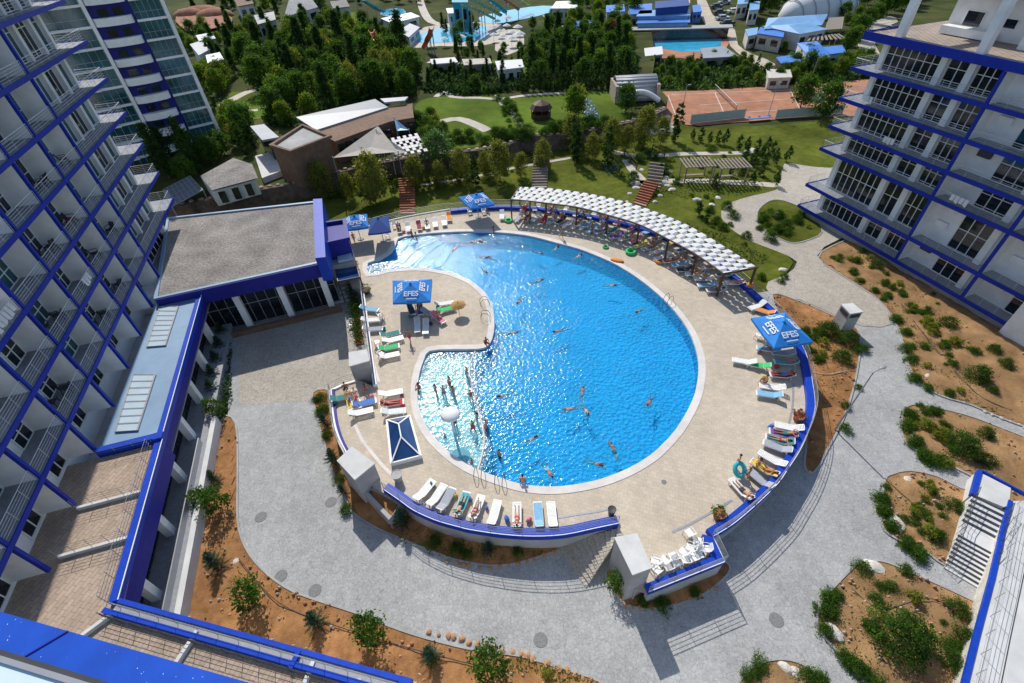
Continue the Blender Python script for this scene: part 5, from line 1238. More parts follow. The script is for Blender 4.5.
for x, y, s, k, lb in [
 (897, 642, 1.0, 'bigbush', 'largest round green bush in the bed left of the white terrace'), (958, 450, .75, 'bigbush', 'round olive bush in the bed above the stairs'), (976, 379, .95, 'bush', 'dark round bush in the big upper right bed'),
 (945, 326, .8, 'bush', 'dark bush under the right wing balconies'), (826, 334, 1.0, 'bush', 'dark round bush left of the ventilation box'), (846, 342, .85, 'bush', 'dark bush just below the ventilation box'),
 (875, 268, .7, 'bush', 'dark bush on the bank near the beige path'), (952, 508, .6, 'bush', 'grey-green bush at the corner of the bed beside the stairs'), (935, 538, .55, 'bush', 'small dark bush in the bed below the stairs landing'),
 (982, 462, .65, 'bush', 'low dark bush just above the blue terrace corner'), (984, 436, .6, 'bush', 'dark bush right of the olive one above the stairs'), (955, 612, .65, 'bush', 'dark bush by the stair foot'), (962, 640, .7, 'bush', 'dark bush along the white terrace rim'), (948, 664, .7, 'bush', 'dark bush at the bottom beside the white terrace'),
 (992, 352, .6, 'bush', 'feathery bush in the dry upper right bed'), (1003, 366, .6, 'bush', 'feathery bush nearest the right edge of the dry bed'), (990, 393, .5, 'bush', 'small bush at the path side of the dry bed'), (841, 360, .8, 'bush', 'olive bush beside the grey path under the lamp'),
 (770, 240, .8, 'bush', 'green bush in the round island on the beige path'), (786, 226, .7, 'bush', 'green bush at the upper end of the path island'), (930, 492, .7, 'yellowbush', 'bright yellow-green shrub in the bed left of the stairs'),
 (916, 510, .6, 'yellowbush', 'small yellow shrub among the stones left of the stairs'), (912, 600, .8, 'yellowbush', 'yellow-green shrub above the largest bush'), (945, 466, .85, 'yellowbush', 'yellow-green shrub below the olive bush'), (912, 428, .6, 'yellowbush', 'yellow shrub at the tip of the bed by the pale stone'), (958, 392, .6, 'yellowbush', 'yellow shrub at the path side of the upper right bed'),
 (432, 660, .55, 'yellowbush', 'lime shrub at the foot of the spruce in the lower border'), (547, 674, .6, 'yellowbush', 'lime shrub by the stone edging at the bottom centre'), (930, 330, .9, 'yellowbush', 'spreading lime shrub in the upper right bed'), (955, 345, .9, 'yellowbush', 'second spreading lime shrub in the upper right bed, nearer the dark round bush')]:
    plant(k, x, y, s, lb, cat='bush')
HE = 'low clumps edging the beds'
edgeplants = [(831, 597, 4), (825, 612, 4), (827, 630, 3), (848, 660, 4), (860, 672, 4), (873, 683, 3), (861, 568, 2), (902, 575, 2), (887, 484, 2), (886, 500, 3), (886, 515, 4), (893, 530, 4), (905, 543, 4), (917, 553, 4), (908, 414, 3), (920, 410, 3), (935, 412, 4), (905, 430, 3), (915, 445, 4), (928, 456, 4), (938, 462, 3), (910, 362, 3), (918, 378, 3), (930, 388, 3), (945, 395, 3), (862, 280, 3), (872, 290, 3), (884, 302, 3), (896, 318, 3), (903, 336, 3), (907, 350, 3), (744, 676, 2), (754, 672, 2), (763, 665, 2), (815, 680, 3), (803, 675, 2), (856, 385, 2), (848, 410, 2), (840, 430, 2), (858, 350, 3), (835, 262, 3), (850, 272, 3), (890, 295, 3), (905, 300, 3), (912, 312, 3), (925, 318, 3), (940, 345, 2), (970, 350, 3), (790, 235, 3), (765, 228, 2), (800, 218, 2), (780, 280, 3), (765, 275, 3), (440, 545, 2), (455, 553, 2), (470, 556, 2), (515, 552, 2), (640, 600, 2), (660, 603, 2), (690, 592, 2), (318, 400, 3), (320, 412, 3), (330, 440, 2), (338, 478, 2), (350, 507, 2)]
for x, y, n in edgeplants:
    for j in range(max(1, n-1)):
        plant('lowbush', x+rnd.uniform(-5, 5), y+rnd.uniform(-4, 4), rnd.uniform(.6, 1.15), 'low dark green clump among those edging the soil beds', HE)
for x, y, h in ((905, 520, 9), (925, 530, 9), (940, 430, 10), (905, 640, 7), (930, 420, 8), (800, 335, 10), (806, 345, 10), (796, 352, 9), (930, 300, 8)):
    for j in range(3): plant('lowbush', x+rnd.uniform(-h, h), y+rnd.uniform(-h*.7, h*.7), rnd.uniform(.4, .7), 'small tuft scattered on the dry soil beds', 'tufts on the dry beds')
# clipped hedge strip along the straight deck wall
t = thing('hedge', 'dark narrow hedge strip between plaza and the straight white deck wall', 'hedge', tuple(at(353, 315)))
hl = ats([(353, 290), (355.5, 315), (360, 345)], 0); mb = MB()
for i in range(2600):
    p = hl[0].lerp(hl[2], rnd.random())+Vector((rnd.gauss(0, .32), rnd.gauss(0, .2), rnd.uniform(.1, 1.35))); u = Vector((rnd.gauss(0, 1), rnd.gauss(0, 1), rnd.gauss(0, 1))).normalized(); v = u.orthogonal().normalized(); s = rnd.uniform(.05, .11); mb.cur = rnd.randint(0, 1)
    mb.face((p-u*s, p+v*s*.6, p+u*s, p-v*s*.6))
mb.build('foliage', ['leaf_deep', 'leaf_dark'], t); mb = MB(); mb.wall(hl, .9, -.1, .12); mb.build('soil', 'soil', t)
# bed and hedge strip at the foot of the columns, ivy like ground cover
tag(undergrowth([(206, 425), (214, 330), (232, 330), (232, 400), (222, 425)], 1600, 0.05, ['leaf_deep', 'leaf_blue', 'leaf_dark'], 'ground_cover', .16, .7), 'dark ground cover under the conifers by the columns', 'ground cover', kind='stuff')
for poly, n, z in (([(520, 655), (560, 667), (600, 683), (560, 683), (500, 670)], 260, .08), ([(390, 540), (440, 556), (490, 565), (555, 552), (480, 540), (420, 528)], 420, .1), ([(905, 380), (940, 395), (1000, 415), (1000, 385), (930, 330), (900, 320)], 900, .1), ([(825, 640), (870, 683), (950, 683), (960, 620), (900, 575), (840, 590)], 420, .12), ([(890, 500), (930, 548), (960, 560), (970, 510), (920, 480)], 420, .12), ([(790, 310), (850, 330), (840, 400), (815, 400), (800, 340)], 700, .1), ([(830, 255), (880, 298), (905, 330), (960, 330), (880, 250)], 1000, .1), ([(240, 560), (300, 600), (400, 640), (300, 640), (230, 600)], 200, .08)):
    tag(undergrowth(poly, n, z, ['leaf_olive', 'leaf_green', 'leaf_yellow'], 'weeds', .085, .14), 'scattered weeds and dry tufts on the soil of the beds', 'weeds', kind='stuff')
# taller grass, flower patches on the lawn
for poly, n, m, lb in (([(600, 166), (614, 162), (622, 170), (608, 175)], 500, ['leaf_dark', 'leaf_blue'], 'dark round flower bed round a pale stone on the lawn'), ([(640, 225), (700, 245), (745, 272), (770, 258), (720, 235), (680, 222)], 900, ['leaf_green', 'leaf_olive'], 'longer grass on the bank above the shade canopy'), ([(300, 192), (370, 185), (430, 176), (430, 182), (370, 192), (300, 202)], 900, ['leaf_green', 'leaf_yellow'], 'bright plants along the shaded path under the stone wall'), ([(655, 178), (760, 180), (770, 190), (700, 200), (650, 195)], 800, ['leaf_olive', 'leaf_green'], 'mixed low plants along the light footpath')):
    tag(undergrowth(poly, n, .06, m, 'flower_bed', .16, .35), lb, 'flower bed', kind='stuff')
tag(undergrowth([(578, 99), (590, 100), (602, 122), (590, 124), (580, 110)], 700, PZ, ['print_white', 'roof_sheet_pale', 'leaf_pale'], 'flower_bed', .22, .5), 'pale blue flower patch on the park lawn', 'flower bed', kind='stuff')
# stones
def rock(seed, m):
    rg = random.Random(seed); bm = bmesh.new(); bmesh.ops.create_icosphere(bm, subdivisions=2, radius=.5)
    for v in bm.verts: k = 1+.28*noise.noise(v.co*2.2+Vector((seed, 0, 0))); v.co = Vector((v.co.x*k*1.25, v.co.y*k, v.co.z*k*.7))
    me = bpy.data.meshes.new('stone'); bm.to_mesh(me); bm.free(); me.materials.append(MATS[m]); o = bpy.data.objects.new('stone', me); C.objects.link(o); return Proto(o)
RK = [rock(1, 'stone_orange'), rock(2, 'stone_orange'), rock(3, 'stone_pale'), rock(4, 'stone_pale')]
def stone(px, py, s, pale, label, group=None, z=.05): RK[(2 if pale else 0)+rnd.randint(0, 1)].put(tuple(at(px, py, z)), rnd.uniform(0, 6), (s*rnd.uniform(.8, 1.3), s, s*rnd.uniform(.7, 1)), label, group, cat='stone')
def edging(line, step, label, group, s=.32, pale=False):
    L = dense(ats(smooth_line(line, 3)), step)
    for p in L: RK[rnd.randint(0, 1)+(2 if pale else 0)].put((p.x+rnd.uniform(-.08, .08), p.y+rnd.uniform(-.08, .08), .06), rnd.uniform(0, 6), s*rnd.uniform(.7, 1.25), label, group, cat='stone')
edging([(430, 631), (470, 642), (520, 655), (560, 668), (602, 684)], .42, 'orange rubble stone of the edging along the lower soil border', 'stones edging the lower border')
edging([(448, 562), (480, 568), (510, 566), (535, 560), (560, 549)], .42, 'orange rubble stone of the edging under the curved parapet', 'stones edging the parapet bed', .28)
edging([(626, 606), (650, 608), (690, 600), (716, 587)], .6, 'rubble stone in the shaded bed under the chair platform', 'stones under the chair platform', .25)
edging([(985, 412), (1010, 422), (1030, 430)], .5, 'pale rubble stone along the dry upper right bed', 'stones along the dry bed', .28, True)
for x, y, s, lb in ((873, 567, 1.0, 'long pale boulder at the top of the bed with the largest bush'), (833, 632, .9, 'pale boulder at the left of the bed with the largest bush'), (895, 522, 1.0, 'long pale boulder in the bed left of the stairs'), (907, 480, .6, 'upper pale boulder at the rounded tip left of the stairs'), (905, 487, .45, 'lower pale boulder at the rounded tip left of the stairs'), (921, 414, .6, 'pale boulder at the tip of the bed above the stairs bed'), (914, 437, .7, 'upright pale boulder beside the grey path fork'), (927, 376, .7, 'white boulder in the green edge of the upper right bed'), (236, 562, .5, 'white stone in the left soil border beside a spruce'), (786, 668, .6, 'left pale boulder in the bottom bed'), (795, 672, .65, 'right pale boulder in the bottom bed'), (369, 643, .45, 'white stone at the foot of the middle young tree'), (798, 356, .4, 'small pale stone beside the bright parasol bed')):
    stone(x, y, s, True, lb)
for x, y, s, lb in ((635, 184, 1.6, 'large grey boulder left of the stone garden stairs'), (663, 183, 1.5, 'large grey boulder right of the stone garden stairs'), (672, 190, 1.1, 'smaller boulder right of the garden stairs'), (697, 200, 1.0, 'pale boulder on the lawn below the pergolas'), (712, 205, .9, 'pale boulder beside the curve of the beige path'), (718, 198, .8, 'pale boulder above the curve of the beige path'), (783, 270, .9, 'boulder at the tip of the lawn by the path'), (778, 214, 1.0, 'pale boulder in the round path island')):
    stone(x, y, s, True, lb)
for x, y in ((665, 118), (660, 124), (655, 128), (668, 126), (662, 132), (650, 133), (672, 130)): stone(x, y, 2.2, True, 'boulder of the rock pile below the white stage', 'rock pile below the stage')
# denser green in the big right hand beds
for poly, n, kinds in (([(905, 335), (925, 318), (960, 340), (985, 370), (950, 380), (915, 365)], 16, ['yellowbush', 'lowbush', 'lowbush']), ([(835, 258), (880, 285), (905, 312), (930, 312), (890, 270), (860, 250)], 18, ['lowbush', 'lowbush', 'yellowbush']), ([(895, 490), (930, 482), (950, 510), (930, 545), (905, 530)], 12, ['lowbush', 'lowbush', 'yellowbush']), ([(915, 418), (940, 420), (950, 445), (930, 452)], 8, ['lowbush', 'yellowbush']), ([(850, 590), (900, 578), (930, 600), (860, 640)], 6, ['lowbush']), ([(940, 600), (970, 610), (962, 680), (940, 670)], 6, ['lowbush']), ([(795, 325), (820, 325), (832, 350), (815, 370), (800, 355)], 13, ['lowbush', 'lowbush', 'yellowbush']), ([(760, 212), (800, 212), (812, 232), (780, 236)], 7, ['lowbush', 'yellowbush'])):
    W = ats(poly, 0); xs = [p.x for p in W]; ys = [p.y for p in W]; k = 0
    while k < n:
        p = Vector((rnd.uniform(min(xs), max(xs)), rnd.uniform(min(ys), max(ys)), .1))
        if inside(p, W):
            k += 1; kd = rnd.choice(kinds); plant(kd, p, 0, rnd.uniform(.45, .95), 'small tuft scattered on the dry soil beds' if kd == 'lowbush' else 'small yellow-green tuft scattered on the dry soil beds', 'tufts on the dry beds', v=rnd.randint(0, 1))
wood([(300, 45), (320, 20), (350, 24), (400, 40), (412, 52), (360, 52)], ['round', 'conifer', 'green'], 5, 22, FT, 'distant trees along the top', smin=.45, smax=.7)
wood([(205, 60), (240, 48), (300, 44), (290, 66), (240, 78)], ['round', 'conifer', 'green'], 4.5, 26, FT, 'distant trees along the top', smin=.4, smax=.7)
wood([(440, 66), (480, 48), (530, 52), (530, 68), (470, 70)], ['conifer', 'round', 'cypress'], 4.5, 16, {**FT, 'cypress': 'distant dark cypress between the water park buildings along the top'}, 'distant trees along the top', smin=.22, smax=.32)
wood([(365, 0), (400, -4), (470, -6), (470, 2), (400, 6)], ['round', 'conifer', 'green'], 7, 14, FT, 'distant trees along the top', smin=.5, smax=.7)
wood([(530, 30), (552, 22), (600, 30), (560, 40)], ['round', 'green'], 4.5, 12, FT, 'distant trees along the top', smin=.4, smax=.6)
wood([(756, 34), (744, 46), (770, 52), (795, 54), (790, 40)], ['round', 'green'], 3.5, 10, FT, 'distant trees along the top', 0, .25, .4)
wood([(835, 10), (870, 0), (862, 20), (848, 34)], ['round', 'green'], 4, 10, FT, 'distant trees along the top', 0, .4, .6)
PB = {'bush': 'rounded shrub of the park garden above the stone wall', 'lowbush': 'low shrub of the park garden above the stone wall', 'yellowbush': 'yellow shrub of the park garden above the stone wall'}
wood([(412, 118), (436, 114), (446, 130), (452, 144), (430, 148), (418, 138)], ['bush', 'bush', 'yellowbush'], 1.5, 20, PB, 'shrubs of the park garden', PZ, 1.0, 1.7)
wood([(498, 100), (512, 104), (524, 128), (512, 134), (500, 112)], ['bush', 'lowbush'], 1.3, 14, PB, 'shrubs of the park garden', PZ, .7, 1.2)
wood([(455, 140), (500, 136), (560, 128), (610, 122), (605, 128), (520, 140), (470, 147)], ['bush', 'bush', 'lowbush'], 1.4, 26, PB, 'shrubs of the park garden', PZ, .8, 1.4)
LS = {'bush': 'rounded shrub on the lawn bank near the stone garden stairs', 'lowbush': 'low shrub on the lawn bank near the stone garden stairs', 'yellowbush': 'yellow shrub on the lawn bank near the stone garden stairs'}
wood([(600, 150), (640, 148), (680, 160), (676, 196), (655, 200), (622, 180)], ['bush', 'lowbush', 'yellowbush'], 1.2, 26, LS, 'shrubs near the garden stairs', 0, .5, 1.0)
wood([(680, 152), (740, 150), (765, 168), (770, 180), (700, 176)], ['lowbush', 'bush'], 1.6, 18, {k: v.replace('near the stone garden stairs', 'round the wooden pergolas') for k, v in LS.items()}, 'shrubs round the wooden pergolas', 0, .5, .9)
wood([(680, 196), (720, 196), (760, 252), (745, 256), (700, 216)], ['lowbush', 'bush'], 1.4, 16, {k: v.replace('near the stone garden stairs', 'beside the curve of the beige path') for k, v in LS.items()}, 'shrubs beside the path curve', 0, .5, .9)
wood([(300, 196), (400, 184), (470, 176), (520, 166), (520, 172), (400, 192), (310, 204)], ['lowbush', 'bush'], 1.4, 30, {k: v.replace('near the stone garden stairs', 'under the trees along the stone wall') for k, v in LS.items()}, 'shrubs along the stone wall', 0, .5, 1.0)
for x, y, s, lb in ((764, 222, .75, 'rounded bush at the left rim of the path island'), (778, 218, .8, 'rounded bush in the centre of the path island'), (776, 231, .7, 'rounded bush at the lower rim of the path island'), (796, 222, .7, 'rounded bush near the building in the path island')): plant('bush', x, y, s, lb, cat='bush')
for i in range(7): plant('lowbush', 758+rnd.uniform(0, 12), 212+i*3.5, .9, 'low clump along the left rim of the path island', 'clumps on the path island')
for x, y, s in ((632, 178, .9), (636, 188, 1.0), (630, 194, .8), (666, 178, .9), (668, 186, 1.0), (660, 196, .8), (655, 202, .7), (627, 202, .6), (642, 170, .8), (670, 172, .7)): stone(x, y, s, True, 'grey boulder in the rockery along the winding garden stairs', 'rockery boulders')
# pebbles and drip pipes in the beds
for k, n in (('A', 260), ('E', 260), ('F', 120), ('G', 120), ('H', 160), ('D', 90)):
    poly = bed_w[k]; xs = [p.x for p in poly]; ys = [p.y for p in poly]; mb = MB(); c = 0
    while c < n:
        p = Vector((rnd.uniform(min(xs), max(xs)), rnd.uniform(min(ys), max(ys)), 0))
        if not inside(p, poly): continue
        c += 1; r = rnd.uniform(.03, .11); mb.cur = rnd.randint(0, 1); mb.ell((p.x, p.y, .14), (r*1.3, r, r*1.6), 6, 4)
    tag(mb.build('pebbles', ['stone', 'stone_orange'], None), 'small stones and clods scattered over the soil of a planting bed', 'pebbles', kind='stuff')
for pl, lb in (([(240, 560), (280, 604), (340, 628), (420, 652), (500, 672)], 'thin black irrigation pipe along the lower soil border'), ([(900, 305), (930, 345), (975, 395), (1010, 412)], 'thin black irrigation pipe across the upper right bed'), ([(850, 590), (880, 610), (930, 600), (965, 625)], 'thin black irrigation pipe in the bed with the largest bush'), ([(806, 372), (825, 376), (846, 372)], 'pale pipe crossing the soil below the bright parasol')):
    mb = MB(); mb.tube([p+Vector((0, 0, .24+.03*math.sin(i*1.7))) for i, p in enumerate(ats(smooth_line(pl, 5)))], .028, 5); tag(mb.build('irrigation_pipe', 'dark_metal' if 'black' in lb else 'stone_pale', None), lb, 'pipe')
for x, y, k, s, lb in ((350, 198, 'plane', .5, 'small olive tree between the two left trees of the bank'), (440, 187, 'plane', .52, 'small olive tree between the wooden steps and the willow'), (521, 178, 'plane', .5, 'small olive tree left behind the second wooden stairs'), (592, 160, 'plane', .55, 'small olive tree right of the dense dark oval tree'), (626, 152, 'plane', .55, 'small olive tree at the rockery below the stone wall'), (486, 176, 'plane', .5, 'small olive tree right of the willow under the wall'), (660, 146, 'plane', .6, 'small olive tree between the stage and the tennis fence')): plant(k, x, y, s, lb, LW)
# ================================================================== garden stairs, wooden pergolas, water park, houses
def garden_steps(label, px, n, m, z0=.05, rise=1.1):
    t = thing('garden_steps', label, 'steps', tuple(at(*px[3]))); a, b, c, d = ats(px, 0)      # far-left, far-right, near-right, near-left
    for k in range(n):
        f = k/(n-1); p, q = a.lerp(d, f), b.lerp(c, f); z = rise*(1-f)+.12; mb = MB()
        mb.bar((p.x, p.y, z/2), (q.x, q.y, z/2), .22, z+.1); mb.build('tread', m, t)
    mb = MB(); mb.prism([a.lerp(b, .03), b.lerp(a, .03), c.lerp(d, .03), d.lerp(c, .03)], -.05, .08); mb.build('ramp', 'path_beige', t)
garden_steps('brown sleeper stairs on the lawn behind the left end of the deck', [(400, 186), (415, 185), (416, 214), (400, 214)], 15, 'terracotta')
garden_steps('grey brown sleeper stairs leading down towards the shade canopy', [(534, 163), (549, 162), (547, 188), (531, 188)], 13, 'wood_grey')
garden_steps('upper flight of the winding garden stairs between grey boulders', [(648, 172), (663, 174), (661, 188), (646, 186)], 8, 'wood_grey', rise=1.5)
garden_steps('lower flight of the winding garden stairs above the shade canopy', [(643, 187), (657, 190), (646, 207), (633, 203)], 10, 'terracotta', rise=.9)
def wpergola(label, px, py):
    p = at(px, py); t = thing('garden_pergola', label, 'pergola', tuple(p)); w_, d_, h = 4.4, 3.2, 2.5
    for i in (-1, 1):
        for j in (-1, 1): mb = MB(); mb.box((p.x+i*w_/2*.9, p.y+j*d_/2*.8, h/2), (.16, .16, h)); mb.build('post', 'wood_grey', t)
    for j in (-1, 1): mb = MB(); mb.box((p.x, p.y+j*d_/2*.8, h), (w_*1.05, .14, .18)); mb.build('beam', 'wood_grey', t)
    for k in range(9): mb = MB(); mb.box((p.x-w_/2+w_*k/8, p.y, h+.15), (.22, d_*1.15, .16)); mb.build('slat', 'wood_grey', t)
    mb = MB(); mb.box((p.x, p.y+.6, .45), (w_*.7, .5, .08)); mb.build('bench_seat', 'wood_grey', t)
wpergola('wooden slatted garden pergola on the lawn, left one by the footpath', 694, 179); wpergola('wooden slatted garden pergola on the lawn, right one by the footpath', 728, 180)
t = thing('gazebo', 'small dark thatched gazebo on the bright park lawn', 'gazebo', tuple(at(541, 118, PZ))); p = at(541, 118, PZ)
mb = MB(); mb.lathe([(2.2, PZ+1.8), (1.6, PZ+2.6), (0.05, PZ+3.3)], (p.x, p.y, 0), 8); mb.build('roof', 'wood_dark', t)
mb = MB(); mb.lathe([(1.8, PZ-.1), (1.8, PZ+1.0)], (p.x, p.y, 0), 8); mb.build('railing', 'wood_dark', t)
for k in range(8): mb = MB(); q = Vector((p.x+1.8*math.cos(k*PI/4), p.y+1.8*math.sin(k*PI/4), PZ)); mb.bar(q, q+Vector((0, 0, 2)), .14); mb.build('post', 'wood_dark', t)
t = thing('wooden_fence', 'dark slatted timber fence on the bank beside the stone garden stairs', 'fence', tuple(at(640, 172)))
for (x, y) in ((624, 158), (630, 163), (636, 170), (652, 152), (664, 158)):
    q = at(x, y); mb = MB(); mb.box((q.x, q.y, .7), (.14, .14, 1.4)); mb.build('post', 'wood_dark', t)
for L in ([(624, 158), (630, 163), (636, 170)], [(652, 152), (664, 158)]):
    for z in (.6, 1.2): mb = MB(); pts = ats(L); [mb.bar(a+Vector((0, 0, z)), b+Vector((0, 0, z)), .07, .12) for a, b in zip(pts, pts[1:])]; mb.build('rail', 'wood_dark', t)
# ---- water park
psheet('pool_water', [(414, 38), (424, 33), (440, 28), (470, 26), (486, 26), (488, 33), (480, 40), (455, 42), (430, 43), (416, 42)], 'pond', PZ, .06)
psheet('pool_paving', [(405, 40), (425, 27), (470, 22), (500, 24), (505, 38), (480, 46), (440, 46), (410, 48)], 'path_beige', PZ, .02)
psheet('pool_water', [(380, 14), (388, 9), (403, 9), (405, 15), (390, 17)], 'pond', PZ, .06)
psheet('pool_water', [(478, 18), (500, 12), (530, 7), (552, 6), (552, 12), (520, 20), (490, 24)], 'pond', PZ, .06)
psheet('pool_paving', [(628, 50), (640, 38), (700, 33), (732, 34), (724, 52), (735, 56), (722, 62), (680, 58), (640, 58)], 'clay_court', 0, .03)
psheet('pool_water', [(634, 48), (645, 42), (670, 39), (722, 37.5), (720, 50), (700, 52), (680, 51.5), (660, 48)], 'pond', 0, .07, 1)
psheet('dirt_road', [(697, 0), (706, 0), (712, 14), (722, 22), (735, 30), (738, 45), (752, 54), (768, 60), (778, 68), (758, 70), (744, 58), (730, 46), (726, 32), (706, 26), (700, 12)], 'dirt_road', 0, .05)
psheet('dirt_road', [(856, 30), (872, 22), (890, 16), (898, 22), (880, 30), (875, 45), (882, 58), (866, 58), (858, 46)], 'dirt_road', 0, .05)
psheet('paved_yard', [(500, 32), (520, 30), (524, 45), (508, 55), (495, 50)], 'path_beige', PZ, .03)
mb = MB(); mb.wall(ats([(520, 75), (480, 66), (450, 63), (428, 62)], PZ), 2.2, PZ-.05, PZ+.06); struct('path', mb, 'path_beige')
for lb, pts, m, r in [('long blue water slide trough at the top beside the small pool', [(355, -4, 9), (366, 4, 7), (376, 10, 4), (384, 13, 1)], 'slide_teal', .8), ('orange water slide in the trees, left of the fountain pool', [(372, 33, 7), (378, 45, 4.5), (386, 53, 2.5), (392, 56, .8)], 'slide_orange', .8),
  ('orange water slide dipping into the fountain pool', [(432, 30, 6), (430, 38, 4), (427, 44, 2), (424, 50, .8)], 'slide_orange', .8), ('teal slide of the fan of slides at the top centre', [(480, -6, 9), (492, 4, 6), (505, 14, 2)], 'slide_teal', .9), ('green slide of the fan of slides at the top centre', [(470, 0, 9), (484, 8, 6), (500, 17, 2)], 'slide_green', .9),
  ('orange slide of the fan of slides at the top centre', [(494, -6, 8), (506, 3, 5), (518, 11, 2)], 'slide_orange', .9), ('yellow slide of the fan of slides at the top centre', [(505, -10, 8), (518, -2, 5), (530, 6, 2)], 'slide_yellow', .9), ('pale green lowest slide of the fan at the top centre', [(462, 6, 8), (478, 12, 5), (494, 20, 2)], 'slide_green', .7)]:
    P = [at(x, y, PZ+z) for x, y, z in pts]; t = thing('water_slide', lb, 'water slide', (P[-1].x, P[-1].y, PZ)); mb = MB(); Q = []
    for i in range(len(P)-1): Q += [P[i].lerp(P[i+1], k/4) for k in range(4)]
    Q.append(P[-1]); n = 7; rows_ = []
    for i, c in enumerate(Q):
        d = (Q[min(i+1, len(Q)-1)]-Q[max(i-1, 0)]).normalized(); s = d.cross(Vector((0, 0, 1))).normalized(); rows_.append([c+s*r*math.cos(PI+PI*k/(n-1))+Vector((0, 0, r*.8*math.sin(PI+PI*k/(n-1))+r)) for k in range(n)])
    for a, b in zip(rows_, rows_[1:]):
        for k in range(n-1): mb.face((a[k], a[k+1], b[k+1], b[k]))
    o = mb.build('trough', m, t, True); o.modifiers.new('thick', 'SOLIDIFY').thickness = .12
    for c in P[:-1]: mb = MB(); mb.tube([(c.x, c.y, PZ-.2), c], .14, 6); mb.build('support', 'rail_grey', t)
def block(label, px, z0, h, roof, wall_='render_light', ridge=0.0, cat='building', name='building', wins=3, over=1.08):
    """building on a traced plan: wall, roof (hipped when ridge > 0), windows"""
    W = ats(px, z0+h); c = sum(W, Vector((0, 0, 0)))/len(W); t = thing(name, label, cat, (c.x, c.y, z0)); mb = MB(); mb.prism([c+(p-c)/over for p in W], z0-.2, z0+h-.05); mb.build('wall', wall_, t)
    mb = MB()
    if ridge:
        l = [(W[0]+W[3])/2, (W[1]+W[2])/2]; r0, r1 = l[0].lerp(l[1], .2)+Vector((0, 0, ridge)), l[0].lerp(l[1], .8)+Vector((0, 0, ridge))
        mb.face((W[0], W[1], r1, r0)); mb.face((W[1], W[2], r1)); mb.face((W[2], W[3], r0, r1)); mb.face((W[3], W[0], r0))
    else: mb.prism(W, z0+h-.05, z0+h+.2)
    mb.build('roof', roof, t)
    a, b = (c+(W[3]-c)/over), (c+(W[2]-c)/over)
    for k in range(wins):
        p = a.lerp(b, (k+.5)/wins); d = (b-a).normalized(); g = MB(); g.box((p.x, p.y, z0+h*.55), ((b-a).length/wins*.55, .16, h*.4), math.atan2(d.y, d.x)); g.build('window', 'glass_dark', t)
    return t
block('white canopy roof beside the fountain pool of the water park', [(381, 19), (411, 13), (420, 17), (392, 24)], PZ, 3, 'paint_white', wins=2)
block('long grey roofed pavilion left of the fountain pool', [(398, 32), (410, 24), (420, 28), (409, 38)], PZ, 2.5, 'roof_metal', wins=2)
block('small white kiosk behind the fountain pool', [(446, 9), (461, 8), (462, 13), (448, 14)], PZ, 3.5, 'paint_white')
block('white flat roofed hall right of the slides at the top', [(556, 2), (578, 1), (577, 9), (551, 9)], PZ, 4, 'paint_white', wins=4)
block('blue roofed stall in the trees right of the slides', [(573, 22), (602, 20), (603, 26), (574, 27)], PZ, 2.5, 'roof_sheet_blue', 'roof_sheet_pale', wins=2)
block('pale roofed bathhouse behind the park lawn hedge', [(495, 62), (522, 60), (524, 68), (498, 71)], PZ, 3, 'fabric_white', wins=3)
block('grey hipped roof house at the top left among trees', [(287, 8), (312, -1), (318, 7), (284, 17)], PZ, 5, 'concrete', ridge=3, wins=3, cat='house', name='house')
block('dark grey ruin-like house left of the hipped roof house', [(254, 16), (274, 12), (276, 20), (258, 25)], PZ, 5, 'render_grey', 'render_grey', cat='house', name='house')
block('white terrace house at the right edge of the tower', [(190, 45), (206, 40), (214, 48), (199, 56)], PZ, 4, 'render_light', cat='house', name='house')
block('white curved balcony house near the light footpaths', [(206, 56), (220, 53), (224, 60), (208, 64)], PZ, 4.5, 'paint_white', wins=4, cat='house', name='house')
for k, y in enumerate((11, 18)): block('long blue %s roof of the water park hall behind the pale pool' % ('upper' if k == 0 else 'lower'), [(640, y), (690, y-1), (690, y+5), (636, y+6)], 0, 5-k, 'roof_sheet_blue' if k else 'roof_sheet_pale', 'roof_sheet_pale', wins=6)
block('dark blue hall with a yellow block at the top centre right', [(655, 2), (688, 0), (690, 6), (655, 9)], 0, 7, 'canvas_navy', 'canvas_navy', wins=5)
block('white and blue stalls left of the water park hall', [(628, 6), (652, 4), (652, 14), (630, 15)], 0, 5, 'roof_sheet_blue', wins=3)
block('yellow container stacked beside the dark blue hall', [(678, -2), (690, -2), (690, 4), (679, 4)], 0, 5, 'slide_yellow', 'slide_yellow', wins=1)
block('long low dark wall building behind the pale blue pool', [(630, 28), (732, 25), (733, 28), (630, 31)], 0, 2.8, 'concrete', 'glass_dark', wins=8)
block('large pale blue sheet roof of the workshop at the upper right', [(768, 18), (828, 14), (822, 25), (764, 29)], 0, 4, 'roof_sheet_pale', ridge=1.2, wins=4)
block('second pale blue sheet roof below the large workshop roof', [(762, 26), (800, 24), (828, 29), (800, 34)], 0, 4, 'roof_sheet_pale', ridge=1.0, wins=3)
block('bright blue roofed shed left of the workshop', [(760, 28), (785, 29), (783, 38), (757, 34)], 0, 3.5, 'roof_sheet_blue', 'stone_pale', wins=2)
block('low stone sided shed with pale blue roof beside the dirt road', [(745, 30), (758, 28), (757, 35), (748, 37)], 0, 3, 'roof_sheet_pale', 'stone_pale', wins=1)
block('bright blue pitched roof house above the right tennis court', [(797, 43), (817, 41), (830, 55), (809, 57)], 0, 4, 'roof_sheet_blue', ridge=.8, wins=3, cat='house', name='house')
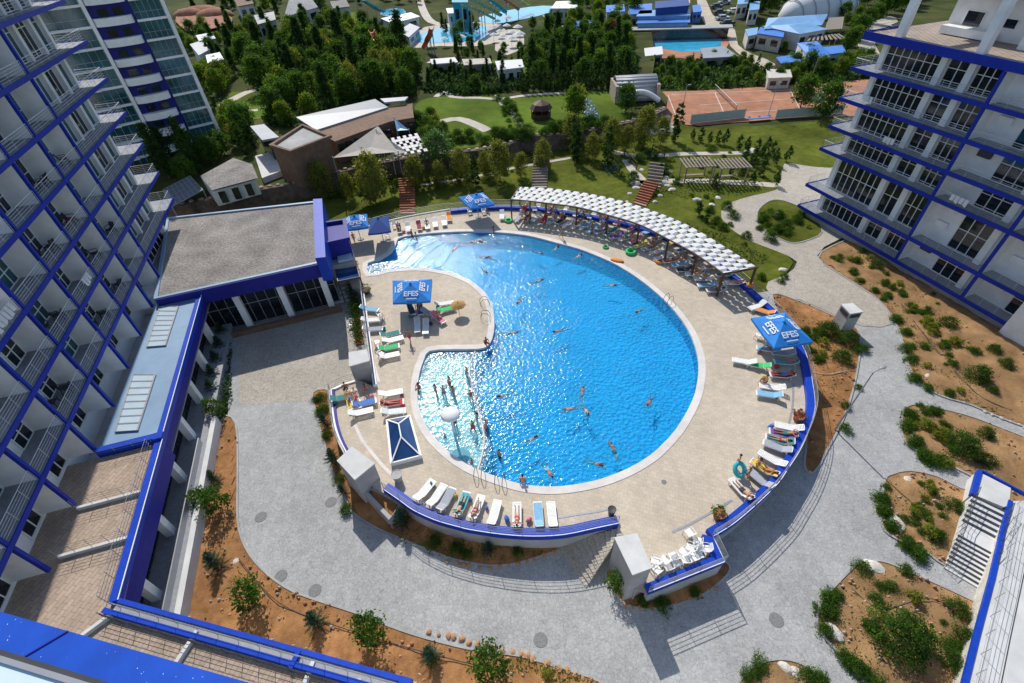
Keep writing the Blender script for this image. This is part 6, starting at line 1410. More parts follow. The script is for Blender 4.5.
block('smaller bright blue roof right of the pitched roof house', [(822, 48), (842, 46), (846, 53), (830, 55)], 0, 3.2, 'roof_sheet_blue', wins=2)
block('blue awning roof in the bushes above the tennis courts', [(776, 58), (797, 55), (801, 62), (781, 64)], 0, 2.6, 'roof_sheet_blue', 'wood_dark', wins=2, name='awning', cat='awning')
block('low pale stone hut beside the hedge of the right court', [(766, 70), (790, 70), (792, 78), (768, 79)], 0, 2.2, 'stone_pale', 'stone_pale', wins=2)
block('pale blue cabin by the dirt road at the top', [(750, 2), (760, 2), (759, 10), (749, 11)], 0, 4, 'roof_sheet_pale', wins=2)
t = thing('dome_tent', 'pale ribbed dome hall at the top between trees and roofs', 'hall', tuple(at(818, 12))); mb = MB()
p = at(818, 14); mb.ell((p.x, p.y, 0), (15, 9, 8), 20, 8, Matrix.Rotation(.3, 3, 'Z')); mb.build('shell', 'fabric_white', t, True)
for k in range(7):
    q = MB(); a0 = -.9+.3*k; q.tube([(p.x+15.1*math.sin(a0)*math.cos(.3)-9.1*math.cos(a0)*math.cos(b)*math.sin(.3), p.y+15.1*math.sin(a0)*math.sin(.3)+9.1*math.cos(a0)*math.cos(b)*math.cos(.3), 8.1*math.cos(a0)*math.sin(b)) for b in [PI*i/12 for i in range(13)]], .15, 5); q.build('rib', 'rail_grey', t)
def slatted(label, px, z):
    W = ats(px, z); t = thing('slatted_roof', label, 'pergola', (W[0].x, W[0].y, 0))
    for i in range(9): mb = MB(); mb.bar(W[0].lerp(W[1], i/8), W[3].lerp(W[2], i/8), .5, .15); mb.build('slat', 'wood_grey', t)
    for p in W: mb = MB(); mb.bar((p.x, p.y, -.1), p, .2); mb.build('post', 'wood_grey', t)
slatted('brown slatted roof right of the pale blue workshop', [(829, 18), (843, 17), (841, 29), (826, 30)], 3); slatted('pale slatted roof above the bright blue house', [(812, 36), (838, 34), (846, 39), (808, 41)], 2.8)
# cars on the parking area
ct = thing('parked_car', '', 'car'); mb = MB()
mb.prism([(-2.1, -.85), (2.1, -.85), (2.15, 0), (2.1, .85), (-2.1, .85), (-2.15, 0)], .3, .85); mb.box((-.15, 0, 1.12), (2.3, 1.55, .55), 0, .8); mb.build('body', 'car_dark', ct)
mb = MB(); mb.box((-.15, 0, 1.1), (2.33, 1.3, .36), 0, .84); mb.box((-.15, 0, 1.1), (1.8, 1.58, .34), 0, .84); mb.build('window', 'glass_dark', ct)
for i in (-1, 1):
    for j in (-1, 1):
        mb = MB(); mb.tube([(i*1.35, j*.88, .32), (i*1.35, j*.7, .32)], .32, 12); mb.build('wheel', 'dark_metal', ct)
CP = Proto(ct)
for x, y, m, lb in ((716, 8, 'car_dark', 'dark parked car, farthest in the parked row beside the dirt road'), (719, 14, 'car_dark', 'dark parked car, second farthest beside the dirt road'), (722, 20, 'car_silver', 'silver parked car in the row beside the dirt road'), (727, 25, 'car_dark', 'dark parked car, nearest in the row by the dirt road'), (733, 13, 'car_white', 'white parked car standing apart beside the dirt road'), (724, 4, 'car_silver', 'silver parked car at the top beside the dirt road')):
    CP.put(tuple(at(x, y, .06)), .1, 1.1, lb, 'cars parked by the dirt road', {'body': m})
# small white sunshades round the fountain pool of the water park
st_ = thing('sunshade', '', 'sunshade'); mb = MB(); mb.lathe([(1.5, 2.2), (.8, 2.6), (.02, 2.9)], (0, 0, 0), 8); mb.build('canopy', 'fabric_white', st_); mb = MB(); mb.tube([(0, 0, 0), (0, 0, 2.8)], .05, 6); mb.build('pole', 'rail_grey', st_); SS = Proto(st_)
for x, y in ((494, 34), (500, 38), (507, 33), (512, 40), (518, 36), (503, 44), (512, 47), (520, 44), (494, 42), (498, 28), (508, 27), (430, 47), (445, 47), (462, 46), (408, 42)): SS.put(tuple(at(x, y, PZ)), 0, rnd.uniform(.8, 1.2), 'small white sunshade beside the distant fountain pool', 'sunshades by the fountain pool')
p = at(452, 33, PZ); mb = MB(); mb.lathe([(.9, PZ+.05), (.45, PZ+1.4), (.12, PZ+3.2), (.02, PZ+4.2)], (p.x, p.y, 0), 10); tag(mb.build('fountain_jet', 'fabric_white', None, True), 'white water jet rising from the distant fountain pool', 'fountain')
for lb, px, z0, h, roof, wl_ in (('flat white terrace roof behind the tower corner', [(196, 36), (212, 33), (216, 39), (200, 43)], PZ, 4, 'fabric_white', 'render_light'), ('pale cafe roof at the near edge of the fountain pool', [(430, 60), (455, 58), (458, 63), (432, 65)], PZ, 2.6, 'fabric_white', 'wood_grey'), ('long pale cafe roof behind the trees of the belt', [(462, 60), (490, 59), (492, 64), (464, 66)], PZ, 2.6, 'canvas_beige', 'wood_grey'), ('blue stall roof in the far top middle', [(606, 6), (624, 5), (625, 12), (606, 13)], PZ, 4, 'roof_sheet_blue', 'render_light'), ('pale blue hall roof at the top beside the cars', [(738, -2), (750, -3), (748, 4), (737, 5)], 0, 4, 'roof_sheet_pale', 'render_light'), ('teal slide tower building at the top centre', [(452, -4), (468, -4), (468, 3), (452, 3)], PZ, 7, 'slide_teal', 'slide_teal'), ('brown roofed house at the far top left', [(234, 0), (250, -3), (254, 4), (238, 7)], PZ, 5, 'brick', 'render_light'), ('grey roofed house between trees at the far top', [(330, 2), (346, 0), (350, 7), (333, 9)], PZ, 5, 'roof_gravel', 'render_light'), ('blue container row behind the pale pool', [(692, 6), (700, 5), (702, 12), (693, 13)], 0, 3, 'roof_sheet_blue', 'roof_sheet_blue'), ('grey shade roof at the corner of the pale pool', [(700, 49), (724, 47), (738, 57), (703, 59)], 0, 2.4, 'roof_metal', 'wood_grey'), ('small white lattice kiosk at the left of the pale pool', [(644, 49), (662, 47), (663, 55), (645, 57)], 0, 2.4, 'fabric_white', 'wood_grey')):
    block(lb, px, z0, h, roof, wl_, wins=2)
# ================================================================== sunbeds, chairs, people and their things
ORD = ['first', 'second', 'third', 'fourth', 'fifth', 'sixth', 'seventh', 'eighth', 'ninth', 'tenth', 'eleventh', 'twelfth', 'thirteenth', 'fourteenth', 'fifteenth', 'sixteenth', 'seventeenth', 'eighteenth', 'nineteenth', 'twentieth', 'twenty-first', 'twenty-second', 'twenty-third', 'twenty-fourth', 'twenty-fifth', 'twenty-sixth', 'twenty-seventh', 'twenty-eighth']
for nm, c in (('cloth_red', (.55, .04, .05)), ('cloth_pink', (.70, .22, .30)), ('cloth_green', (.05, .50, .16)), ('cloth_blue', (.08, .20, .55)), ('cloth_sky', (.22, .45, .65)), ('cloth_purple', (.18, .08, .35)), ('cloth_yellow', (.70, .52, .08)), ('cloth_orange', (.72, .25, .04)), ('cloth_dark', (.04, .04, .05)), ('cloth_maroon', (.25, .04, .07)), ('cloth_grey', (.35, .37, .42)), ('cloth_turquoise', (.04, .45, .50)), ('cloth_white', (.75, .75, .74)), ('cloth_teal', (.04, .22, .22))):
    mat(nm, c, .85, .12, 6)
for nm, c in (('skin_a', (.42, .22, .13)), ('skin_b', (.32, .15, .085)), ('skin_c', (.50, .29, .19)), ('hair_dark', (.02, .013, .009)), ('hair_brown', (.07, .035, .018)), ('hair_fair', (.28, .18, .07))): mat(nm, c, .6, .06, 5)
# sunbed: feet towards +x
def make_bed():
    t = thing('sun_lounger', '', 'sun lounger'); mb = MB()
    for s in (-.29, .29): mb.bar((-.42, s, .34), (1.0, s, .34), .06, .07)
    for k in range(15): mb.bar((-.38+k*.097, -.27, .355), (-.38+k*.097, .27, .355), .075, .03)
    mb.bar((1.0, -.31, .34), (1.0, .31, .34), .07, .07); mb.build('seat', 'plastic_white', t)
    mb = MB(); d = Vector((-.60, 0, .34)); o = Vector((-.38, 0, .36))
    for s in (-.28, .28): mb.bar(o+Vector((0, s, 0)), o+d+Vector((0, s, 0)), .06, .05)
    for k in range(8): mb.bar(o+d*(k/7)+Vector((0, -.26, .01)), o+d*(k/7)+Vector((0, .26, .01)), .07, .025)
    mb.build('backrest', 'plastic_white', t)
    for x in (-.75, .85):
        for s in (-.27, .27): mb = MB(); mb.bar((x, s, 0), (x*.95, s, .34), .06); mb.build('leg', 'plastic_white', t)
    return Proto(t)
BED = make_bed(); beds_n = 0
def towel_mesh():
    mb = MB(); prof = [(-.94, .735), (-.66, .575), (-.39, .40), (0, .395), (.45, .393), (.9, .392)]
    for (x0, z0), (x1, z1) in zip(prof, prof[1:]): mb.face(((x0, -.3, z0), (x1, -.3, z1), (x1, .3, z1), (x0, .3, z0)))
    for s in (-.3, .3):
        for (x0, z0), (x1, z1) in zip(prof[2:], prof[3:]): mb.face(((x0, s, z0), (x1, s, z1), (x1, s*1.03, z1-.13), (x0, s*1.03, z0-.1)))
    return Proto(mb.build('towel', 'cloth_white'))
TOW = towel_mesh()
def bed(px, py, dx, dy, label, towel=None, tl=None, group='white sun loungers on the pool deck', person=None, cover=None):
    p = at(px, py, DZ+.35) if not isinstance(px, Vector) else px
    rz = ang(at(px, py, DZ), at(px+dx, py+dy, DZ)) if not isinstance(px, Vector) else dx
    q = (p.x, p.y, DZ); BED.put(q, rz, 1.0, label, group)
    if towel:
        r = TOW.put(q, rz, 1.0, tl, cat='towel'); r.material_slots[0].link = 'OBJECT'; r.material_slots[0].material = MATS[towel]
    if person: person_put(person[0], q, rz, person[1], *person[2:])
# ---- people
def remesh(mb, v):
    o = mb.build('tmp', 'skin_a'); m = o.modifiers.new('r', 'REMESH'); m.mode = 'VOXEL'; m.voxel_size = v; m.use_smooth_shade = True
    s = o.modifiers.new('s', 'SMOOTH'); s.iterations = 3; s.factor = .5
    bpy.context.view_layer.update(); me = bpy.data.meshes.new_from_object(o.evaluated_get(bpy.context.evaluated_depsgraph_get()))
    out = MB(); out.v = [v_.co.copy() for v_ in me.vertices]; out.f = [tuple(p.vertices) for p in me.polygons]; out.mi = [0]*len(out.f)
    bpy.data.objects.remove(o); bpy.data.meshes.remove(me); return out
def figure(name_pose, J, female):
    """one continuous body grown round a posed skeleton, with hair and swimwear as its own pieces"""
    t = thing('person', '', 'person'); V = {k: Vector(v) for k, v in J.items()}; mb = MB(); k = .93 if female else 1.0
    sp = V['chest']-V['pelvis']; x = (V['shR']-V['shL']).normalized()
    for s in (-.055, 0, .055): mb.tube([V['pelvis']+x*s-sp*.12, V['pelvis']+x*s, V['pelvis'].lerp(V['chest'], .5)+x*s*.8, V['chest']+x*s*1.25, V['chest']+x*s*1.1+sp*.28], [.085*k, .105*k, .088*k, .105*k, .07*k], 10)
    up = (V['head']-V['neck']).normalized(); mb.tube([V['chest'], V['neck'], V['head']-up*.03], [.08, .055*k, .055], 10)
    fwd = Vector(J.get('face', (0, 0, 1))).normalized()
    rot = Matrix((x, up.cross(x), up)).transposed()
    mb.ell(V['head'], (.074, .092, .112), 12, 8, rot); mb.ell(V['head']+fwd*.095-up*.01, (.014, .014, .02), 6, 4); mb.ell(V['head']+fwd*.07-up*.055, (.03, .03, .03), 6, 4)
    for s in (-1, 1): mb.ell(V['head']+x*s*.076, (.014, .02, .028), 6, 4, rot)
    for S in 'LR':
        mb.tube([V['chest'].lerp(V['sh'+S], .4), V['sh'+S], V['el'+S], V['wr'+S]], [.06*k, .054*k, .042*k, .028*k], 8)
        d = (V['wr'+S]-V['el'+S]).normalized(); mb.tube([V['wr'+S], V['wr'+S]+d*.05, V['wr'+S]+d*.095], [.026, .036, .03], 8)
        mb.tube([V['hip'+S], V['hip'+S].lerp(V['kn'+S], .3), V['kn'+S]], [.092*k, .086*k, .056*k], 10); mb.tube([V['kn'+S], V['kn'+S].lerp(V['an'+S], .3), V['an'+S]], [.056*k, .057*k, .036*k], 8)
        mb.tube([V['an'+S]-(V['to'+S]-V['an'+S])*.2, V['an'+S].lerp(V['to'+S], .5), V['to'+S]], [.038, .042, .026], 8)
    o = remesh(mb, .022)
    for S in 'LR':
        d = (V['wr'+S]-V['el'+S]).normalized(); s = d.orthogonal().normalized(); b = d.cross(s)
        for q in range(4):
            r = V['wr'+S]+d*.075+s*(-.026+.017*q); L = (.062, .075, .07, .055)[q]; o.tube([r, r+d*L*.55+b*.008, r+d*L*.95+b*.022], [.009, .0085, .006], 5)
        r = V['wr'+S]+d*.03+s*.03; o.tube([r, r+d*.035+s*.03, r+d*.06+s*.032], [.010, .009, .007], 5)
    o.build('body', 'skin_a', t, True)
    h = MB(); c = V['head']+up*.025-fwd*.022; h.ell(c, (.084, .098, .102), 12, 8, rot)
    if female: h.tube([c-fwd*.05, c-fwd*.085-up*.12, c-fwd*.075-up*.27], [.075, .07, .03], 8)
    h.build('hair', 'hair_dark', t, True)
    w_ = MB()
    for S in 'LR': L_ = .16 if female else .62; w_.tube([V['pelvis'].lerp(V['hip'+S], .35)+sp*.10, V['hip'+S], V['hip'+S].lerp(V['kn'+S], L_)], [.105*k, .108*k, (.1 if female else .088)*k], 10)
    w_.build('swimwear', 'cloth_dark', t, True)
    if female:
        b = MB(); n_ = sp.normalized(); f2 = (fwd-n_*fwd.dot(n_)).normalized() if abs(fwd.dot(n_)) < .95 else x.cross(n_)
        for s in (-1, 1): b.ell(V['chest']+x*s*.065+f2*.085-sp*.05, (.062, .062, .055), 8, 6)
        b.tube([V['chest']+x*(.125)*math.cos(a)*1.25+f2*.118*math.sin(a)-sp*.1 for a in [2*PI*i/14 for i in range(15)]], .02, 5, False); b.build('bikini_top', 'cloth_dark', t, True)
    return Proto(t)
def mirror(J): 
    for k_ in ('sh', 'el', 'wr', 'hip', 'kn', 'an', 'to'):
        if k_+'R' not in J: v = J[k_+'L']; J[k_+'R'] = (v[0], -v[1], v[2])
    return J
POSES = {
 'recline': mirror(dict(pelvis=(-.28, 0, .52), chest=(-.62, 0, .72), neck=(-.79, 0, .83), head=(-.92, 0, .92), face=(.5, 0, .86), shL=(-.68, .19, .74), elL=(-.45, .33, .58), wrL=(-.2, .30, .50), hipL=(-.2, .09, .50), knL=(.22, .11, .58), anL=(.62, .10, .46), toL=(.70, .13, .56), knR=(.18, -.12, .74), anR=(.42, -.12, .45), toR=(.55, -.13, .46))),
 'flat': mirror(dict(pelvis=(-.28, 0, .50), chest=(-.60, 0, .66), neck=(-.77, 0, .77), head=(-.90, 0, .85), face=(.5, 0, .86), shL=(-.66, .19, .70), elL=(-.80, .42, .72), wrL=(-.93, .22, .82), hipL=(-.2, .09, .48), knL=(.24, .12, .47), anL=(.66, .12, .45), toL=(.74, .17, .54))),
 'prone': mirror(dict(pelvis=(-.1, 0, .50), chest=(-.48, 0, .53), neck=(-.66, 0, .60), head=(-.79, 0, .66), face=(-.3, 0, -.95), shL=(-.55, .19, .55), elL=(-.75, .34, .55), wrL=(-.86, .12, .58), hipL=(0, .09, .48), knL=(.42, .12, .46), anL=(.85, .12, .46), toL=(.98, .14, .43))),
 'stand': mirror(dict(pelvis=(0, 0, .93), chest=(.01, 0, 1.27), neck=(0, 0, 1.47), head=(.02, 0, 1.62), face=(1, 0, 0), shL=(0, .19, 1.38), elL=(-.03, .26, 1.10), wrL=(.05, .27, .87), hipL=(0, .09, .90), knL=(.02, .10, .49), anL=(0, .10, .08), toL=(.15, .12, .03))),
 'walk': mirror(dict(pelvis=(0, 0, .92), chest=(.03, 0, 1.26), neck=(.03, 0, 1.46), head=(.06, 0, 1.61), face=(1, 0, -.05), shL=(.02, .19, 1.37), elL=(-.14, .25, 1.12), wrL=(-.05, .26, .88), shR=(.02, -.19, 1.37), elR=(.12, -.25, 1.11), wrR=(.27, -.24, .92), hipL=(0, .09, .90), knL=(.2, .10, .51), anL=(.22, .10, .08), toL=(.37, .11, .04), hipR=(0, -.09, .90), knR=(-.04, -.10, .49), anR=(-.3, -.10, .14), toR=(-.2, -.11, .03))),
 'sit': mirror(dict(pelvis=(0, 0, .50), chest=(.06, 0, .83), neck=(.08, 0, 1.02), head=(.12, 0, 1.16), face=(1, 0, -.15), shL=(.06, .19, .94), elL=(.14, .28, .70), wrL=(.34, .20, .60), hipL=(.05, .10, .48), knL=(.45, .15, .50), anL=(.46, .14, .08), toL=(.60, .17, .03))),
 'swim': mirror(dict(pelvis=(0, 0, -.10), chest=(.36, 0, -.04), neck=(.54, 0, .0), head=(.68, 0, .07), face=(.9, 0, -.3), shL=(.42, .19, -.03), elL=(.72, .26, -.06), wrL=(.97, .14, -.05), hipL=(-.05, .09, -.11), knL=(-.46, .14, -.16), anL=(-.86, .18, -.12), toL=(-1.0, .24, -.14))),
 'crawl': mirror(dict(pelvis=(0, 0, -.09), chest=(.36, 0, -.03), neck=(.54, .0, .0), head=(.69, 0, .03), face=(.6, 0, -.8), shL=(.42, .19, .0), elL=(.68, .24, .16), wrL=(.93, .18, .0), shR=(.40, -.19, -.05), elR=(.15, -.28, -.12), wrR=(-.1, -.26, -.05), hipL=(-.05, .09, -.1), knL=(-.46, .10, -.1), anL=(-.88, .10, -.05), toL=(-1.02, .11, -.05), hipR=(-.05, -.09, -.1), knR=(-.45, -.10, -.16), anR=(-.84, -.10, -.2), toR=(-.98, -.11, -.2))),
 'raised': mirror(dict(pelvis=(0, 0, .93), chest=(.0, 0, 1.27), neck=(0, 0, 1.47), head=(.02, 0, 1.62), face=(1, 0, .1), shL=(0, .19, 1.39), elL=(.05, .40, 1.55), wrL=(.12, .42, 1.82), hipL=(0, .09, .90), knL=(.03, .12, .49), anL=(-.02, .14, .08), toL=(.13, .17, .03))),
}
PEO = {}
SK = ['skin_a', 'skin_b', 'skin_c']; HR = ['hair_dark', 'hair_brown', 'hair_dark', 'hair_fair']; SW = ['cloth_dark', 'cloth_blue', 'cloth_red', 'cloth_teal', 'cloth_purple', 'cloth_orange', 'cloth_pink', 'cloth_white']
def person_put(pose, loc, rz, label, female=None, wear=None, sc=None, hair=None, group=None):
    female = rnd.random() < .5 if female is None else female; k = (pose, female)
    if k not in PEO: PEO[k] = figure(pose, POSES[pose], female)
    s = sc or (rnd.uniform(.93, .98) if female else rnd.uniform(.98, 1.05)); wr = wear or rnd.choice(SW)
    return PEO[k].put(tuple(loc), rz, s, label, group, {'body': rnd.choice(SK), 'hair': hair or rnd.choice(HR), 'swimwear': wr, 'bikini_top': wr}, 'person')
# ---- row of nine at the near coping wall
RA = [(424.7, 490.5, 9, -11, None, None, None), (437, 495.5, 8.5, -13, 'cloth_white', 'rumpled white towel on the second lounger of the near row', None), (446.5, 499.5, 8, -15, 'cloth_grey', 'pale grey towel on the third lounger of the near row', None),
 (462, 504, 6.5, -16, 'cloth_turquoise', 'turquoise towel under the sunbather of the near row', ('flat', 'sunbather in dark swimwear lying on the fourth lounger of the near row', False, 'cloth_dark')), (477, 507.5, 6, -16, None, None, ('recline', 'person in maroon swimwear resting on the fifth lounger of the near row', True, 'cloth_maroon')),
 (494.5, 513, 4.5, -17, None, None, None), (517, 515.5, 0, -17, 'cloth_white', 'white towel beneath the person in red of the near row', ('flat', 'sunbather in red swimwear lying on the seventh lounger of the near row', True, 'cloth_red')),
 (538.5, 515, -1.5, -18, 'cloth_sky', 'small sky blue towel on the eighth lounger of the near row', None), (552, 515, -2, -18, None, None, None)]
for i, (x, y, dx, dy, tw, tl, pe) in enumerate(RA): bed(x, y, dx, dy, '%s from the left of nine white loungers at the near coping wall' % ORD[i], tw, tl, person=pe)
# ---- right hand group by the blue wall
RB = [(744, 361.5, -16, -3, 'cloth_white', 'white towel on the lounger reaching out left of the bright parasol', None, 'white lounger reaching farthest left below the bright blue parasol'), (758, 365, -14, -3, 'cloth_green', 'bright green towel just below the bright blue parasol', None, 'lounger with bright green towel below the bright blue parasol'),
 (782, 375, -13, -1, 'cloth_maroon', 'maroon towel on the lounger touching the blue wall', ('flat', 'person lying by the blue wall below the bright parasol', None), 'lounger with maroon towel close to the blue wall'), (772, 387, -12, -2, None, None, None, 'upper of two white loungers pulled away from the right blue wall'), (769, 394.5, -12, -2, 'cloth_sky', 'sky blue cloth on the lower of the two pulled away loungers', None, 'lower of two white loungers pulled away from the right blue wall'),
 (789, 427, -14, -3, None, None, None, 'empty white lounger at the top of the lower right group'), (783, 433.5, -14, -3, 'cloth_purple', 'purple towel in the lower right group', ('flat', 'person lying on the purple towel of the lower right group', False), 'lounger with purple towel in the lower right group'), (779.5, 440, -14, -4, 'cloth_teal', 'dark teal striped towel in the lower right group', ('prone', 'person lying face down on the teal towel of the lower right group', True), 'lounger with dark teal towel in the lower right group'),
 (777, 447, -13, -5, 'cloth_grey', 'grey towel in the lower right group', None, 'lounger with grey towel in the lower right group'), (772, 459, -12, -7, None, None, None, 'empty cream lounger standing alone in the lower right group'), (764, 468.5, -12, -8, 'cloth_yellow', 'yellow towel in the lower right group', ('recline', 'person resting beside the yellow towel of the lower right group', True, 'cloth_orange'), 'lounger with yellow towel in the lower right group'),
 (760, 479, -11, -9, 'cloth_grey', 'grey cloth on the lowest crowded lounger at the right wall', None, 'lounger with grey cloth near the turquoise swim ring'), (741, 489.5, -10, -11, 'cloth_white', 'white towel under the lowest sunbather at the right wall', ('flat', 'lowest sunbather at the right hand wall, in dark swimwear', False, 'cloth_dark'), 'lowest lounger of the right wall, a sunbather on it')]
for x, y, dx, dy, tw, tl, pe, lb in RB: bed(x, y, dx, dy, lb, tw, tl, person=pe)
for x, y, dx, dy, tw, pe, lb in [(768, 349, -12, -2, 'cloth_sky', ('recline', 'person in the shade on the lounger left under the bright parasol', None), 'shaded lounger at the left under the bright blue parasol'), (783, 353, -13, -1, 'cloth_grey', None, 'shaded lounger in the middle under the bright blue parasol'), (786, 362, -13, -1, 'cloth_turquoise', ('recline', 'person in pink in the shade under the bright parasol', True, 'cloth_pink'), 'shaded lounger lowest under the bright blue parasol'), (764, 311, -9, -3, 'cloth_orange', None, 'lounger with orange towel between canopy end and bright parasol'), (757, 306, -11, 4, 'cloth_white', None, 'white lounger between canopy end and bright parasol')]:
    bed(x, y, dx, dy, lb, tw, 'towel on the '+lb.replace('shaded ', ''), person=pe)
# ---- left hand group along the straight white wall
for x, y, dx, dy, tw, pe, lb in [(369.5, 309, 11, 1, 'cloth_sky', None, 'pale blue covered lounger topmost along the straight white wall'), (371.5, 320, 11, -1, 'cloth_white', None, 'white lounger second from the top along the straight white wall'), (373, 329, 11, -1, 'cloth_grey', None, 'grey covered lounger third from the top along the straight white wall'), (390.5, 334, 12, -3, 'cloth_teal', None, 'lounger with dark teal towel above the bright green one'), (393, 339.5, 12, -3, None, None, 'white lounger directly above the bright green towel'), (389, 347.5, 12, -2.5, 'cloth_green', None, 'lounger with the bright green towel left of the paddling basin'), (388.5, 355.5, 12, -2.5, None, None, 'white lounger directly below the bright green towel'),
 (391, 393, 13, -2.5, None, None, 'empty white lounger topmost of three left of the glass roof light'), (392, 403, 13, -2, 'cloth_red', ('flat', 'sunbather with pink top left of the paddling basin', True, 'cloth_pink'), 'lounger with red towel above the glass roof light'), (393.5, 411.5, 13, -1.5, 'cloth_white', None, 'white lounger just above the glass roof light'),
 (342, 397.5, 12, -3, 'cloth_teal', None, 'dark covered lounger left on the small terrace'), (350, 401, 3, 12, 'cloth_yellow', ('recline', 'sunbather on the left of two terrace loungers', None), 'lounger with yellow towel on the small terrace'), (356.5, 400, 3, 12, None, ('recline', 'sunbather on the right of two terrace loungers', None), 'white lounger with sunbather on the small terrace'), (364.5, 403, 12, -3, 'cloth_blue', None, 'lounger with blue towel on the small terrace'), (361, 412, 13, -3, None, None, 'empty white lounger lowest on the small terrace'),
 (417.3, 325.5, .3, 14, None, None, 'left of two white loungers side by side below the peninsula parasol'), (425.7, 327, -.8, 14, None, None, 'right of two white loungers side by side below the peninsula parasol'), (411, 309, 4, 10, 'cloth_dark', None, 'shaded lounger left under the peninsula parasol'), (420, 309, 1, 10, 'cloth_purple', ('recline', 'person in the shade under the peninsula parasol', None), 'shaded lounger in the middle under the peninsula parasol'), (430, 313, 10, 3, 'cloth_grey', None, 'shaded lounger right under the peninsula parasol'), (446, 309, 12, -3, 'cloth_green', None, 'lounger with pale green towel beside the small tan sunshade'), (438, 318, 9, 6, 'cloth_pink', ('sit', 'person in pink sitting right of the peninsula loungers', True, 'cloth_pink'), 'lounger with pink towel right of the peninsula parasol'), (444, 303.5, 12, -2, 'cloth_white', None, 'white lounger behind the pale green towel on the peninsula'),
 (399, 229, 2, 9, 'cloth_dark', ('recline', 'person on the leftmost white seat behind the far pool steps', None), 'leftmost lounger behind the far pool steps'), (408, 227.5, 2, 9, 'cloth_white', None, 'second lounger behind the far pool steps'), (419, 226, 2, 9, 'cloth_maroon', None, 'third lounger behind the far pool steps, maroon towel'), (427, 225, 2, 9, None, ('recline', 'person on the fourth lounger behind the far pool steps', None), 'fourth lounger behind the far pool steps'), (435, 223, 1.5, 9, None, None, 'fifth lounger behind the far pool steps, empty and white'), (444, 221.5, 1.5, 9, None, None, 'sixth lounger behind the far pool steps, next to an orange towel'), (449, 217, 1, 9, 'cloth_orange', None, 'lounger with bright orange towel behind the far pool edge'), (502, 215.5, 0, 9, 'cloth_white', None, 'lounger between the far parasol and the shade canopy')]:
    bed(x, y, dx, dy, lb, tw, (tw or '')[6:]+' towel lying on the '+' '.join(lb.split()[:11]) if tw else None, person=pe)
# ---- under the white canopy: two loose rows
TC = ['cloth_sky', None, 'cloth_red', 'cloth_grey', None, 'cloth_blue', 'cloth_white', 'cloth_sky', None, 'cloth_pink', 'cloth_teal', 'cloth_sky', 'cloth_dark', None, 'cloth_yellow', 'cloth_purple']
Lc = cum[-1]; nF = 26
for i in range(nF):
    s = 1.0+(Lc-1.6)*i/(nF-1); a, b = along(fr, s), along(bk, s); q = a.lerp(b, .02+.06*(i % 3)); q = Vector((q.x, q.y, DZ)); r = ang(b, a)+rnd.uniform(-.15, .15)-.35
    tw = TC[(i*5+3) % len(TC)]; pe = None
    if i % 3 == 1: pe = (('recline', 'flat', 'prone')[i % 2+(i % 5 == 0)], 'person on the %s front lounger from the left end under the canopy' % ORD[i], None)
    bed(q, 0, r, 0, '%s lounger from the left end in the front row under the canopy' % ORD[i], tw, (tw or '')[6:]+' towel on the %s front lounger under the canopy' % ORD[i], 'loungers under the shade canopy', pe)
for i in range(17):
    s = 1.2+(Lc-2.4)*i/16; a, b = along(fr, s), along(bk, s); q = a.lerp(b, .80+.06*(i % 2)); q = Vector((q.x, q.y, DZ)); r = ang(b, a)+rnd.uniform(-.2, .2)-.2; tw = TC[(i*7+1) % len(TC)]
    pe = (('recline', 'sit')[i % 2], 'person on the %s back row lounger from the left under the canopy' % ORD[i], None) if i % 2 == 0 else None
    bed(q, 0, r, 0, '%s lounger from the left end in the back row under the canopy' % ORD[i], tw, (tw or '')[6:]+' towel on the %s back row lounger under the canopy' % ORD[i], 'loungers under the shade canopy', pe)
# ---- stacked white chairs on the corner platform
def make_chair():
    t = thing('plastic_chair', '', 'chair'); mb = MB(); mb.box((0, 0, .43), (.46, .46, .035), 0, .97); mb.box((.22, 0, .40), (.03, .44, .07)); mb.build('seat', 'plastic_white', t)
    mb = MB(); n = 7
    for k in range(n):
        a = (k-(n-1)/2)*.16; mb.bar((-.21-.03*math.cos(a*2), .27*math.sin(a*2.0)*.85, .43), (-.34-.03*math.cos(a*2), .29*math.sin(a*2.0)*.9, .84), .05, .02)
    mb.tube([(-.35-.03*math.cos(a*2), .29*math.sin(a*2)*.9, .85) for a in [(-.48+.16*k) for k in range(7)]], .025, 6); mb.build('backrest', 'plastic_white', t)
    for s in (-1, 1): mb = MB(); mb.tube([(-.33, s*.25, .66), (0, s*.29, .655), (.2, s*.28, .64), (.22, s*.26, .44)], [.022]*4, 6); mb.build('armrest', 'plastic_white', t)
    for i in (-1, 1):
        for j in (-1, 1): mb = MB(); mb.bar((i*.26, j*.26, 0), (i*.2, j*.2, .43), .045); mb.build('leg', 'plastic_white', t)
    return Proto(t)
CH = make_chair()
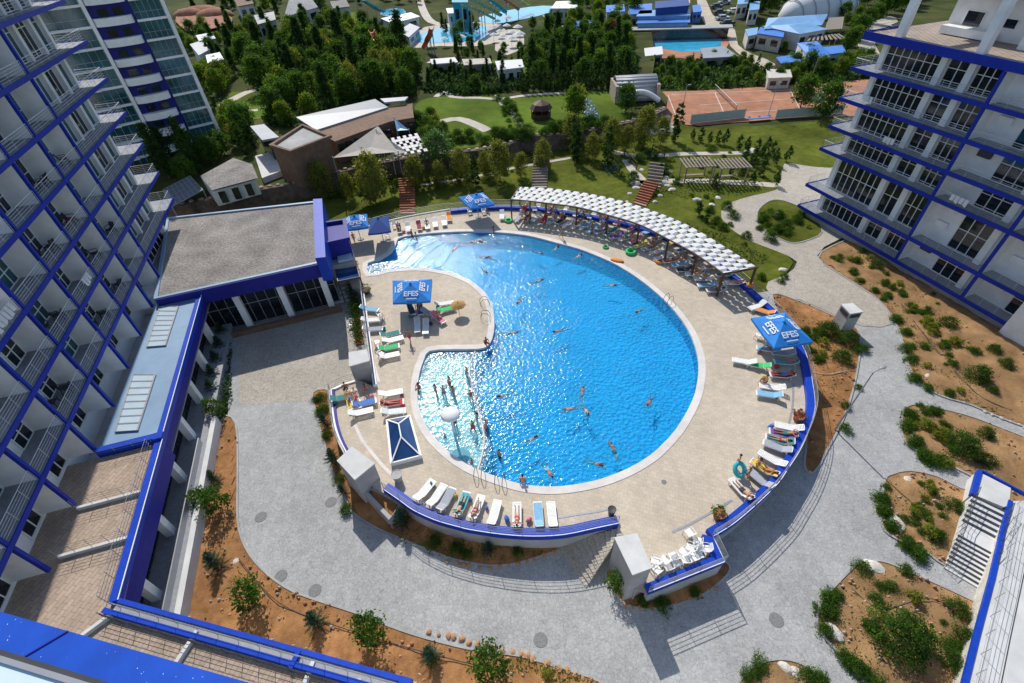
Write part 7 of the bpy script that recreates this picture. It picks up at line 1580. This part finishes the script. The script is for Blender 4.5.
for i, (x, y, r, z) in enumerate([(689, 533, 2.0, 0), (697.5, 541, 1.2, 0), (690, 548, 2.6, 0), (705, 549, 3.0, 0), (699, 555, -1.4, 0), (692, 557.5, 1.9, 0), (685, 560, 1.6, 0), (676.5, 563, -1.2, 0), (673, 556.5, 1.8, 0), (667.5, 566.5, 1.9, 0), (664, 560, 2.2, 0), (657, 570, .6, 0), (655, 561, 2.8, 0), (699, 548, .3, 0), (683, 552, 2.2, 0)]):
    CH.put(tuple(at(x, y, DZ+.4).xy)+(DZ,), r, 1.05, ['lone white plastic chair at the top of the cluster by the coping corner', 'white plastic chair second from the top of the corner cluster', 'white plastic chair at the upper left of the corner cluster', 'white plastic chair nearest the blue corner coping', 'white plastic chair at the right of the coping side row', 'white plastic chair fourth from the right in the coping side row', 'white plastic chair in the middle of the coping side row', 'white plastic chair with broad back in the coping side row', 'white plastic chair behind the broad backed one', 'white plastic chair third from the shed in the row', 'white plastic chair behind the third from the shed', 'white plastic chair next to the tall shed, seat turned sideways', 'white plastic chair touching the tall shed roof corner', 'white plastic chair in the middle of the corner cluster', 'white plastic chair standing apart at the inner side of the row'][i], 'white plastic chairs on the corner platform')
for x, y, r, lb in ((381, 318, 2.2, 'white plastic chair beside the straight white wall loungers'), (352, 327, -1.6, 'grey white chair alone on the plaza left of the hedge strip'), (378, 345, .5, 'white plastic chair left of the bright green towel'), (382, 357, .8, 'white plastic chair by the lowest lounger at the straight wall'), (388, 238, -1.5, 'white plastic chair by the far pool steps'), (395, 228, -1.3, 'white plastic chair at the left of the far seats'), (484, 214, -1.5, 'white plastic chair in the shade behind the far parasol'), (470, 214, -1.2, 'white plastic chair left behind the far parasol'), (757, 338, 2.5, 'dark shaded plastic chair at the left tip of the bright parasol')):
    CH.put((at(x, y, DZ if x > 355 else 0).x, at(x, y, DZ if x > 355 else 0).y, DZ if x > 355 else 0), r, 1.05, lb, None)
# ---- bathers
for x, y, ps, d, fe, wear, lb in [(511, 332.7, 'crawl', (12, -1), False, 'cloth_dark', 'swimmer stretched out beside the peninsula tip'), (482.6, 257, 'swim', (8, 2), None, None, 'left of two swimmers side by side at the far end'), (492, 258.5, 'swim', (-6, -3), None, None, 'right of two swimmers side by side at the far end'), (485, 270, 'swim', (5, 8), None, None, 'swimmer alone off the peninsula top'), (537.6, 281, 'crawl', (9, -2), None, None, 'swimmer alone in the upper middle of the deep basin'),
 (467, 243, 'swim', (8, 0), None, None, 'swimmer at the left of the splash by the far rim'), (476, 241, 'crawl', (8, 1), None, None, 'swimmer in the middle of the splash by the far rim'), (486, 242, 'swim', (-8, 1), None, None, 'swimmer at the right of the splash by the far rim'), (555, 249, 'crawl', (8, -5), None, 'cloth_white', 'pale swimmer at the rim under the canopy, left'), (577, 257, 'crawl', (8, -4), None, 'cloth_sky', 'pale swimmer at the rim under the canopy, right'), (538, 252, 'swim', (6, 3), None, None, 'swimmer close to the far rim below the canopy posts'),
 (582, 393, 'swim', (2, -8), None, None, 'upper of three swimmers in the middle of the basin'), (572, 408, 'swim', (-7, 2), None, None, 'lower left of three swimmers in the middle'), (585, 408.5, 'swim', (4, 7), None, None, 'lower right of three swimmers in the middle'), (614, 450, 'crawl', (-4, -9), None, 'cloth_dark', 'swimmer near the lower right rim'), (594, 462.5, 'swim', (7, 3), None, None, 'swimmer just off the near rim'), (640, 310, 'swim', (-6, 4), None, None, 'swimmer along the right hand side of the basin')]:
    p = at(x, y, WZ); person_put(ps, p, ang(p, at(x+d[0], y+d[1], WZ)), lb, fe, wear)
for x, y, ps, fe, wear, lb in [(500, 462, 'stand', False, 'cloth_dark', 'man standing in the water near the divider end'), (450.5, 389, 'stand', None, None, 'bather standing topmost in the paddling basin'), (437, 396, 'stand', None, None, 'bather standing left in the paddling basin'), (445, 398.5, 'raised', None, None, 'bather with raised arms in the paddling basin'), (454.5, 398, 'stand', None, None, 'bather right of the one with raised arms'), (467.8, 380, 'stand', None, None, 'bather by the upper divider in the paddling basin'), (471.7, 403, 'walk', None, None, 'bather wading along the divider'), (420, 391, 'sit', None, None, 'person sitting on the left rim of the paddling basin'), (478, 425, 'stand', True, 'cloth_blue', 'bather in blue beside the mushroom fountain divider'), (474, 434, 'walk', False, 'cloth_red', 'bather in red shorts right of the mushroom fountain'), (487, 433, 'stand', None, 'cloth_pink', 'bather standing across the divider from the fountain'), (446, 441, 'walk', None, None, 'child wading left below the mushroom fountain'), (472.5, 466, 'stand', True, 'cloth_pink', 'girl in pink at the lower end of the paddling basin'), (456, 428, 'stand', False, 'cloth_dark', 'bather standing under the mushroom fountain cap')]:
    z = .98 if x < 480 else .72
    if ps == 'sit': z = 1.15
    person_put(ps, at(x, y, z), rnd.uniform(0, 6.28), lb, fe, wear, .62 if 'child' in lb or 'girl' in lb else None)
for x, y, ps, fe, wear, r, lb in [(410.5, 342, 'walk', False, 'cloth_red', -1.7, 'man in red shorts walking below the peninsula parasol'), (417.5, 243, 'stand', True, 'cloth_white', 0, 'woman in white standing on the far pool steps'), (413, 241, 'walk', False, 'cloth_dark', .4, 'man in dark shorts stepping down the far pool steps'), (355, 243, 'walk', True, 'cloth_orange', -1.5, 'woman in orange walking by the entrance block'), (523, 485.5, 'sit', False, 'cloth_dark', 1.6, 'person in dark swimwear seated on the near rim'), (486, 346, 'sit', None, 'cloth_red', -1, 'person crouching at the peninsula corner above the divider'), (494, 237, 'walk', None, 'cloth_teal', .2, 'person walking along the far rim right of the parasol'), (735, 468, 'stand', False, 'cloth_dark', 2.5, 'person standing behind the turquoise swim ring'), (745, 480, 'walk', True, 'cloth_dark', 2.2, 'person bending in front of the turquoise swim ring'), (755, 470, 'stand', True, 'cloth_orange', 2.8, 'person in orange among the lower right loungers'), (765, 385, 'sit', False, 'cloth_maroon', 2.8, 'person seated on the upper pulled away lounger'), (358, 270, 'stand', None, 'cloth_maroon', -1.2, 'upper person waiting by the glass canopy at the entrance'), (360, 279, 'walk', None, 'cloth_red', -1.2, 'lower person waiting by the glass canopy at the entrance'), (470, 203, 'stand', None, 'cloth_dark', -1.6, 'person standing in the shade of the far parasol, left'), (487, 211, 'sit', True, 'cloth_orange', -1.6, 'woman in orange seated under the far parasol, right'), (522, 219, 'stand', True, 'cloth_white', -1.2, 'woman by the leftmost canopy post'), (553, 219, 'walk', False, 'cloth_white', -1.4, 'man in white shorts between the left canopy posts'), (600, 222, 'stand', True, 'cloth_pink', -1, 'woman in pink behind the third canopy post'), (652, 247, 'walk', True, 'cloth_red', -2.2, 'woman in red in the middle of the canopy shade'), (702, 285, 'stand', False, 'cloth_blue', -2, 'man in blue shorts near the lower canopy post'), (765, 340, 'stand', False, 'cloth_maroon', 2.8, 'man standing at the left edge of the bright parasol'), (561, 238, 'walk', True, 'cloth_sky', -1, 'woman walking on the strip of deck between canopy and rim'), (367, 393, 'sit', None, 'cloth_red', 2, 'person in red in the shadow on the small terrace'), (347, 391, 'sit', None, 'cloth_maroon', -1.3, 'person sitting at the top of the small terrace')]:
    p = at(x, y, DZ+(0 if x != 523 else -.4)); person_put(ps, p, r, lb, fe, wear, None if True else 1)
# ---- floats, balls and pots
def ring(label, px, py, R_, r_, m, z=DZ, cat='swim ring', nm='swim_ring', tilt=0):
    p = at(px, py, z); mb = MB(); n = 16
    pts = [(p.x+R_*math.cos(2*PI*i/n), p.y+R_*math.sin(2*PI*i/n), z+r_+.02+tilt*math.sin(2*PI*i/n)) for i in range(n+1)]; mb.tube(pts, r_, 8, False); tag(mb.build(nm, m, None, True), label, cat)
ring('green swim ring on the deck left of the canopy', 508.5, 221.5, .42, .14, 'cloth_green'); ring('green swim ring in front of the third canopy post', 630.5, 253, .5, .18, 'cloth_green'); ring('orange swim ring at the lower canopy posts', 660, 262, .48, .16, 'cloth_orange')
ring('turquoise swim ring held among the lower right loungers', 739, 471, .36, .17, 'cloth_turquoise', DZ+.5, tilt=.3); ring('lime swim ring on the rim strip in front of the canopy', 605.5, 247.5, .3, .1, 'cloth_green')
p = at(617, 261, DZ); mb = MB(); mb.ell((p.x, p.y, DZ+.12), (.85, .35, .13), 12, 6, Matrix.Rotation(-.5, 3, 'Z')); tag(mb.build('air_mattress', 'cloth_orange', None, True), 'orange air mattress on the coping below the canopy', 'air mattress')
p = at(524.5, 212, DZ); mb = MB(); mb.ell((p.x, p.y, DZ+.6), (.35, .35, .35), 12, 8); tag(mb.build('beach_ball', 'cloth_red', None, True), 'red beach ball at the left end under the canopy', 'ball')
p = at(749, 289.5, DZ); mb = MB(); mb.ell((p.x, p.y, DZ+.55), (.4, .4, .4), 12, 8); tag(mb.build('beach_ball', 'cloth_orange', None, True), 'orange beach ball at the last canopy post', 'ball')
p = at(458, 305, DZ+1.2); t = thing('sunshade', 'small tan sunshade beside the pale green towel on the peninsula', 'sunshade', (p.x, p.y, DZ)); mb = MB(); mb.lathe([(.85, DZ+1.2), (.5, DZ+1.42), (.02, DZ+1.6)], (p.x, p.y, 0), 8); mb.build('canopy', 'umbrella_tan', t); mb = MB(); mb.tube([(p.x, p.y, DZ), (p.x, p.y, DZ+1.7)], .025, 6); mb.build('pole', 'wood_dark', t)
def pot(label, px, py, r, m, plantm=None, z=DZ, h=.55):
    p = at(px, py, z); t = thing('plant_pot' if plantm else 'litter_bin', label, 'plant pot' if plantm else 'litter bin', tuple(p)); mb = MB(); mb.lathe([(r*.7, 0), (r, h), (r*1.08, h), (r*.9, h-.03), (.0, h-.06)], p, 14); mb.build('pot' if plantm else 'bin', m, t)
    if plantm: crown_mb = crown(int(px), h+.7, h, r*1.2, dome, 16, 14, .07, [plantm], .35); crown_mb.v = [v+p for v in crown_mb.v]; crown_mb.build('foliage', [plantm], t)
pot('terracotta pot with green plant on the deck by the lower right wall', 717.5, 517, .42, 'terracotta', 'leaf_green'); pot('terracotta pot with rust coloured plant at the right hand wall', 797, 420, .42, 'terracotta', 'leaf_rust'); pot('dark litter bin at the end of the near coping wall', 611, 515, .28, 'dark_metal', None, DZ, .8); pot('grey litter bin at the end of the pale drain line', 398.5, 480, .4, 'render_grey', None, DZ, .8)
pot('wooden tub with dry plant behind the topmost wall lounger', 367, 293, .5, 'wood_dark', 'leaf_olive', DZ, .5)
# balcony furniture of the left wing
BC = 'dark chairs on the left wing balconies'
FL = ['ground terrace', 'first', 'second', 'third', 'fourth']
for k, i in ((0, 1), (0, 2), (0, 4), (1, 0), (1, 1), (1, 3), (2, 1), (2, 2), (3, 0), (3, 1)):
    for j in (0, 1):
        p = PL(divs[i]-1.2-1.3*j, -.9-.4*j, LV[k]); CH.put((p.x, p.y, LV[k]), rnd.uniform(0, 6), 1.15, 'dark garden chair on a shaded balcony of the left hotel wing', BC, {'seat': 'cloth_dark' if (i+k) % 3 else 'cloth_maroon', 'backrest': 'cloth_dark', 'leg': 'cloth_dark', 'armrest': 'cloth_dark'})
# more visitors and belongings
for i in range(12):
    s = 2.0+(Lc-4)*i/11; a, b = along(fr, s), along(bk, s); q = a.lerp(b, (-.12, .45, .2, .6)[i % 4]); r = ang(b, a)
    person_put(('sit', 'stand', 'walk')[i % 3], (q.x, q.y, DZ), r+rnd.uniform(-.8, .8), '%s of twelve visitors beside the canopy loungers, counted from the left end' % ORD[i])
BG = None
def bag():
    mb = MB(); mb.ell((0, 0, .17), (.24, .15, .18), 10, 6); mb.tube([(-.15, 0, .3), (-.08, 0, .47), (.08, 0, .47), (.15, 0, .3)], .015, 5); return Proto(mb.build('beach_bag', 'cloth_blue', None, True))
BG = bag()
for i, (x, y) in enumerate([(432, 486), (455, 497), (470, 500), (487, 509), (507, 520), (529, 521), (760, 352), (776, 368), (764, 378), (776, 398), (770, 428), (768, 440), (752, 462), (748, 476), (384, 330), (383, 351), (402, 396), (403, 407), (372, 398), (336, 404), (431, 325), (411, 318), (438, 308), (404, 233), (424, 229), (530, 224), (562, 222), (585, 228), (612, 236), (634, 244), (664, 256), (690, 268), (706, 281), (722, 291)]):
    b = BG.put(tuple(at(x, y, DZ)), rnd.uniform(0, 6), rnd.uniform(.8, 1.2), 'small beach bag standing on the deck between the sun loungers', 'beach bags on the deck', cat='bag'); b.material_slots[0].link = 'OBJECT'; b.material_slots[0].material = MATS[rnd.choice(['cloth_blue', 'cloth_red', 'cloth_dark', 'cloth_yellow', 'cloth_pink', 'cloth_teal'])]
for x, y, ps, lb in ((560, 330, 'swim', 'swimmer alone in the centre of the deep basin'), (520, 300, 'swim', 'swimmer left of the basin centre, off the ladders'), (610, 285, 'crawl', 'swimmer in the upper right of the deep basin'), (530, 440, 'swim', 'swimmer in the lower left of the deep basin'), (650, 400, 'swim', 'swimmer near the right curve of the rim'), (505, 395, 'swim', 'swimmer just right of the basin divider'), (455, 248, 'crawl', 'swimmer in front of the far steps'), (548, 470, 'swim', 'swimmer close to the near rim in front of the loungers')):
    p = at(x, y, WZ); person_put(ps, p, rnd.uniform(0, 6.28), lb)
def rlaundry(tt, k, n, label):
    z = RV[k]+1.02; mb = MB()
    for i in range(n): a = tt+i*.45; mb.face([PR(a, -.06, z), PR(a+.38, -.06, z), PR(a+.38, .0, z-.6-.12*(i % 2)), PR(a, .0, z-.6)])
    tag(mb.build('laundry', 'fabric_white', None), label, 'laundry')
rlaundry(7.2, 3, 3, 'white towels over the railing of a middle balcony of the right wing'); rlaundry(16.5, 2, 4, 'white towels over a lower balcony railing of the right wing'); rlaundry(3.2, 4, 2, 'pair of towels over an upper balcony railing of the right wing')
finish()
